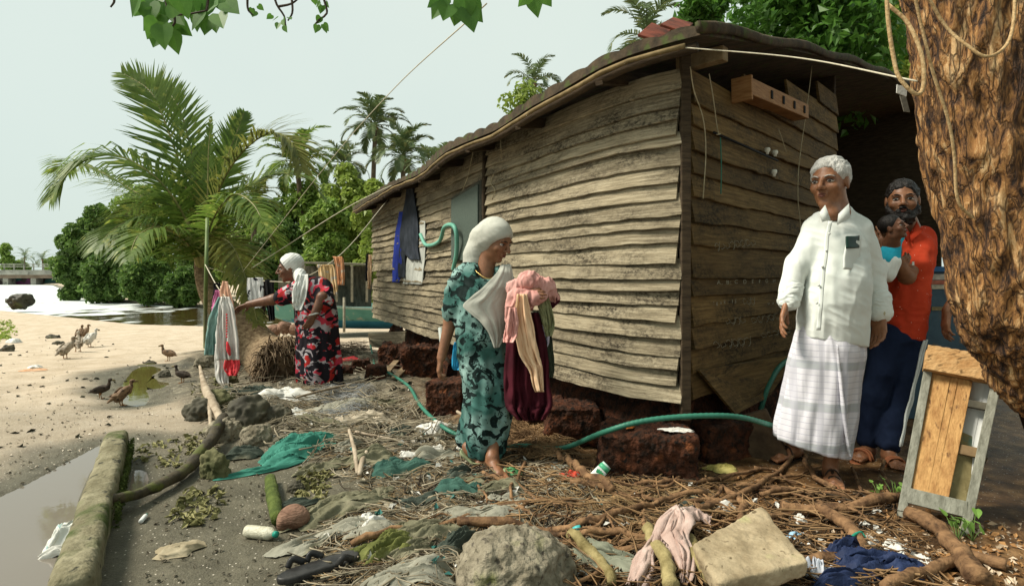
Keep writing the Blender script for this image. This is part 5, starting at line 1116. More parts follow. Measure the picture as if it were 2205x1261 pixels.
S.loft([(zz(y), xx(c), D + dy, w / FPX * D, ry) for y, c, w, ry, dy in [(972, 1043, 40, .13, -.02), (930, 1044, 45, .145, -.02), (880, 1050, 49, .15, -.02), (840, 1052, 49, .15, -.02), (780, 1042, 52, .15, 0), (720, 1032, 51, .14, 0), (660, 1032, 52, .13, .01), (610, 1040, 52, .115, .02), (578, 1040, 36, .09, .03)]], (6, .0, .075, .8), tilt=.14)
S.chain([p(992, 603, .02), p(974, 668, .03)], [.070, .068], .04); S.chain([p(1088, 607, 0), p(1104, 670, -.04)], [.068, .062], .04); S.cap(p(1005, 590, .03), p(1075, 592, .03), .05, .05, .04)
S.cap(p(1006, 905, .06), p(1008, 940, .10), .05, .075, .05)
S.ell(p(1048, 585, -.06), (.075, .09, .05), k=.01, op='-'); S.cap(hp(hc, R, H, 0, -.1, -.3), p(1046, 592, .0), .056, .05, .01, '-')
cloth_sdf('dress', S, TEALP, YW, 11, .012, (1, 1, .5), 9, extra=lambda V: .006 * (1 - 2 * np.abs(vn(V @ np.array([[1, 0, .6], [0, 1, 0], [-.6, 0, 1.]]) * [.5, 1, 1.5], 14, 5))))
SCARF = fabric('pale_scarf', (.34, .345, .30), (.50, .50, .44), 4, spots=[((.30, .38, .33), 30, .06, .03, 'vor')])
S = Sdf(.005, .02); q = lambda s, f, u: hp(hc, R, H, s, f, u)
S.ell(q(0, -.09, .14), np.array([.40, .475, .43]) * H, R); S.ell(q(0, -.22, -.06), np.array([.36, .38, .42]) * H, R, .04); S.ell(q(0, .34, -.13), np.array([.335, .36, .34]) * H, R, .02, '-')
S.chain([p(1040, 515, .08), p(1025, 550, .09), p(1015, 585, .07)], [.085, .07, .055], .04); S.ell(q(-.34, .10, -.13), np.array([.10, .13, .16]) * H, R, .01, '-')
cloth_sdf('headscarf', S, SCARF, YW, 13, .003, (.5, 1.6, 1.8), 9, extra=lambda V: .0010 * (1 - np.abs(np.sin(110 * ((V - hc) @ (R[:, 2] * .75 + R[:, 1] * .65)) + 5 * vn(V, 9, 2) + 3 * vn(V, 4, 7)))))
cxy = lambda y: np.interp(y, [578, 610, 660, 720, 780, 880], [1040, 1040, 1032, 1032, 1042, 1050])
dw = lambda x, y: D - .01 - np.interp(y, [570, 585, 620, 680, 760], [.0, .07, .125, .135, .15]) * math.sqrt(max(.05, 1 - ((x - cxy(y)) / 62) ** 2)) - .012
drape('shawl', [(570, 1080, 1098), (588, 1070, 1103), (612, 1048, 1106), (640, 1018, 1107), (660, 999, 1105), (690, 1030, 1102), (720, 1054, 1092), (747, 1066, 1076)], dw, SCARF, YW, 60, 70, (3, .011), 4, .005)
SLIP = M('olive_rubber', (.16, .19, .10), (.24, .27, .15), 10, .6, .1); sandal(YW, f1, SLIP, straps='thong', th=.016); sandal(YW, f2, SLIP, straps='thong', th=.016)
# the washing over her arm: separate garments
GB = 'garments carried by the young woman'
def garment(name, label, caps, mat, seed, cat, amp=.012, res=.006, st=(1, 1, .4), k=.04):
    S = Sdf(res, k)
    for a, b, ra, rb in caps: S.cap(a, b, ra, rb)
    V, F = S.mesh(1); V = disp(V, F, folds(V, seed, amp, st, 11) + amp * .5 * vn(V * [1, 1, .3], 34, seed)); return tag(mk(name, V, F, mat), label, cat, GB)
PINK = fabric('pink_cotton', (.50, .23, .20), (.62, .36, .32), 6); CREAM = fabric('cream_cotton', (.62, .40, .24), (.74, .54, .36), 3); MAR = fabric('maroon_cloth', (.035, .006, .010), (.075, .010, .018), 4); OLV = fabric('olive_cloth', (.16, .17, .08), (.28, .28, .15), 5); DGR = fabric('dark_green_print', (.012, .02, .014), (.04, .05, .03), 14)
garment('shirt', 'pink shirt bunched on top of the washing the young woman carries', [(p(1108, 622, -.18), p(1140, 606, -.20), .045, .05), (p(1140, 606, -.2), p(1172, 616, -.16), .05, .05), (p(1172, 616, -.16), p(1196, 642, -.12), .045, .022), (p(1120, 640, -.24), p(1150, 640, -.24), .045, .035), (p(1112, 640, -.22), p(1100, 690, -.22), .045, .03), (p(1165, 632, -.2), p(1140, 655, -.22), .03, .03)], PINK, 2, 'shirt', .016, .0045, (2.0, 2.0, .8), .008)
def wash(name, label, cat, rows, d, mat, fold, seed, b=.06):
    c0 = np.mean([(r_[1] + r_[2]) / 2 for r_ in rows]); w0 = max(r_[2] - r_[1] for r_ in rows) / 2 + 4
    return tag(drape(name, rows, lambda x, y: d - b * math.sqrt(max(0, 1 - ((x - c0) / (w0 * 1.6)) ** 2)), mat, None, 44, 60, fold, seed, .006), label, cat, GB)
wash('shirt', 'long cream shirt hanging down the front of the carried washing', 'shirt', [(632, 1112, 1136), (690, 1106, 1146), (740, 1112, 1156), (775, 1124, 1164), (800, 1140, 1170), (842, 1154, 1172)], D - .22, CREAM, (3, .05), 3)
wash('shirt', 'short pink sleeve hanging left of the long cream shirt', 'shirt', [(660, 1098, 1112), (690, 1090, 1116), (722, 1084, 1112), (738, 1084, 1104)], D - .25, PINK, (3, .04), 33)
wash('skirt', 'dark maroon skirt hanging lowest from the carried washing', 'skirt', [(672, 1098, 1160), (740, 1092, 1176), (820, 1086, 1184), (868, 1088, 1188), (884, 1094, 1184), (904, 1116, 1172)], D - .06, MAR, (5, .07), 4, .10)
wash('cloth', 'olive yellow cloth poking out at the right of the carried washing', 'cloth', [(640, 1158, 1182), (665, 1162, 1190), (700, 1172, 1196), (725, 1178, 1190)], D - .10, OLV, (3, .04), 5)
wash('cloth', 'dark green printed cloth hanging behind the long cream shirt', 'cloth', [(670, 1148, 1176), (720, 1156, 1186), (780, 1164, 1194), (812, 1172, 1190)], D - .02, DGR, (3, .05), 6)
wash('cloth', 'dark red cloth edge jutting right from the top of the washing', 'cloth', [(622, 1180, 1196), (640, 1176, 1206), (655, 1172, 1200), (668, 1170, 1184)], D - .05, MAR, (2, .03), 7)
wash('cloth', 'pale lilac cloth below the olive cloth of the washing', 'cloth', [(700, 1166, 1186), (730, 1166, 1184), (748, 1170, 1178)], D - .03, fabric('lilac_cloth', (.40, .38, .50), (.52, .50, .60), 4), (2, .03), 8)

# --- older woman at the clothesline
D = 6.1
OW = thing('person', 'stout woman in red, black and white patterned dress reaching to the clothesline', 'person', G(690, 832), 'people in the yard')
S = Sdf(.0065, .02); R = hframe((-.93, -.30, -.20)); hc = p(624, 577); H = .27; head(S, hc, R, H)
S.cap(hp(hc, R, H, 0, -.12, -.3), p(658, 622, .03), .065, .075, .03); S.ell(p(675, 655, .03), (.12, .09, .12), k=.04); S.ell(p(682, 740, .02), (.12, .10, .33))
s1, e1, w1 = p(646, 628, -.08), p(588, 645, -.12), p(535, 655, -.10); S.chain([s1, e1, w1], [.060, .055, .034]); hand(S, w1, p(508, 666, -.08) - w1, (0, -.3, -.9), 1, .185, (.35, .4, .4, .4), r=.010)
s2, e2, w2 = p(692, 630, .0), p(690, 655, -.20), p(676, 678, -.24); e2 = p(694, 640, -.18); S.chain([s2, e2, w2], [.060, .055, .036]); hand(S, w2, (-.35, -.25, -.75), (-.5, .7, 0), 1, .18, r=.010)
a1, a2 = HZ(660, 824, .0), HZ(700, 826, .0); f1 = foot(S, a1, (-.9, -.4, 0)); f2 = foot(S, a2, (-.8, -.5, 0)); S.chain([p(675, 780), a1], [.07, .04]); S.chain([p(695, 780), a2], [.07, .04])
V, F = S.mesh(1); mk('body', V, F, SKIN_D, OW); facekids(OW, hc, R, H, BLACKH)
q = lambda s, f, u: hp(hc, R, H, s, f, u)
S = Sdf(.006, .01); S.ell(q(0, -.07, .15), np.array([.355, .44, .38]) * H, R); S.ell(q(0, .44, -.12), np.array([.35, .36, .38]) * H, R, .03, '-'); S.half(q(0, -.3, -.12), -R[:, 2]); V, F = S.mesh(1); mk('hair', V, F, BLACKH, OW)
FLOR = pat('red_floral', ((.28, .25, .27), (.46, .42, .43)), [((.42, .035, .06), 8.5, .50, .015, 4.2), ((.32, .018, .015), 6, .55, .015, 7.5), ((.012, .010, .014), 9, .475, .015, 1.3)], (2, 1.4))
zz = lambda y, d=D: CAMZ + (HY - y) / FPX * d
xx = lambda x, d=D: (x - CX) / FPX * d
S = Sdf(.0075, .045)
S.loft([(zz(y), xx(c), D + dy, w / FPX * D, ry) for y, c, w, ry, dy in [(836, 692, 45, .20, 0), (800, 689, 46, .215, 0), (750, 686, 45, .22, 0), (710, 684, 44, .215, 0), (675, 680, 43, .21, 0), (645, 677, 41, .20, 0), (618, 673, 33, .17, .02), (600, 668, 20, .12, .03)]], (7, 0, .085, 1.0), tilt=.15)
S.chain([p(652, 622, -.06), p(606, 641, -.11)], [.105, .080], .05); S.chain([p(692, 622, .0), p(699, 646, -.13)], [.11, .09], .05); S.cap(p(655, 612, .02), p(690, 614, .02), .07, .07, .05)
S.cap(hp(hc, R, H, 0, -.1, -.3), p(655, 612, .0), .07, .06, .01, '-'); cloth_sdf('dress', S, FLOR, OW, 21, .016, (1, 1, .35), 6)
WSC = fabric('white_scarf', (.56, .57, .54), (.68, .69, .66), 4); S = Sdf(.006, .025)
S.ell(q(0, -.10, .16), np.array([.40, .46, .41]) * H, R); S.ell(q(0, .46, -.12), np.array([.46, .40, .50]) * H, R, .02, '-'); S.half(q(0, .0, -.20), R @ np.array([0, .15, -1]), .02); S.chain([p(640, 585, .02), p(648, 600, -.06)], [.06, .06])
S.cap(p(646, 590, -.08), p(648, 606, -.16), .06, .05, .03)
cloth_sdf('headscarf', S, WSC, OW, 23, .003, (1.8, 1.8, .3), 13, extra=lambda V: .003 * (1 - np.abs(np.sin(np.where(V[:, 2] > hc[2] - .10, 130 * ((V - hc) @ (R[:, 2] * .8 + R[:, 1] * .6)), 120 * (V[:, 0] + .5 * V[:, 1])) + 2 * vn(V, 8, 2)))))
drape('scarf_tail', [(590, 640, 664), (612, 633, 664), (638, 630, 660), (656, 632, 654), (668, 637, 648)], lambda x, y: D - .27 - .03 * math.sin((y - 590) / 25), WSC, OW, 30, 40, (3, .045), 5, .008)
V, F = tube(spl([w2 + np.array([.042 * math.cos(a), .040 * math.sin(a), .01 * math.cos(a) + .01]) for a in np.linspace(0, 6.28, 16)], 30), .008, 6, cap=False); mk('bangle', V, F, WSC, OW)
V, F = tube(spl([q(.36, .02, -.17), q(.37, .02, -.24)], 4), .010, 6); mk('earring', V, F, M('gold', (.55, .36, .1)), OW)
# ------------------------------------------------------------------ clotheslines and hanging clothes
LINE = M('cotton_line', (.42, .38, .28), (.58, .54, .42), 60, .9, 0)
def line(label, pts, r=.004, mat=None, group=None): return cord('clothesline', label, pts, r, mat or LINE, 'clothesline', 30, group)
line('long line running from the top leaves down across the sky to the palm', [W(1048, 8, 1.9), W(835, 205, 3.2), W(690, 372, 5.0), W(517, 592, 8.0)], .0024)
line('line running from the hut corner roof down behind the patterned woman', [W(905, 372, 7.5), W(760, 440, 7.5), W(600, 540, 7.9), W(520, 592, 8.0)], .006)
line('line holding the white printed cloth and the pale orange curtain', [W(445, 575, 8.3), W(530, 598, 7.9), W(590, 606, 7.6), W(650, 600, 7.3), W(740, 542, 7.4), W(835, 430, 8.2)], .006)
line('line tied to the green pole and carrying the towels', [W(441, 568, 6.6), W(470, 620, 6.2), W(500, 655, 6.0)], .005)
line('pale cord stretched from the hut roof corner to the old trunk', [W(1465, 102, 3.05), W(1720, 125, 2.7), W(1975, 175, 2.12)], .0035)
POLE = M('green_bamboo', (.07, .12, .03), (.14, .19, .06), 5, .5, .1, stretch=(1, 1, .1))
tag(mk('bamboo_pole', *tube(spl([G(441, 748), W(443, 640, 6.9), W(446, 470, 6.9)], 12), [.028, .022, .018], 8), POLE), 'slim green bamboo pole standing beside the hung towels', 'pole')
GH = 'washing on the clotheslines'
def hang(name, label, cat, rows, d, mat, fold=(4, .03), seed=0, group=GH, nu=36, nv=40, thick=.006, dfn=None):
    o = drape(name, rows, dfn or (lambda x, y: d), mat, None, nu, nv, fold, seed, thick); return tag(o, label, cat, group)
GT = fabric('grey_teal_cloth', (.13, .24, .22), (.22, .34, .31), 3); WT = fabric('white_towel', (.52, .50, .47), (.66, .64, .60), 3); RDL = fabric('red_net', (.55, .03, .04), (.62, .08, .09), 12)
hang('towel', 'grey teal towel hanging left of the white one beside the green pole', 'towel', [(640, 470, 492), (680, 452, 492), (730, 442, 480), (765, 440, 478)], 6.05, GT, (3, .05), 1)
hang('towel', 'white towel with red tassels in the hand of the patterned woman', 'towel', [(638, 476, 494), (668, 470, 505), (720, 466, 512), (775, 466, 517)], 5.92, WT, (4, .045), 2)
hang('cloth', 'red net cloth showing under the hem of the white towel', 'cloth', [(765, 486, 516), (790, 482, 517), (808, 492, 510)], 5.98, RDL, (4, .03), 3)
hang('cloth', 'grey white cloth tail hanging lowest under the towels', 'cloth', [(740, 464, 490), (780, 462, 492), (815, 466, 492), (834, 482, 492)], 6.0, WT, (3, .03), 4)
V, F = join([tube([W(488, 675 + 6 * k, 5.84), W(488.8, 679 + 6 * k, 5.84)], .008, 5) for k in range(9)] + [tube(spl([W(489, 735, 5.84), W(492, 752, 5.84), W(495, 765, 5.85)], 6), [.008, .022, .01], 6)]); tag(mk('red_trim', V, F, RDL), 'line of red stitches running down the white towel', 'trim')
hang('cloth', 'black cloth at the head of the towels', 'cloth', [(610, 460, 474), (640, 458, 472), (690, 452, 466)], 6.25, fabric('black_cloth', (.008, .008, .009), (.016, .016, .018), 4), (2, .03), 5)
hang('cloth', 'bright pink cloth peeping between the black cloth and the towel', 'cloth', [(625, 464, 472), (650, 458, 476), (670, 456, 470)], 6.18, fabric('bright_pink', (.58, .16, .34), (.66, .24, .42), 4), (2, .03), 6)
hang('cloth', 'peach cloth pegged highest on the towel line', 'cloth', [(606, 480, 490), (640, 474, 500), (680, 480, 508), (700, 496, 510)], 6.12, fabric('peach_cloth', (.56, .30, .20), (.66, .42, .30), 4), (3, .03), 7)
hang('cloth', 'white cloth with black print on the line left of the boat', 'cloth', [(598, 533, 566), (620, 532, 568), (655, 535, 566), (664, 536, 560)], 7.72, fabric('white_black_print', (.60, .60, .60), (.70, .70, .70), 4, spots=[((.02, .02, .03), 9, .58, .03, 'n')]), (3, .03), 8)
BLK = fabric('black_cloth', (.008, .008, .009), (.016, .016, .018), 4)
hang('trousers', 'black trousers hung between the printed cloth and the woman', 'trousers', [(602, 570, 592), (640, 572, 590), (690, 580, 592)], 7.65, BLK, (2, .04), 9)
hang('trousers', 'dark brown trousers leg hanging beside the white printed cloth', 'trousers', [(604, 566, 576), (650, 562, 572), (688, 558, 570)], 7.75, fabric('dark_brown_cloth', (.025, .014, .012), (.05, .03, .025), 4), (2, .03), 10)
hang('curtain', 'pale yellow orange patterned curtain on the line above the boat', 'curtain', [(575, 682, 700), (572, 683, 718), (610, 690, 726), (634, 702, 729)], 7.25, fabric('yellow_curtain', (.55, .36, .16), (.66, .48, .28), 4, spots=[((.42, .40, .36), 12, .55, .1, 'n')]), (5, .03), 11)
hang('curtain', 'deeper orange patterned curtain, right of the pale one', 'curtain', [(552, 716, 736), (560, 720, 739), (590, 725, 741), (614, 728, 742)], 7.3, fabric('orange_curtain', (.56, .24, .10), (.66, .36, .20), 4, spots=[((.55, .45, .36), 14, .56, .08, 'n')]), (3, .03), 12)
hang('cloth', 'narrow cream cloth on the line end close to the hut', 'cloth', [(548, 793, 800), (580, 792, 801), (622, 791, 797)], 9.6, fabric('cream_cotton', (.62, .40, .24), (.74, .54, .36), 3), (2, .03), 13)
hang('cloth', 'small dark cloth beside the narrow cream one at the hut', 'cloth', [(546, 789, 794), (575, 787, 793), (605, 787, 792)], 9.7, BLK, (2, .03), 14)
# clothes hung on the hut wall by the window
hw_d = lambda off: (lambda x, y: float(hw(x, y, off)[1]))
BLUE = fabric('royal_blue', (.012, .025, .20), (.025, .05, .34), 4); JEAN = fabric('dark_denim', (.012, .016, .022), (.035, .042, .055), 6)
hang('trousers', 'royal blue trousers hanging from the eave by the window', 'trousers', [(455, 860, 874), (500, 852, 872), (560, 846, 868), (608, 845, 860)], 0, BLUE, (3, .03), 15, 'clothes hung on the hut wall', dfn=hw_d(.40))
hang('jacket', 'dark denim jacket hanging highest from the eave', 'jacket', [(395, 876, 888), (430, 872, 893), (480, 864, 900), (530, 862, 900), (560, 884, 903)], 0, JEAN, (3, .035), 16, 'clothes hung on the hut wall', dfn=hw_d(.47))
hang('cloth', 'dark denim sleeve hanging left under the jacket', 'cloth', [(500, 861, 874), (560, 858, 872), (598, 858, 872)], 0, JEAN, (2, .02), 17, 'clothes hung on the hut wall', dfn=hw_d(.45))
hang('curtain', 'grey white sheet hung over the window opening', 'curtain', [(476, 900, 916), (520, 886, 916), (570, 874, 914), (612, 868, 910)], 0, fabric('grey_sheet', (.33, .34, .31), (.45, .46, .42), 4), (6, .02), 18, 'clothes hung on the hut wall', dfn=hw_d(.30))
STR = M('string', (.30, .25, .15), (.42, .36, .24), 30, .9, 0)
for lb, ps, o in (('string drooping down the planks from eave to shutter', [(1030, 322), (1018, 380), (1004, 420), (990, 500)], .05), ('short string hanging from the eave over the long wall', [(1090, 258), (1091, 300), (1093, 345)], .06), ('loose string bundle on the planks right of the shutter', [(1072, 375), (1066, 395), (1075, 410), (1068, 430)], .04)):
    cord('string', lb, [hw(x, y, o) for x, y in ps], .004, STR, 'string', 24, 'strings hanging on the hut')
for lb, ps in (('knotted string hanging beside the corner post of the gable', [(1462, 150), (1470, 200), (1490, 260), (1496, 330), (1490, 430)]), ('brown cord ending in a small hook loop below the beam end', [(1503, 165), (1512, 215), (1522, 285), (1528, 292), (1520, 294)]), ('green string hanging below the wall rail', [(1528, 300), (1530, 360), (1529, 420)]), ('thin cord hanging in front of the right end of the rack', [(1730, 140), (1720, 220), (1702, 345), (1698, 420), (1703, 480), (1706, 520)]), ('short cord hanging left of the long thin cord', [(1655, 280), (1664, 305), (1672, 330)])):
    cord('string', lb, [gw(x, y, .07) for x, y in ps], .0035, M('green_string', (.03, .16, .11), None, 9, .7, 0) if 'green' in lb else STR, 'string', 24, 'strings hanging on the hut')
PAP = M('paper', (.55, .54, .50), (.70, .69, .64), 20, .8, .2)
q = [W(1932, 182, 2.6), W(1954, 188, 2.6), W(1952, 208, 2.6), W(1931, 200, 2.6)]; tag(mk('paper_card', *panel(q, .004), PAP, smooth=False), 'small white card hanging on the cord beside the old trunk', 'card')
q = [W(1938, 206, 2.62), W(1951, 208, 2.62), W(1960, 242, 2.62), W(1947, 240, 2.62)]; tag(mk('paper_card', *panel(q, .004), M('dim_card', (.10, .09, .07), (.22, .2, .16), 14), smooth=False), 'brownish striped card hanging under the white card', 'card')

# ------------------------------------------------------------------ hoses and pipe
HOSE = M('green_hose', (.022, .12, .08), (.045, .19, .13), 3, .45, .0); HOSE2 = M('pale_hose', (.10, .30, .22), (.16, .40, .31), 3, .5, 0)
def hose(label, pts, r, mat, n=260, ribs=True):
    P = spl(pts, n); R_ = r * (1 + (.07 * np.sin(np.arange(n) * 2.1) if ribs else 0)); V, F = tube(P, R_, 9); return tag(mk('garden_hose', V, F, mat), label, 'hose')
hose('long green hose lying from the loose boards past the walking woman to the gable', [hw(803, 742, .06), W(804, 770, 8.6), G(808, 792, .03), G(840, 812, .03), G(880, 838, .03), G(905, 880, .03), G(950, 925, .03), G(1000, 952, .03), G(1060, 971, .03), G(1130, 973, .04), W(1210, 964, 3.55), W(1300, 930, 3.16), W(1380, 907, 3.08), W(1480, 896, 3.08), W(1580, 896, 3.14), W(1650, 912, 3.3), W(1700, 930, 3.6)], .0148, HOSE, 420)
hose('pale green hose looped over the shutter', [hw(915, 505, .06), hw(930, 528, .07), hw(960, 520, .08), hw(980, 490, .12), hw(1003, 486, .14), hw(1009, 505, .13), hw(1003, 545, .1), hw(994, 580, .09)], .022, HOSE2, 160)
hose('green hose rising in a curve against the foot of the gable', [gw(1622, 880, .05), gw(1632, 830, .07), gw(1660, 785, .07), gw(1700, 762, .06)], .019, HOSE, 120)
tag(mk('drain_pipe', *tube([hw(966, 705, .10), hw(976, 760, .12), G(984, 800, .02)], .022, 10), M('grey_pvc', (.33, .36, .33), (.42, .45, .42), 6, .4, 0)), 'grey plastic pipe standing behind the walking woman', 'pipe')
o = drape('plastic_bag', [(735, 980, 985), (760, 974, 994), (790, 972, 990), (797, 976, 988)], lambda x, y: 4.2, fabric('blue_plastic', (.02, .25, .48), (.05, .36, .6), 8, rough=.4), None, 20, 20, (3, .02), 5, .004); tag(o, 'bright blue plastic bag hanging behind the walking woman', 'bag')

# ------------------------------------------------------------------ laterite blocks, stones, slabs
def block(label, pb, w, h, dp, rot, mat, seed, name='laterite_block', cat='block', amp=.02, res=.008, tilt=0, rnd=.02, group='laterite blocks under the hut', sink=.02, lift=0):
    b = G(*pb); c, s = math.cos(rot), math.sin(rot); R = np.array([[c, -s, 0], [s, c, 0], [0, 0, 1.0]]) @ np.array([[math.cos(tilt), 0, math.sin(tilt)], [0, 1, 0], [-math.sin(tilt), 0, math.cos(tilt)]])
    cc = b + np.array([0, dp * .35, h / 2 - sink + lift]); S = Sdf(res, .01).box(cc, (w / 2, dp / 2, h / 2), R, rnd); V, F = S.mesh(1)
    V = disp(V, F, amp * fbm(V, 8, seed, 4) + amp * .55 * (np.abs(vn(V, 42, seed + 5)) - .4)); return tag(mk(name, V, F, mat), label, cat, group)
block('largest laterite block under a crumpled white paper, below the hut corner', (1400, 1025), .52, .25, .34, -.12, LAT, 1, amp=.022)
block('dark laterite block left of the largest one, behind the hose', (1235, 955), .36, .26, .3, .05, LAT, 2, amp=.025)
block('rusty laterite block under the free hand of the walking woman', (962, 890), .30, .28, .3, -.15, LAT, 3, amp=.018)
block('pair of worn laterite lumps at the wall foot left of the rusty block', (905, 812), .42, .36, .3, .1, LAT, 4, amp=.035)
block('small laterite stone beside the foot of the hose', (806, 815), .22, .15, .2, .2, LAT, 5, amp=.02)
block('laterite lump under the loose boards', (848, 790), .35, .28, .25, -.3, LAT, 6, amp=.04)
block('laterite block in the shade right of the largest one', (1560, 985), .40, .24, .3, .4, LAT, 7, amp=.02)
block('low laterite lump below the skirt of the carried washing', (1160, 920), .30, .22, .3, .4, LAT, 8, amp=.03)
block('dark stone at the hem of the patterned woman', (742, 808), .13, .11, .12, .3, LAT, 9, amp=.02)
block('reddish stone lying right behind the patterned woman', (775, 800), .20, .17, .18, .2, LAT, 10, amp=.025)
BRN = M('brown_slab', (.05, .032, .018), (.12, .08, .045), 7, .85, .5, spots=[((.36, .32, .24), 11, .66, .03, 'n')])
block('brown paint-flecked slab tilted against the hose end by the sandalled man', (1632, 985), .26, .30, .07, -.45, BRN, 11, 'stone_slab', 'slab', .004, .006, -.42, .008, None, .03)
STONE = M('pale_stone', (.10, .085, .055), (.34, .30, .22), 7, .9, 1, 50, dist=.016, spots=[((.11, .115, .04), 7, .56, .12, 'n'), ((.07, .06, .045), 34, .60, .08, 'n')])
b = G(1112, 1262); b[2] -= .085; S = Sdf(.005, .012); S.ell(b + [0, .10, .05], (.225, .19, .165)); S.box(b + [-.05, .10, .06], (.14, .13, .115), np.array([[.9, -.44, 0], [.44, .9, 0], [0, 0, 1]]), .03, .04); S.half(b + [.06, .02, .155], (.35, -.35, .9), .006); S.half(b + [.10, 0, .08], (.72, -.5, .5), .006); S.half(b + [-.13, 0, .12], (-.85, -.3, .5), .006); S.half(b + [0, -.06, .06], (-.15, -.9, .4), .006)
V, F = S.mesh(1); tag(mk('boulder', disp(V, F, .022 * fbm(V, 7, 3, 4) + .012 * (1 - np.abs(vn(V, 19, 4))) + .006 * vn(V, 60, 2)), F, STONE), 'pale rough boulder at the front edge of the rubbish', 'boulder')
cn = [HZ(1492, 1172, .13), HZ(1640, 1088, .16), HZ(1742, 1196, .15), HZ(1545, 1258, .11)]; S = Sdf(.006, .008); c = np.mean(cn, 0); n_ = nrm(np.cross(cn[1] - cn[0], cn[3] - cn[0])); n_ = n_ * np.sign(n_[2])
S.ell(c - n_ * .04, (.45, .45, .45)); S.half(c, n_, .01); S.half(c - n_ * .065, -n_, .01)
for i in range(4): 
    e = nrm(cn[(i + 1) % 4] - cn[i]); o_ = np.cross(e, n_); o_ = o_ * np.sign(o_ @ (cn[i] - c)); S.half(cn[i], o_, .012)
V, F = S.mesh(1); tag(mk('stone_slab', disp(V, F, .007 * fbm(V, 12, 5, 4) + .002 * vn(V, 70, 2)), F, M('buff_stone', (.22, .17, .10), (.40, .325, .21), 7, .9, .7, 70, dist=.006, spots=[((.12, .09, .05), 26, .63, .06, 'n'), ((.34, .36, .14), 5, .62, .2, 'n')])), 'flat buff stone slab lying among the roots in front', 'slab')
MOSSC = M('mossy_concrete', (.13, .115, .065), (.28, .255, .165), 7, .9, .8, 60, dist=.012, spots=[((.045, .062, .012), 3.6, .54, .10, 'n'), ((.03, .03, .02), 22, .62, .08, 'n')])
a, b = HZ(252, 955, .09), HZ(150, 1300, .05); ax = nrm(b - a); sd = nrm(np.cross(ax, UP)); S = Sdf(.008, .015).box((a + b) / 2, (np.linalg.norm(b - a) / 2, .062, .09), np.stack([ax, sd, np.cross(ax, sd)], 1), .035); V, F = S.mesh(1)
MOSSY = M('moss', (.04, .06, .012), (.10, .13, .03), 14, 1, 1, 90, dist=.01)
V = disp(V, F, .007 * fbm(V, 6, 8, 4) + .003 * vn(V, 40, 3)); tag(mk('concrete_beam', V, F, MOSSC), 'mossy concrete beam lying half sunk beside the puddle', 'beam')
r = np.random.default_rng(8); Pm = []
for k in range(2600):
    t = r.random() ** 1.3 * .62; e = r.normal() * .02; q = a + (b - a) * t + sd * (-.088 + abs(e) * .6) * np.sign(.5) + UP * r.uniform(-.07, .03) if r.random() < .8 else a + (b - a) * r.random() * .05 + sd * r.uniform(-.08, .08) + UP * r.uniform(0, .012)
    Pm.append(q)
V, F = leaves(np.array(Pm), np.full(len(Pm), .006), 3200, .012, 4); tag(mk('moss', V, F, MOSSY, smooth=False), kind='stuff')
def rock(name, label, px, py, w, h, dp, mat, seed, cat='rock', res=None, group=None, d=None):
    b = G(px, py) if d is None else W(px, py, d); S = Sdf(res or max(w, h) / 26, .02); S.ell(b + [0, dp * .3, h * .25], (w / 2, dp / 2, h * .75)); V, F = S.mesh(1)
    return tag(mk(name, disp(V, F, w * (.13 * fbm(V / w, 3, seed, 3) + .04 * vn(V / w, 12, seed))), F, mat), label, cat, group)
DKR = M('dark_rock', (.035, .032, .022), (.12, .11, .075), 4, .8, .6, spots=[((.07, .09, .02), 5, .58, .1, 'n')])
rock('river_rock', 'dark mossy rock standing in the bright river', 30, 652, .98, .38, .8, M('wet_rock', (.02, .018, .012), (.07, .06, .035), 2, .6, .6, spots=[((.08, .10, .02), 1.6, .58, .1, 'n')]), 3, d=25)
rock('stone', 'dark stone at the left edge of the beach', 12, 756, .22, .12, .15, DKR, 4)
rock('stone', 'flat dark lump on the sand left of the ducks', 112, 728, .32, .07, .2, DKR, 5); rock('stone', 'small brown lump on the sand near the standing pale duck', 120, 741, .22, .07, .15, DKR, 6)
rock('stone', 'dark stone on the silt just left of the concrete beam foot', 352, 812, .14, .08, .1, DKR, 31)
rock('stone', 'dark stone on the silt at the brown puddle', 318, 783, .26, .05, .12, DKR, 32)
for i, (x, y, w, h, lb) in enumerate([(425, 905, .26, .16, 'mossy stone above the fallen branch'), (470, 950, .24, .16, 'dark stone under the green net end of the branch'), (460, 880, .3, .14, 'grey stone at the edge of the rubbish heap'), (520, 920, .34, .2, 'broad mossy stone left of the white plastic'), (545, 960, .2, .14, 'round dark stone by the teal cloth'), (455, 1030, .16, .14, 'blackish stone beneath the middle of the branch'), (635, 1060, .09, .06, 'charred lump beside the coconut husk'), (440, 790, .35, .13, 'flat stone beside the palm roots'), (480, 830, .26, .14, 'dull stone beneath the hanging towels'), (590, 905, .2, .1, 'low stone touching the white plastic')]):
    rock('stone', lb, x, y, w, h, w * .8, [DKR, STONE, M('mossy_rock', (.05, .055, .02), (.16, .15, .075), 8, .9, .7, 50)][i % 3], 40 + i, group='stones along the rubbish bank')

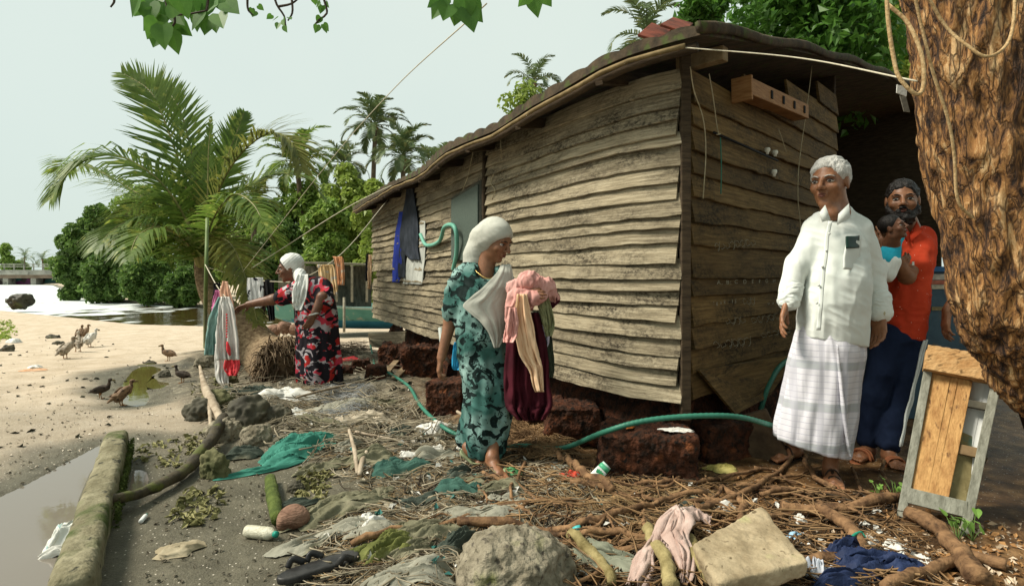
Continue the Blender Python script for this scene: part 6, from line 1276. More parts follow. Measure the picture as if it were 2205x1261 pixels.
# ------------------------------------------------------------------ ducks
def duck(label, px, py, hpx, yaw, c, upright=.35, kind=0, group='ducks on the beach'):
    b = G(px, py); sc = hpx / FPX * b[1] / .43; f = np.array([math.cos(yaw), math.sin(yaw), 0]); s = np.array([-f[1], f[0], 0]); q = lambda a, u, l=0: b + (f * a + UP * u + s * l) * sc
    R = np.stack([f * math.cos(upright) + UP * math.sin(upright), s, UP * math.cos(upright) - f * math.sin(upright)], 1)
    t = thing('duck', label, 'duck', b, group); m = M('duck_' + 'dbwpt'[kind], *c, 9, .7, .5, 60, spots=[(tuple(v * .4 for v in c[0]), 22, .56, .06, 'n')]); S = Sdf(.007 * sc, .03 * sc)
    S.ell(q(0, .185), np.array([.155, .075, .075]) * sc, R); S.chain([q(-.10, .17), q(-.22, .16 - .1 * math.sin(upright))], [.05 * sc, .012 * sc]); S.chain([q(.10, .21), q(.135, .28), q(.14, .345)], [.045 * sc, .026 * sc, .022 * sc]); S.ell(q(.155, .368), np.array([.042, .030, .032]) * sc, R * 0 + np.stack([f, s, UP], 1), .015 * sc)
    V, F = S.mesh(1); mk('body', V, F, m, t)
    V, F = tube([q(.185, .365), q(.215, .355), q(.245, .350)], [.015 * sc, .014 * sc, .010 * sc], 7, flat=1.3); mk('bill', V, F, M('duck_bill', (.10, .08, .03), (.2, .15, .06), 9, .5, 0), t)
    for l in (-1, 1):
        S = Sdf(.006 * sc, .015 * sc).ell(q(-.03, .20, l * .068), np.array([.125, .018, .055]) * sc, R); S.cap(q(-.1, .185, l * .06), q(-.2, .175, l * .02), .018 * sc, .006 * sc); V, F = S.mesh(1); mk('wing', V, F, m, t)
        V, F = join([tube([q(-.01, .13, l * .03), q(-.02, .06, l * .035), q(-.01, .005, l * .035)], [.016 * sc, .007 * sc, .007 * sc], 6), tube([q(-.015, .006, l * .035), q(.045, .005, l * .04)], [.009 * sc, .022 * sc], 6, flat=.3)]); mk('leg', V, F, M('duck_leg', (.25, .11, .03), None, 9), t)
BR, DK, WH, PL = ((.13, .075, .04), (.26, .17, .10)), ((.022, .016, .011), (.06, .04, .025)), ((.50, .47, .42), (.66, .63, .57)), ((.20, .15, .10), (.48, .42, .34))
duck('pale brown duck standing foremost of the far group, seen from behind', 142, 772, 50, 1.45, PL, .75, 3)
duck('dark necked duck with mottled body in the middle of the far group', 168, 757, 47, 2.2, PL, .8, 3)
duck('brown duck standing upright at the back of the far group', 172, 733, 36, 1.9, BR, .85, 1)
duck('brown duck half hidden behind the white one in the far group', 182, 730, 34, 1.6, BR, .8, 4)
duck('white duck at the right of the far group', 194, 747, 42, 1.4, WH, .95, 2)
duck('brown duck walking left on the sand above the dark one', 362, 777, 39, 3.05, BR, .3, 1)
duck('dark duck walking left at the rubbish edge beside the brown puddle', 392, 824, 42, 3.0, DK, .25, 0)
duck('blackish duck facing right at the near end of the brown puddle', 218, 858, 47, .25, DK, .3, 0)
duck('ruddy brown duck seen from behind, feet in the puddle edge', 263, 873, 58, 1.1, ((.15, .07, .03), (.30, .16, .08)), .8, 4)

# ------------------------------------------------------------------ bench, table, person behind the trunk
BW = M('bench_plank', (.30, .15, .05), (.50, .29, .11), 5, .75, .5, stretch=(6, 6, .8), spots=[((.16, .08, .03), 9, .6, .1, 'n')]); BG = M('bench_grey_leg', (.13, .13, .10), (.27, .27, .22), 9, .8, .5, stretch=(3, 3, .6)); BS = M('bench_seat_edge', (.36, .19, .07), (.52, .33, .15), 7, .8, .6, stretch=(1, 3, 3), spots=[((.14, .08, .03), 16, .58, .1, 'n')])
BN = thing('wooden_bench', 'upended plank bench leaning under the old trunk, underside boards showing', 'bench', G(1995, 1140))
bl, brr = G(1938, 1112), G(2080, 1148); dl, dr_ = bl[1], brr[1]
tl_, tr_ = W(1998, 787, dl + .16), W(2150, 815, dr_ + .16)
pb = lambda u, v: (bl * (1 - v) + tl_ * v) * (1 - u) + (brr * (1 - v) + tr_ * v) * u
fn_ = nrm(np.cross(pb(1, 0) - pb(0, 0), pb(0, 1) - pb(0, 0))); fn_ = fn_ * np.sign(-fn_[1])
def slat(u0, v0, u1, v1, w, th, off, name, mat, wedge=None):
    V, F = beam(pb(u0, v0) + fn_ * off, pb(u1, v1) + fn_ * off, w, th, fn_); return bevel(mk(name, V, F, mat, BN, smooth=False), .003)
slat(.02, .0, .02, .96, .036, .05, .0, 'leg', BG); slat(.98, -.02, .98, .97, .036, .05, .0, 'leg', BG)
slat(.05, .14, .95, .14, .07, .03, .012, 'rail', BG)
for u, w in ((.165, .094), (.335, .060), (.50, .080)): slat(u, .155, u + .02, .95, w, .014, .006, 'board', BW)
slat(.62, .50, .95, .50, .045, .028, -.01, 'rail', M('brown_rail', (.12, .08, .04), (.24, .16, .08), 9)); slat(.60, .80, .97, .80, .035, .03, .0, 'rail', M('dark_rail', (.06, .055, .04), (.12, .11, .08), 9))
slat(-.06, 1.02, 1.06, 1.02, .10, .075, .03, 'seat_edge', BS)
V, F = panel([pb(-.04, 1.08) + fn_ * .06, pb(1.04, 1.08) + fn_ * .06, pb(1.0, 1.13) - fn_ * .25, pb(.0, 1.13) - fn_ * .25], .03); mk('seat', V, F, BS, BN, smooth=False)
for k in range(7): V, F = box(pb(.08 + .13 * k, 1.115) + fn_ * .04, .035, .03, .022); bevel(mk('broken_tile', V, F, M('tile_chip', (.22, .13, .06), (.34, .22, .12), 12), BN, smooth=False), .004)
bk = -.34
for u0 in (.02, .98): V, F = beam(pb(u0, .0) + fn_ * bk * .9, pb(u0, 1.0) + fn_ * bk * .5, .036, .04, fn_); bevel(mk('leg', V, F, BG, BN, smooth=False), .003)
V, F = beam(pb(1.0, .5) - fn_ * .02, pb(1.0, .5) + fn_ * bk * .7, .04, .025); mk('side_rail', V, F, BG, BN, smooth=False)
WP = M('white_paint', (.55, .56, .54), (.70, .71, .68), 5, .6, .2, spots=[((.3, .28, .24), 9, .62, .05, 'n')])
for k, (u, w) in enumerate(((.70, .075), (.87, .080))):
    V, F = beam(pb(u, .32) - fn_ * .05, pb(u, 1.0) - fn_ * .05, w, .012, fn_); tag(mk('white_board', V, F, WP, smooth=False), ('narrow white painted board behind the bench slats', 'wider white painted board behind the bench, next to its right leg')[k], 'board')
V, F = panel([pb(.50, .17) - fn_ * .02, pb(.93, .17) - fn_ * .05, pb(.88, .60) - fn_ * .06, pb(.60, .62) - fn_ * .03], .01); tag(mk('metal_sheet', V, F, M('stained_sheet', (.17, .14, .06), (.32, .27, .13), 7, .7, .4, spots=[((.10, .16, .12), 9, .55, .06, 'n')]), smooth=False), 'stained greenish metal sheet standing behind the lower half of the bench', 'sheet')
TBL = M('blue_paint', (.03, .06, .085), (.055, .10, .13), 4, .6, .3, spots=[((.14, .10, .05), 6, .6, .08, 'n')])
d_ = 4.6; CAB = thing('blue_cabinet', 'worn blue metal cabinet with paper stickers in the dark veranda', 'cabinet', HZ(2010, 910, 0)); cb = lambda x, y, e=0: W(x, y, d_ + e)
V, F = box((cb(2035, 700)[0], d_ + .3, .5), .60, .55, 1.0); b_ = mk('body', V, F, TBL, CAB, smooth=False); V, F = box((cb(2035, 700)[0], d_ + .3, 1.19), .64, .60, .04); mk('top', V, F, M('blue_edge', (.03, .09, .2), (.05, .14, .28), 6), CAB, smooth=False)
V, F = box((cb(2035, 700)[0], d_ + .3, 1.085), .6, .55, .17); mk('drawer', V, F, TBL, CAB, smooth=False)
for y0, y1, c in ((590, 602, (.5, .45, .38)), (603, 612, (.45, .15, .1)), (613, 622, (.5, .44, .33)), (660, 668, (.25, .2, .1))):
    a, b = W(2006, y0, d_ + .018), W(2040, y1, d_ + .018); V, F = box((a + b) / 2, abs(b[0] - a[0]), .004, abs(a[2] - b[2])); mk('sticker', V, F, M('sticker_%d' % y0, c, tuple(v * .6 for v in c), 30), CAB, smooth=False)
BP = thing('person', 'person standing hidden behind the old trunk with only a hand showing', 'person', HZ(2200, 990, 0), 'people in the yard')
S = Sdf(.008, .03); D = 3.5; S.chain([p2 for p2 in (W(2190, 490, D), W(2195, 700, D), W(2250, 860, D), HZ(2262, 985, .08))], [.11, .13, .085, .045]); S.chain([W(2205, 700, D), W(2300, 860, D), HZ(2310, 985, .08)], [.1, .085, .045]); S.chain([W(2150, 520, D), W(2090, 605, D), W(2042, 668, D - .05)], [.06, .05, .033]); S.chain([W(2235, 520, D), W(2250, 610, D), W(2245, 690, D)], [.06, .05, .035])
R = hframe((-.6, -.8, 0)); head(S, W(2195, 430, D), R, .25); S.cap(W(2195, 460, D), W(2190, 500, D), .06); hand(S, W(2040, 668, D - .05), (-.2, -.1, -1), (.9, -.2, 0), 1, .19, r=.010); V, F = S.mesh(1); mk('body', V, F, SKIN, BP)
S = Sdf(.008, .03); S.chain([W(2190, 500, D), W(2195, 700, D)], [.15, .17]); S.chain([W(2150, 520, D), W(2105, 585, D)], [.08, .07]); V, F = S.mesh(1); mk('shirt', V, F, fabric('brown_shirt', (.10, .06, .035), (.15, .09, .05), 4), BP)
S = Sdf(.008, .03); S.chain([W(2200, 700, D), W(2258, 930, D)], [.15, .11]); S.chain([W(2215, 700, D), W(2308, 930, D)], [.15, .11]); V, F = S.mesh(1); mk('trousers', V, F, fabric('dark_brown_cloth', (.025, .014, .012), (.05, .03, .025), 4), BP)
# ------------------------------------------------------------------ tree roots
ROOTM = M('tree_root', (.06, .03, .014), (.27, .155, .075), 14, .85, .8, 60, dist=.008, spots=[((.05, .028, .014), 24, .6, .1, 'n')])
ROOTG = M('mossy_root', (.14, .11, .04), (.34, .28, .13), 12, .85, .8, 60, dist=.008)
rr = np.random.default_rng(21)
def gpathpx(pts, n, lift, wig=.012, seed=0):
    P = spl([G(x, y) for x, y in pts], n); P[:, :2] += wig * np.stack([fbm(P, 7, seed, 2), fbm(P, 7, seed + 5, 2)], 1)
    P[:, 2] = gz(P[:, 0], P[:, 1]) + lift * (1 + .9 * fbm(P, 5, seed + 9, 2)); return P
RT = [([(985, 1142), (1120, 1148), (1250, 1136), (1350, 1118), (1440, 1092), (1520, 1075)], .017, .010), ([(1180, 968), (1230, 1008), (1268, 1045), (1315, 1068)], .014, .02), ([(1228, 1172), (1262, 1200), (1300, 1232), (1318, 1275)], .020, .015), ([(1392, 1158), (1412, 1200), (1435, 1240), (1450, 1290)], .020, .022),
      ([(1676, 1104), (1780, 1108), (1860, 1102), (1935, 1090)], .022, .020), ([(1770, 1112), (1822, 1150), (1852, 1185), (1872, 1230)], .024, .026), ([(1955, 1122), (2030, 1168), (2070, 1205), (2100, 1260)], .026, .032), ([(1500, 1108), (1580, 1080), (1660, 1040), (1715, 985)], .014, .010), ([(1728, 985), (1740, 1018), (1762, 1045), (1800, 1060)], .012, .010),
      ([(1300, 1045), (1420, 1050), (1540, 1042), (1640, 1010)], .010, .008), ([(1230, 1050), (1350, 1075), (1470, 1088), (1590, 1092)], .011, .009), ([(1290, 1160), (1340, 1180), (1380, 1160), (1390, 1120)], .012, .008), ([(1200, 1150), (1250, 1190), (1330, 1195), (1400, 1180)], .012, .010), ([(1190, 1215), (1250, 1172), (1330, 1160), (1420, 1170)], .013, .010),
      ([(1480, 1180), (1500, 1225), (1535, 1275)], .026, .022), ([(1730, 1230), (1800, 1215), (1850, 1190)], .02, .015), ([(1900, 1280), (1990, 1240), (2080, 1215), (2160, 1230)], .016, .02), ([(1840, 1020), (1850, 1060), (1842, 1100)], .008, .006), ([(1900, 1000), (1905, 1050), (1930, 1085)], .008, .005), ([(1560, 1060), (1600, 1095), (1590, 1130), (1610, 1160)], .016, .012),
      ([(1640, 1075), (1720, 1062), (1830, 1075)], .010, .008), ([(760, 1190), (900, 1145), (1000, 1130), (1060, 1100)], .012, .008), ([(1040, 1030), (1130, 1065), (1200, 1100)], .009, .006), ([(1130, 1010), (1100, 1060), (1130, 1115)], .007, .006)]
for k in range(44):
    x, y = rr.uniform(1020, 1800), rr.uniform(1000, 1250); a = rr.normal() * .5 + (.15 if rr.random() < .7 else 1.6); L_ = rr.uniform(80, 260)
    RT.append(([(x, y), (x + L_ * .35 * math.cos(a) + rr.normal() * 10, y + L_ * .16 * math.sin(a) + rr.normal() * 6), (x + L_ * .7 * math.cos(a), y + L_ * .3 * math.sin(a) + rr.normal() * 10), (x + L_ * math.cos(a), y + L_ * .45 * math.sin(a))], rr.uniform(.004, .010), rr.uniform(.002, .005)))
for k, (pts, r0, r1) in enumerate(RT):
    pts = [(x, min(max(y, 960), 1300)) for x, y in pts]; P = gpathpx(pts, 26, .4 * max(r0, r1) + .012, .014, k); r0, r1 = r0 * 1.25, r1 * 1.25; P[:, 2] += .012; V, F = tube(P, [r0, (r0 + r1) / 2, r1], 9, wob=.3, seed=k); mk('root', V, F, ROOTG if k in (3, 14, 2) else ROOTM, OT)

# ------------------------------------------------------------------ litter nobody could count: twigs, straw, dead leaves, weed
def inpoly(n, pts, seed):
    r = np.random.default_rng(seed); P_ = np.array(pts, float); lo, hi = P_.min(0), P_.max(0); out = []
    while len(out) < n:
        q = lo + r.random((n * 2, 2)) * (hi - lo); q = q[poly_sd(q[:, 0], q[:, 1], P_) < 0]; out += list(q)
    q = np.array(out[:n]); d = (CAMZ - 0) * FPX / (q[:, 1] - HY)
    for _ in range(6): x = (q[:, 0] - CX) / FPX * d; z = gz(x, d); d = .5 * d + .5 * (CAMZ - z) * FPX / (q[:, 1] - HY)
    x = (q[:, 0] - CX) / FPX * d; return xyz(x, d, gz(x, d))
def twigs(name, n, pts, seed, mat, lmin, lmax, r, lift=.01, bend=.25):
    C = inpoly(n, pts, seed); g = np.random.default_rng(seed); a = g.normal(size=n) * .7 + np.where(g.random(n) < .65, 0, 1.5); L_ = g.uniform(lmin, lmax, n)[:, None]
    dv = xyz(np.cos(a), np.sin(a)); sd = xyz(-np.sin(a), np.cos(a)); b = g.normal(size=(n, 1)) * bend * L_; t = np.linspace(-1, 1, 6)
    P = C[:, None] + dv[:, None] * (L_ * .5)[:, None] * t[None, :, None] + sd[:, None] * b[:, None] * (1 - t * t)[None, :, None] + sd[:, None] * (g.normal(size=(n, 6, 1)) * .02 * L_[:, None])
    P[..., 2] = gz(P[..., 0], P[..., 1]) + lift * g.uniform(.3, 2.2, (n, 1)) + g.uniform(-.4, .7, (n, 1)) * lift * t[None]
    R_ = r * g.uniform(.45, 1.3, (n, 1)) * np.linspace(1, .35, 6)[None]
    V = np.stack([P + sd[:, None] * R_[..., None], P - sd[:, None] * R_[..., None], P + UP * 1.5 * R_[..., None]], 2).reshape(-1, 3)
    k = np.arange(n)[:, None, None] * 18 + np.arange(5)[None, :, None] * 3; q = np.array([[0, 3, 5, 2], [2, 5, 4, 1], [1, 4, 3, 0]]); F = (k[..., None] + q[None, None]).reshape(-1, 4)
    return tag(mk(name, V, F, mat), kind='stuff')
ZR = [(1000, 985), (1170, 960), (1300, 1020), (1600, 1040), (1780, 1060), (1930, 1090), (2000, 1261), (1250, 1261), (1040, 1150)]
ZC = [(560, 830), (800, 830), (960, 900), (1200, 960), (1300, 1040), (1250, 1261), (700, 1261), (680, 1180), (800, 1050), (640, 960)]
ZF = [(480, 740), (560, 725), (780, 735), (900, 850), (1000, 960), (700, 990), (480, 900), (430, 830)]
TW = M('twig', (.07, .038, .017), (.33, .205, .10), 5, .9, .3); TWG = M('grey_twig', (.10, .085, .055), (.36, .31, .22), 5, .9, .3); STRW = M('straw', (.24, .155, .07), (.46, .32, .165), 8, .9, .2); DARKT = M('dark_twig', (.02, .015, .01), (.07, .05, .03), 5, .9, .3)
twigs('twig_litter', 400, ZR, 1, TW, .10, .55, .0050, .020); twigs('twig_litter', 650, ZC, 2, TWG, .08, .42, .0042, .014); twigs('twig_litter', 420, ZF, 3, TWG, .1, .5, .006, .03); twigs('twig_litter', 420, ZC, 4, DARKT, .06, .28, .004, .010)
twigs('straw_litter', 650, [(1150, 985), (1300, 1050), (1540, 1060), (1560, 1100), (1380, 1140), (1150, 1110)], 5, STRW, .08, .30, .0016, .012, .15); twigs('straw_litter', 1500, ZC, 6, STRW, .06, .25, .0014, .008)
twigs('straw_litter', 700, [(1090, 905), (1180, 920), (1230, 975), (1180, 990), (1110, 985)], 16, TW, .06, .26, .003, .025, .25)
def leaflitter(name, n, pts, seed, mat, s, lift=.006):
    C = inpoly(n, pts, seed) + [0, 0, lift]; V, F = leaves(C, np.full(n, s * .25), n * 1, s, seed, up=1.2, squash=.25); tag(mk(name, V, F, mat, smooth=False), kind='stuff')
DL = M('dead_leaf', (.14, .06, .02), (.36, .20, .08), 3, .8, 0); leaflitter('leaf_litter', 1200, [(1250, 1000), (1600, 1020), (1950, 1060), (2205, 1150), (2205, 1300), (1250, 1300)], 7, DL, .034); leaflitter('leaf_litter', 420, [(1700, 1150), (2205, 1120), (2205, 1300), (1700, 1300)], 8, M('pale_leaf', (.36, .26, .16), (.58, .48, .36), 3, .8, 0), .03)
leaflitter('leaf_litter', 700, ZC, 29, M('dark_scrap', (.03, .03, .022), (.09, .085, .055), 3, .9, 0), .035)
leaflitter('leaf_litter', 900, ZC, 9, M('grey_scrap', (.22, .19, .13), (.48, .44, .34), 3, .9, 0), .032); leaflitter('leaf_litter', 500, ZF, 10, M('pale_scrap', (.34, .31, .25), (.60, .57, .50), 3, .9, 0), .05); leaflitter('leaf_litter', 300, ZF, 19, M('dark_scrap', (.03, .03, .022), (.09, .085, .055), 3, .9, 0), .07)
WPLL = M('paper_bits', (.45, .44, .40), (.66, .65, .60), 9, .8, 0)
WEED = M('washed_weed', (.10, .10, .035), (.27, .25, .11), 4, .8, 0)
for i, z in enumerate(([(395, 1060), (470, 1050), (490, 1110), (420, 1140), (360, 1125)], [(290, 965), (440, 930), (480, 960), (400, 1010), (300, 1010)], [(650, 1010), (720, 1020), (700, 1085), (630, 1080)], [(420, 780), (470, 800), (560, 900), (500, 930), (410, 850)])): leaflitter('washed_weed', 170, z, 30 + i, WEED, .045, .012)
leaflitter('beach_litter', 90, [(0, 720), (280, 715), (430, 760), (300, 900), (0, 1000)], 51, M('dark_scrap', (.03, .03, .022), (.09, .085, .055), 3, .9, 0), .06)
leaflitter('shell_litter', 420, [(0, 720), (280, 715), (430, 760), (330, 940), (0, 1040)], 52, M('shell_bits', (.42, .36, .28), (.66, .60, .50), 3, .9, 0), .022)
leaflitter('pebble_litter', 700, [(0, 800), (430, 800), (700, 1261), (300, 1261), (330, 1000), (0, 1050)], 53, M('pebble_bits', (.07, .062, .045), (.20, .17, .12), 3, .9, 0), .018)
leaflitter('paper_litter', 170, ZC, 54, WPLL, .045, .02); leaflitter('paper_litter', 90, ZR, 55, WPLL, .035, .025); leaflitter('plastic_litter', 60, ZC, 56, M('teal_scrap', (.02, .12, .10), (.06, .22, .2), 3, .7, 0), .04, .02)
leaflitter('dark_leaf_litter', 1500, ZR, 57, M('dark_brown_leaf', (.022, .013, .008), (.085, .045, .02), 3, .9, 0), .04)
leaflitter('beach_creeper', 260, [(-30, 692), (20, 690), (40, 712), (10, 735), (-30, 735)], 41, LEAF_LIGHT, .12, .04)
twigs('dark_twig_litter', 420, ZR, 46, DARKT, .08, .40, .0045, .014)
twigs('black_netting', 260, [(700, 765), (740, 735), (800, 735), (795, 755), (740, 775)], 42, DARKT, .1, .35, .005, .03, .3)
twigs('grey_netting', 420, [(690, 840), (790, 830), (800, 880), (730, 920), (690, 890)], 43, M('grey_net', (.14, .15, .15), (.30, .31, .31), 5, .9, 0), .08, .28, .002, .022, .3)

# ------------------------------------------------------------------ rags, plastic and paper
def rag(name, label, cat, px, py, w, h, rot, mat, seed, lift=.025, fold=.022, ff=3.0, group=None, nr=30, na=84, lump=0.0):
    """crumpled sheet lying on the ground: w along its folds, h across, in metres"""
    c = G(px, py); r = np.random.default_rng(seed); ph = r.uniform(0, 6.28, 5); V = []; ca, sa = math.cos(rot), math.sin(rot)
    th = np.linspace(0, 2 * math.pi, na, endpoint=False); out = 1 + .16 * np.sin(2 * th + ph[0]) + .12 * np.sin(3 * th + ph[1]) + .08 * np.sin(5 * th + ph[2]) + .06 * np.sin(9 * th + ph[3])
    R_ = np.linspace(0, 1, nr)[:, None]; sq = 1 / np.maximum(np.abs(np.cos(th)), np.abs(np.sin(th))) ** .55
    u = (R_ * (out * sq * np.cos(th))[None]).ravel() * w / 2; v = (R_ * (out * sq * np.sin(th))[None]).ravel() * h / 2
    rad = np.repeat(R_[:, 0], na); x, y = c[0] + u * ca - v * sa, c[1] + u * sa + v * ca
    Q = xyz(u * ff * .55 + seed + .25 * np.sin(v * 20), v * ff * 4.6, seed * 1.7); f = 1 - 2 * np.abs(fbm(Q, 1.6, seed, 3)); f2 = 1 - 2 * np.abs(vn(Q, 5.5, seed + 2))
    z = gz(x, y) + .7 * lift * (1 - rad ** 3) + (.9 * fold * f + fold * .4 * f2) * (1 - .75 * rad ** 4) + .004 + lump * (1 - rad ** 2) ** 1.0
    x = x + fold * .6 * vn(Q, 2.5, seed + 7); y = y + fold * .6 * vn(Q, 2.5, seed + 8)
    V = xyz(x, y, np.maximum(z, gz(x, y) + .003)); F = [tuple(int(q) for q in f_) for f_ in np.stack([(np.arange(nr - 1)[:, None] * na + np.arange(na)[None]).ravel(), (np.arange(nr - 1)[:, None] * na + (np.arange(na)[None] + 1) % na).ravel(), (np.arange(1, nr)[:, None] * na + (np.arange(na)[None] + 1) % na).ravel(), (np.arange(1, nr)[:, None] * na + np.arange(na)[None]).ravel()], 1)]
    return tag(mk(name, V, F, mat), label, cat, group)
def silt(name, c1, c2): return M(name, c1, c2, 6, .95, .5, 160, spots=[((.22, .20, .135), 5, .56, .12, 'n'), ((.10, .11, .03), 3, .62, .12, 'n')], dist=.004)
SOL, SGR, SDK, STL = silt('silt_olive', (.10, .095, .055), (.21, .20, .13)), silt('silt_grey', (.17, .165, .125), (.32, .31, .25)), silt('silt_dark', (.025, .035, .028), (.07, .085, .065)), silt('silt_teal', (.025, .075, .060), (.06, .13, .10))
TEA = M('teal_cloth', (.022, .13, .095), (.05, .22, .165), 4, .85, .3, 160, dist=.003); WPL = M('white_plastic', (.52, .51, .46), (.70, .69, .64), 5, .5, .2, spots=[((.34, .31, .25), 9, .6, .15, 'n')]); MOSSR = M('mossy_rag', (.055, .065, .014), (.17, .18, .055), 6, .95, .6, 120, spots=[((.22, .20, .13), 5, .6, .12, 'n')], dist=.005)
RG = 'silted rags in the rubbish'
for i, (lb, px, py, w, h, rot, mt, lift, fo) in enumerate([
    ('bright teal green cloth crumpled on the rubbish bank', 645, 968, .50, .30, .55, TEA, .06, .035), ('teal green tail of cloth reaching down to the wet sand', 570, 1015, .42, .09, .5, TEA, .02, .015), ('dark green rag tied round the bend of the fallen branch', 486, 938, .20, .10, -.3, STL, .09, .02),
    ('largest olive rag, long folds running to the lower left', 735, 1090, .60, .22, .75, SOL, .03, .030), ('dark teal rag flattened above the large olive one', 862, 1015, .36, .16, .35, STL, .035, .028), ('olive rag pinned under the two short sticks', 800, 985, .30, .18, .5, SOL, .04, .03),
    ('grey green rag with sharp folds left of the boulder top', 1040, 1120, .38, .18, .15, SGR, .03, .022), ('dark green net bundle near the middle of the sticks', 985, 1062, .26, .12, -.1, STL, .05, .03), ('mossy green lumpy rag in front of the black sandal', 835, 1190, .26, .20, .8, MOSSR, .05, .03),
    ('olive rag spreading right of the mossy lump', 915, 1150, .30, .15, .5, SOL, .03, .03), ('dark torn rag hanging over the root beside the boulder', 985, 1185, .20, .12, 1.1, SDK, .05, .03), ('grey silted rag at the very front left of the boulder', 890, 1240, .36, .18, .2, SGR, .02, .02),
    ('flat grey rag below the large olive one', 690, 1165, .36, .16, .9, SGR, .015, .018), ('dark rag strip at the edge of the wet sand', 635, 1090, .22, .08, .7, SDK, .02, .02), ('sage grey cloth square among the roots at the front', 1312, 1222, .26, .19, -.5, M('sage_cloth', (.13, .14, .10), (.23, .24, .18), 5, .9, .3), .05, .022),
    ('black rag lying behind the twisted pink cloth', 1490, 1098, .22, .12, .7, SDK, .03, .03), ('dull brown rag at the foot of the pale driftwood', 520, 985, .22, .12, .2, SDK, .05, .03), ('olive rag at the lower end of the hose', 945, 990, .30, .12, .2, SGR, .03, .03),
    ('greenish mat of net below the walking feet', 1010, 1045, .22, .10, .1, SOL, .02, .02), ('pale buff cloth under the bare hose curve', 730, 880, .5, .3, .1, SGR, .04, .03), ('pale sheet rucked up by the patterned hem', 780, 905, .4, .22, .3, M('buff_sheet', (.33, .28, .20), (.52, .46, .36), 5, .9, .4), .03, .03),
    ('silty cloth between the white plastic and the grey netting', 690, 920, .34, .16, -.2, SOL, .03, .03), ('dark mat of rag under the palm roots', 560, 850, .5, .2, .1, SDK, .04, .04), ('olive strip of rag parallel to the branch', 520, 940, .3, .12, .5, SOL, .05, .03)]):
    rag('rag', lb, 'rag', px, py, w, h, rot, mt, 10 + i, lift, fo, 5, RG)
for i in range(16):
    x, y = [(700, 1010), (770, 1140), (900, 1090), (1100, 1090), (1080, 1050), (960, 940), (860, 930), (760, 960), (820, 870), (640, 800), (720, 760), (480, 770), (880, 1190), (1150, 1170), (990, 1020), (600, 770)][i]
    rag('rag', 'small silt-covered scrap of cloth trodden in among the twigs', 'rag', x, y, rr.uniform(.16, .34) * (1.8 if y < 850 else 1), rr.uniform(.08, .14) * (1.8 if y < 850 else 1), rr.uniform(-.3, 1.0), [SOL, SGR, SDK, SGR][i % 4], 60 + i, .02, .025, 6, 'small trodden scraps of cloth')
WB = 'white plastic scraps'
for i, (lb, px, py, w, h, rot, lf) in enumerate([('white plastic sheet draped over the bank by the patterned hem', 612, 858, .46, .34, .7, .10), ('torn white plastic hanging below the draped sheet', 634, 905, .30, .22, 1.2, .06), ('white plastic scrap behind the hose', 935, 922, .26, .12, .1, .03), ('white scrap just left of the raised sandal', 1012, 968, .14, .08, .1, .02), ('small white scrap left in front of the walking woman', 935, 972, .10, .06, .1, .015), ('white paper ball on top of the largest laterite block', 1462, 924, .17, .09, 0, .0), ('white styrofoam piece lying among the roots by the slab', 1560, 1098, .13, .07, 0, .03), ('small white ball of paper right of the slab corner', 1722, 1126, .06, .05, 0, .03), ('white and yellow wrapper in the corner litter', 1930, 1190, .16, .12, .6, .03), ('white strip of wrapper nearest the front right corner', 1990, 1215, .14, .07, 1.2, .02), ('pale wrapper beside the green cord', 1870, 1172, .12, .07, .2, .02), ('white scrap by the black sandal toe', 800, 1128, .16, .08, .9, .03), ('small white scrap at the hem on the hose', 1080, 945, .08, .07, .2, .03), ('white scrap lying close to the large laterite block', 880, 985, .1, .05, .2, .02), ('white bag on the sand near the left edge', 30, 738, .26, .2, 0, .12), ('white scrap on the sand left of the ducks', 75, 792, .2, .08, 0, .03)]):
    o = rag('plastic_scrap', lb, 'scrap', px, py, w, h, rot, WPL, 90 + i, lf, .018, 9, WB, 14, 36)
    if 'paper ball on top' in lb: o.location = tuple(HZ(1455, 928, .262))
for lb, px, py, w, h, mt, s in (('bright green leafy wrapper at the rear sandal', 1100, 1018, .17, .07, M('leaf_wrapper', (.07, .30, .10), (.16, .44, .20), 9, .6, .2), 1), ('red plastic torn beside the white tube', 1228, 1025, .14, .07, M('red_plastic', (.50, .04, .02), (.6, .1, .06), 9, .5, .2), 2), ('yellow olive foil at the foot of the tilted slab', 1555, 1012, .20, .12, M('yellow_foil', (.30, .26, .06), (.50, .44, .16), 9, .5, .3), 3), ('red cloth flattened behind the patterned woman', 752, 774, .42, .2, RDL, 4), ('orange crumpled wrapper on the pale sand left', 75, 798, .3, .1, M('orange_wrap', (.55, .28, .14), (.66, .42, .26), 9, .7, .2), 5), ('buff torn bag lying on the wet sand at the front left', 385, 1188, .16, .13, M('buff_bag', (.22, .18, .11), (.36, .31, .21), 8, .8, .3), 6), ('small orange leaf on the largest laterite block', 1355, 892, .06, .04, M('orange_leaf', (.45, .14, .03), None, 9), 7), ('clear grey wrapper left of the red plastic', 1203, 1010, .09, .05, M('grey_wrap', (.3, .33, .28), (.45, .47, .42), 9, .4, .1), 8), ('light blue scrap under the slab corner', 1718, 1160, .08, .05, M('sky_plastic', (.28, .45, .58), None, 9, .5), 9)):
    o = rag('scrap', lb, 'scrap', px, py, w, h, .3, mt, 120 + s, .02, .014, 9, None, 12, 30)
    if 'small orange' in lb: o.location = tuple(HZ(1357, 922, .262))
rag('plastic_bag', 'white printed plastic bag snagged on the beam at the branch end', 'bag', 155, 1170, .20, .12, .95, M('printed_bag', (.54, .55, .50), (.68, .68, .63), 5, .5, .2, spots=[((.20, .36, .36), 16, .57, .05, 'n')]), 140, .10, .03, 8)
rag('plastic_bag', 'pale tail of the snagged bag trailing into the puddle', 'bag', 110, 1200, .12, .05, .3, WPL, 141, .03, .015, 8)
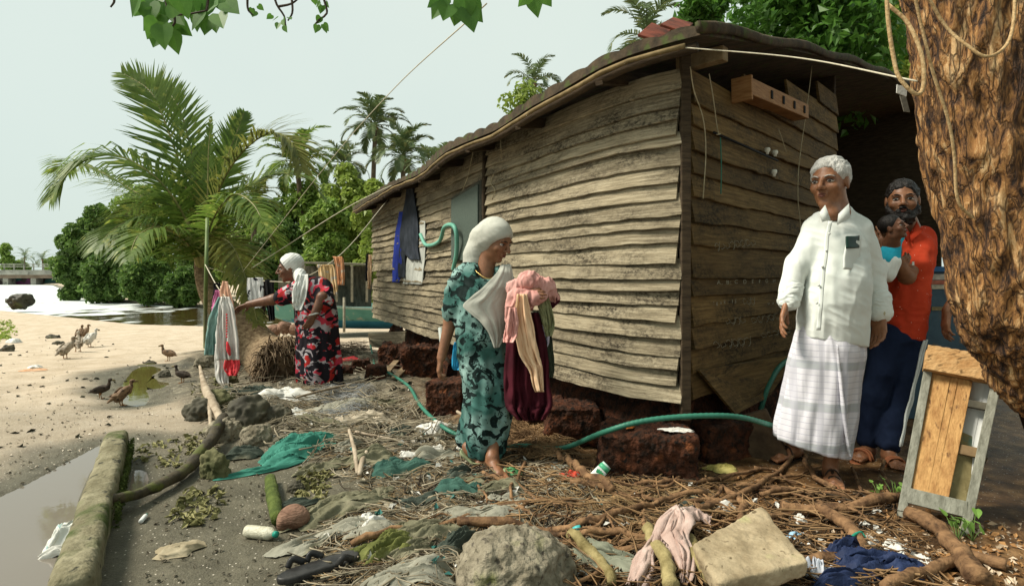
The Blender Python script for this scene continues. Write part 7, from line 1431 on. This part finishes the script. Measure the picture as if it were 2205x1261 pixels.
# navy jacket with its pale lining
NJ = M('navy_jacket', (.008, .016, .05), (.022, .038, .10), 4, .7, .3, 120); JK = thing('jacket', 'navy blue jacket dropped in a heap at the front right corner', 'jacket', G(1850, 1240))
for nm, px, py, w, h, rot, mt, s, lf, fo in (('body', 1875, 1232, .34, .17, .1, NJ, 1, .07, .03), ('sleeve', 1815, 1205, .16, .11, .4, NJ, 2, .09, .03), ('sleeve', 1800, 1262, .24, .09, .2, NJ, 3, .06, .02), ('lining', 1752, 1236, .09, .12, 1.2, M('jacket_lining', (.38, .42, .48), (.55, .56, .6), 6, .8, .3), 4, .06, .02)):
    o = rag(nm, None, None, px, py, w, h, rot, mt, 150 + s, lf, fo, 6); wl = Vector(o.location); o.parent = JK; o.location = wl - JK.location
def ribbon(pts, w, seed, fold=.02, n=60, m=16, lift=.0):
    P = spl([G(x, y, z) for x, y, z in pts], n); T = np.gradient(P, axis=0); T[:, 2] = 0; T /= np.linalg.norm(T, axis=1)[:, None]; sd = np.stack([-T[:, 1], T[:, 0], 0 * T[:, 0]], 1); W_ = np.interp(np.linspace(0, 1, n), np.linspace(0, 1, len(w)), w)
    u = np.linspace(-1, 1, m); V = P[:, None] + sd[:, None] * (W_[:, None] * u[None])[..., None]; Q = xyz(np.repeat(np.linspace(0, n * .035, n), m), np.tile(u * 2.6, n), seed * 2.1)
    V = V.reshape(-1, 3); V[:, 2] += fold * (1 - 2 * np.abs(fbm(Q, 1.2, seed, 2))) - np.tile(u ** 2, n) * .02 + lift; V[:, :2] += .012 * np.stack([vn(Q, 2, 3), vn(Q, 2, 4)], 1); V[:, 2] = np.maximum(V[:, 2], gz(V[:, 0], V[:, 1]) + .004); return V, [tuple(f) for f in grid_faces(n, m)]
PKC = M('dusty_pink', (.34, .23, .19), (.54, .42, .37), 5, .9, .4, 120)
V, F = join([ribbon([(1462, 1138, .09), (1440, 1165, .08), (1418, 1195, .07), (1395, 1215, .05), (1385, 1240, .05), (1365, 1275, .03)], [.03, .045, .04, .03, .045, .03], 3), ribbon([(1455, 1140, .09), (1466, 1165, .10), (1456, 1192, .08), (1474, 1220, .05), (1472, 1265, .03)], [.03, .05, .045, .035, .02], 5), ribbon([(1462, 1140, .07), (1495, 1130, .06), (1530, 1140, .04)], [.02, .035, .015], 7), ribbon([(1432, 1206, .05), (1450, 1216, .03), (1468, 1228, .03)], [.01, .03, .012], 9)])
_o = tag(mk('cloth', V, F, PKC), 'dusty pink twisted cloth hanging over the roots left of the slab', 'cloth'); _m = _o.modifiers.new('t', 'SOLIDIFY'); _m.thickness = .004

# ------------------------------------------------------------------ branch, driftwood, sticks and single finds
WETB = M('wet_bark', (.018, .014, .009), (.075, .06, .035), 9, .6, .7, 50, dist=.008, spots=[((.08, .09, .02), 7, .57, .1, 'n')]); P = spl([G(482, 934, .12), G(462, 965, .09), G(432, 998, .06), G(385, 1042, .05), G(300, 1088, .06), G(232, 1122, .10), G(180, 1146, .10)], 60)
P[:, :2] += .008 * np.stack([fbm(P, 8, 1, 2), fbm(P, 8, 2, 2)], 1); V, F = tube(P, [.036, .040, .036, .033, .026, .021, .016], 14, wob=.2); tag(mk('fallen_branch', V, F, WETB), 'long dark fallen branch lying across the concrete beam', 'branch')
DRW = M('driftwood', (.20, .15, .10), (.42, .35, .26), 9, .9, .7, 50, dist=.008, stretch=(1, 1, .5))
for lb, pts, r in (('pale forked driftwood standing behind the branch bend', [(430, 835, .22), (440, 868, .16), (462, 905, .1), (484, 930, .04)], [.012, .03, .04, .03]), ('thin stick leaning beside the pale driftwood', [(448, 880, .10), (452, 915, .08), (455, 950, .02)], [.01, .014, .012]), ('short stick standing on the olive rag, left one', [(752, 952, .08), (764, 990, .05), (770, 1028, .02)], [.011, .013, .011]), ('short thick stick on the olive rag, right one', [(790, 990, .05), (780, 1008, .04), (774, 1030, .02)], [.012, .016, .014]), ('long thin stick behind the white plastic sheet', [(640, 870, .06), (720, 845, .05), (790, 826, .03)], [.01, .012, .008]), ('long brown stick lying towards the hose', [(765, 938, .03), (830, 952, .03), (880, 962, .03)], [.008, .010, .008]), ('pale root-like stick by the rusty block', [(985, 900, .05), (1002, 910, .04), (1010, 925, .02)], [.012, .012, .01])):
    V, F = tube(spl([G(x, y, z) for x, y, z in pts], 16), r, 8, wob=.25); tag(mk('stick', V, F, DRW), lb, 'stick', 'sticks among the rubbish')
for k, (x0, y0, x1, y1) in enumerate([(828, 812, 880, 770), (850, 820, 905, 785), (865, 800, 900, 790)]): V, F = beam(G(x0, y0, .03), G(x1, y1, .16), .07, .02); tag(mk('broken_plank', V, F, M('broken_plank', (.12, .08, .045), (.26, .19, .11), 8), smooth=False), ['lower', 'middle', 'upper'][k] + ' one of three broken planks leaning on the laterite by the hose', 'plank', 'broken planks at the laterite')
V, F = tube(spl([G(582, 1042, .03), G(588, 1085, .035), G(598, 1132, .03)], 14), [.030, .034, .030], 12, wob=.12); tag(mk('log_piece', V, F, MOSSY), 'short mossy log piece on the wet sand above the bottle', 'log')
HSK = M('coconut_husk', (.10, .05, .03), (.27, .16, .11), 9, .85, .9, 50, dist=.01, stretch=(1, 1, 3))
b = G(628, 1142); S = Sdf(.004, .012); S.ell(b + [0, .03, .05], (.068, .05, .055)); S.cap(b + [-.05, -.04, .09], b + [.03, -.05, .02], .010, k=.008, op='-'); S.ell(b + [-.04, .02, .03], (.03, .04, .045)); V, F = S.mesh(1); tag(mk('coconut_husk', disp(V, F, .004 * fbm(V, 20, 4, 3)), F, HSK), 'split brown coconut husk on the wet sand beside the mossy log', 'coconut husk')
for k, (x, y) in enumerate([(590, 722), (612, 716), (638, 720)]):
    b = W(x, y, 12.2); S = Sdf(.012, .02).ell(b + [0, 0, .1], (.16, .13, .13)); V, F = S.mesh(1); tag(mk('coconut_husk', disp(V, F, .02 * fbm(V, 9, k, 3)), F, HSK), ['left', 'middle', 'right'][k] + ' one of three brown coconuts piled below the boat bow', 'coconut', 'coconuts piled by the boat')
def bottle(name, label, a, bq, r, mat, capm, cat):
    a, bq = np.asarray(a), np.asarray(bq); t = thing(name, label, cat, (a + bq) / 2); ax = bq - a; prof = [(0, .6), (.03, .95), (.2, 1), (.24, .94), (.28, 1), (.6, 1), (.64, .94), (.68, 1), (.78, .95), (.88, .5), (.9, .45)]
    V, F = tube([a + ax * u for u, _ in prof], [r * v for _, v in prof], 14); V = np.array(V); P_ = []
    for i, (u, v) in enumerate(prof): rg = V[i * 14:(i + 1) * 14]; c = a + ax * u; q = rg - c; P_.append(c + q / np.linalg.norm(q, axis=1)[:, None] * r * v)
    mk('body', np.vstack(P_), F, mat, t); V, F = tube([a + ax * .9, a + ax * 1.0], r * .48, 12); mk('cap', V, F, capm, t); return t
BOT = M('milky_bottle', (.42, .40, .29), (.58, .56, .44), 60, .3, .5, spec=.5); GCAP = M('teal_cap', (.01, .22, .16), None, 9, .4, 0)
bottle('plastic_bottle', 'pale plastic bottle with teal cap lying on the wet sand', G(530, 1156, .028), G(597, 1164, .028), .027, BOT, GCAP, 'bottle'); bottle('small_bottle', 'tiny white bottle with teal cap by the puddle channel', G(303, 1128, .012), G(316, 1113, .014), .011, M('white_bottle', (.6, .62, .6), None, 9, .4, 0), GCAP, 'bottle')
a = G(1272, 1046, .02); b = W(1307, 1000, a[1] + .02); TB = thing('squeeze_tube', 'white and green squeeze tube printed with a leaf among the twigs', 'tube', a); ax = b - a; sd = nrm(np.cross(ax, [0, -1, .4])); nn = nrm(np.cross(sd, ax))
def tb(u0, u1, w0, w1, th0, th1, mat, nm):
    V = []; 
    for u, w, th in ((u0, w0, th0), (u1, w1, th1)): V += [a + ax * u + sd * w * math.cos(t) + nn * th * math.sin(t) for t in np.linspace(0, 2 * math.pi, 16, endpoint=False)]
    return mk(nm, np.array(V), [(i, (i + 1) % 16, 16 + (i + 1) % 16, 16 + i) for i in range(16)] + [tuple(range(16))[::-1], tuple(range(16, 32))], mat, TB)
tb(0, .72, .034, .031, .003, .020, M('tube_white', (.62, .66, .62), None, 9, .35, 0), 'body'); tb(.72, .92, .031, .029, .020, .022, M('tube_green', (.05, .30, .15), (.10, .42, .24), 9, .35, 0), 'collar'); tb(.92, 1.0, .027, .027, .022, .022, M('tube_end', (.4, .55, .48), None, 9, .35, 0), 'cap')
for k in range(5):
    V, F = heart(a + ax * .50 + sd * .004 * (k - 2) + nn * .021, ax * .3 + sd * .02 * (k - 2), nn, .022); mk('leaf_print', V, F, M('tube_print', (.04, .28, .12), None, 9, .4, 0), TB)
tag(mk('bottle_cap', *tube([G(1236, 1150, .02), G(1250, 1152, .03)], .015, 12), M('turquoise_cap', (.06, .38, .38), None, 9, .4, 0)), 'turquoise bottle cap between roots right of the boulder', 'bottle cap')
b = G(688, 1232); hd = nrm([.75, .62, 0]); sd = np.array([-hd[1], hd[0], 0]); SD = thing('sandal', 'worn black sandal lying on the wet silt at the front', 'sandal', b); S = Sdf(.004, .02); Rm = np.stack([hd, sd, UP], 1)
for f, w in ((-.08, .040), (0, .038), (.08, .050)): S.ell(b + hd * f + UP * .022, (.075, w, .05), Rm)
S.half(b + UP * .034, UP, .003); S.half(b + UP * .008, -UP, .003); V, F = S.mesh(1); RUB = M('black_rubber', (.012, .012, .012), (.045, .043, .04), 9, .45, .3); mk('sole', V, F, RUB, SD)
for f, l in ((-.10, 1), (.05, -1), (-.03, 1)): V, F = tube(spl([b + hd * f + sd * l * .05 + UP * .03, b + hd * (f + .02) + sd * l * .055 + UP * .055, b + hd * (f + .06) + sd * l * .045 + UP * .034], 10), .009, 6, flat=1.5); mk('strap', V, F, RUB, SD)
cord('cord', 'green plastic cord knotted round the root at the front right', [G(1806, 1190, .02), G(1815, 1195, .03), G(1830, 1184, .05), G(1852, 1170, .05), G(1862, 1172, .03)], .006, M('green_cord', (.01, .22, .14), (.03, .3, .2), 30), 'cord')
for lb, px, py, s in (('small bright weed at the left foot of the bench', 1926, 1075, 1.0), ('leafy weed under the right foot of the bench', 2062, 1168, 1.1), ('weed with pale leaves right of the bench foot', 2095, 1165, 1.2), ('tiny weed shoot below the bearded man', 1890, 1068, .6)):
    b = G(px, py); t = thing('weed_plant', lb, 'weed', b, 'weeds around the bench'); r = np.random.default_rng(int(px)); pr = []; st = []
    for k in range(7): tip = b + np.array([r.normal() * .035, r.normal() * .035, r.uniform(.03, .11)]) * s; st.append(tube(spl([b, (b + tip) / 2 + [0, 0, .01], tip], 5), .0018, 4)); pr.append(heart(tip, r.normal(size=3) * .6 + [0, -.3, .1], np.array([r.normal() * .4, -.5, 1]), .036 * s))
    mk('leaves', *join(pr), M('weed_green', (.16, .34, .05), (.28, .46, .12), 9, .5, 0, trans=.4), t, smooth=False); mk('stem', *join(st), M('weed_stem', (.10, .16, .04), None, 9), t)
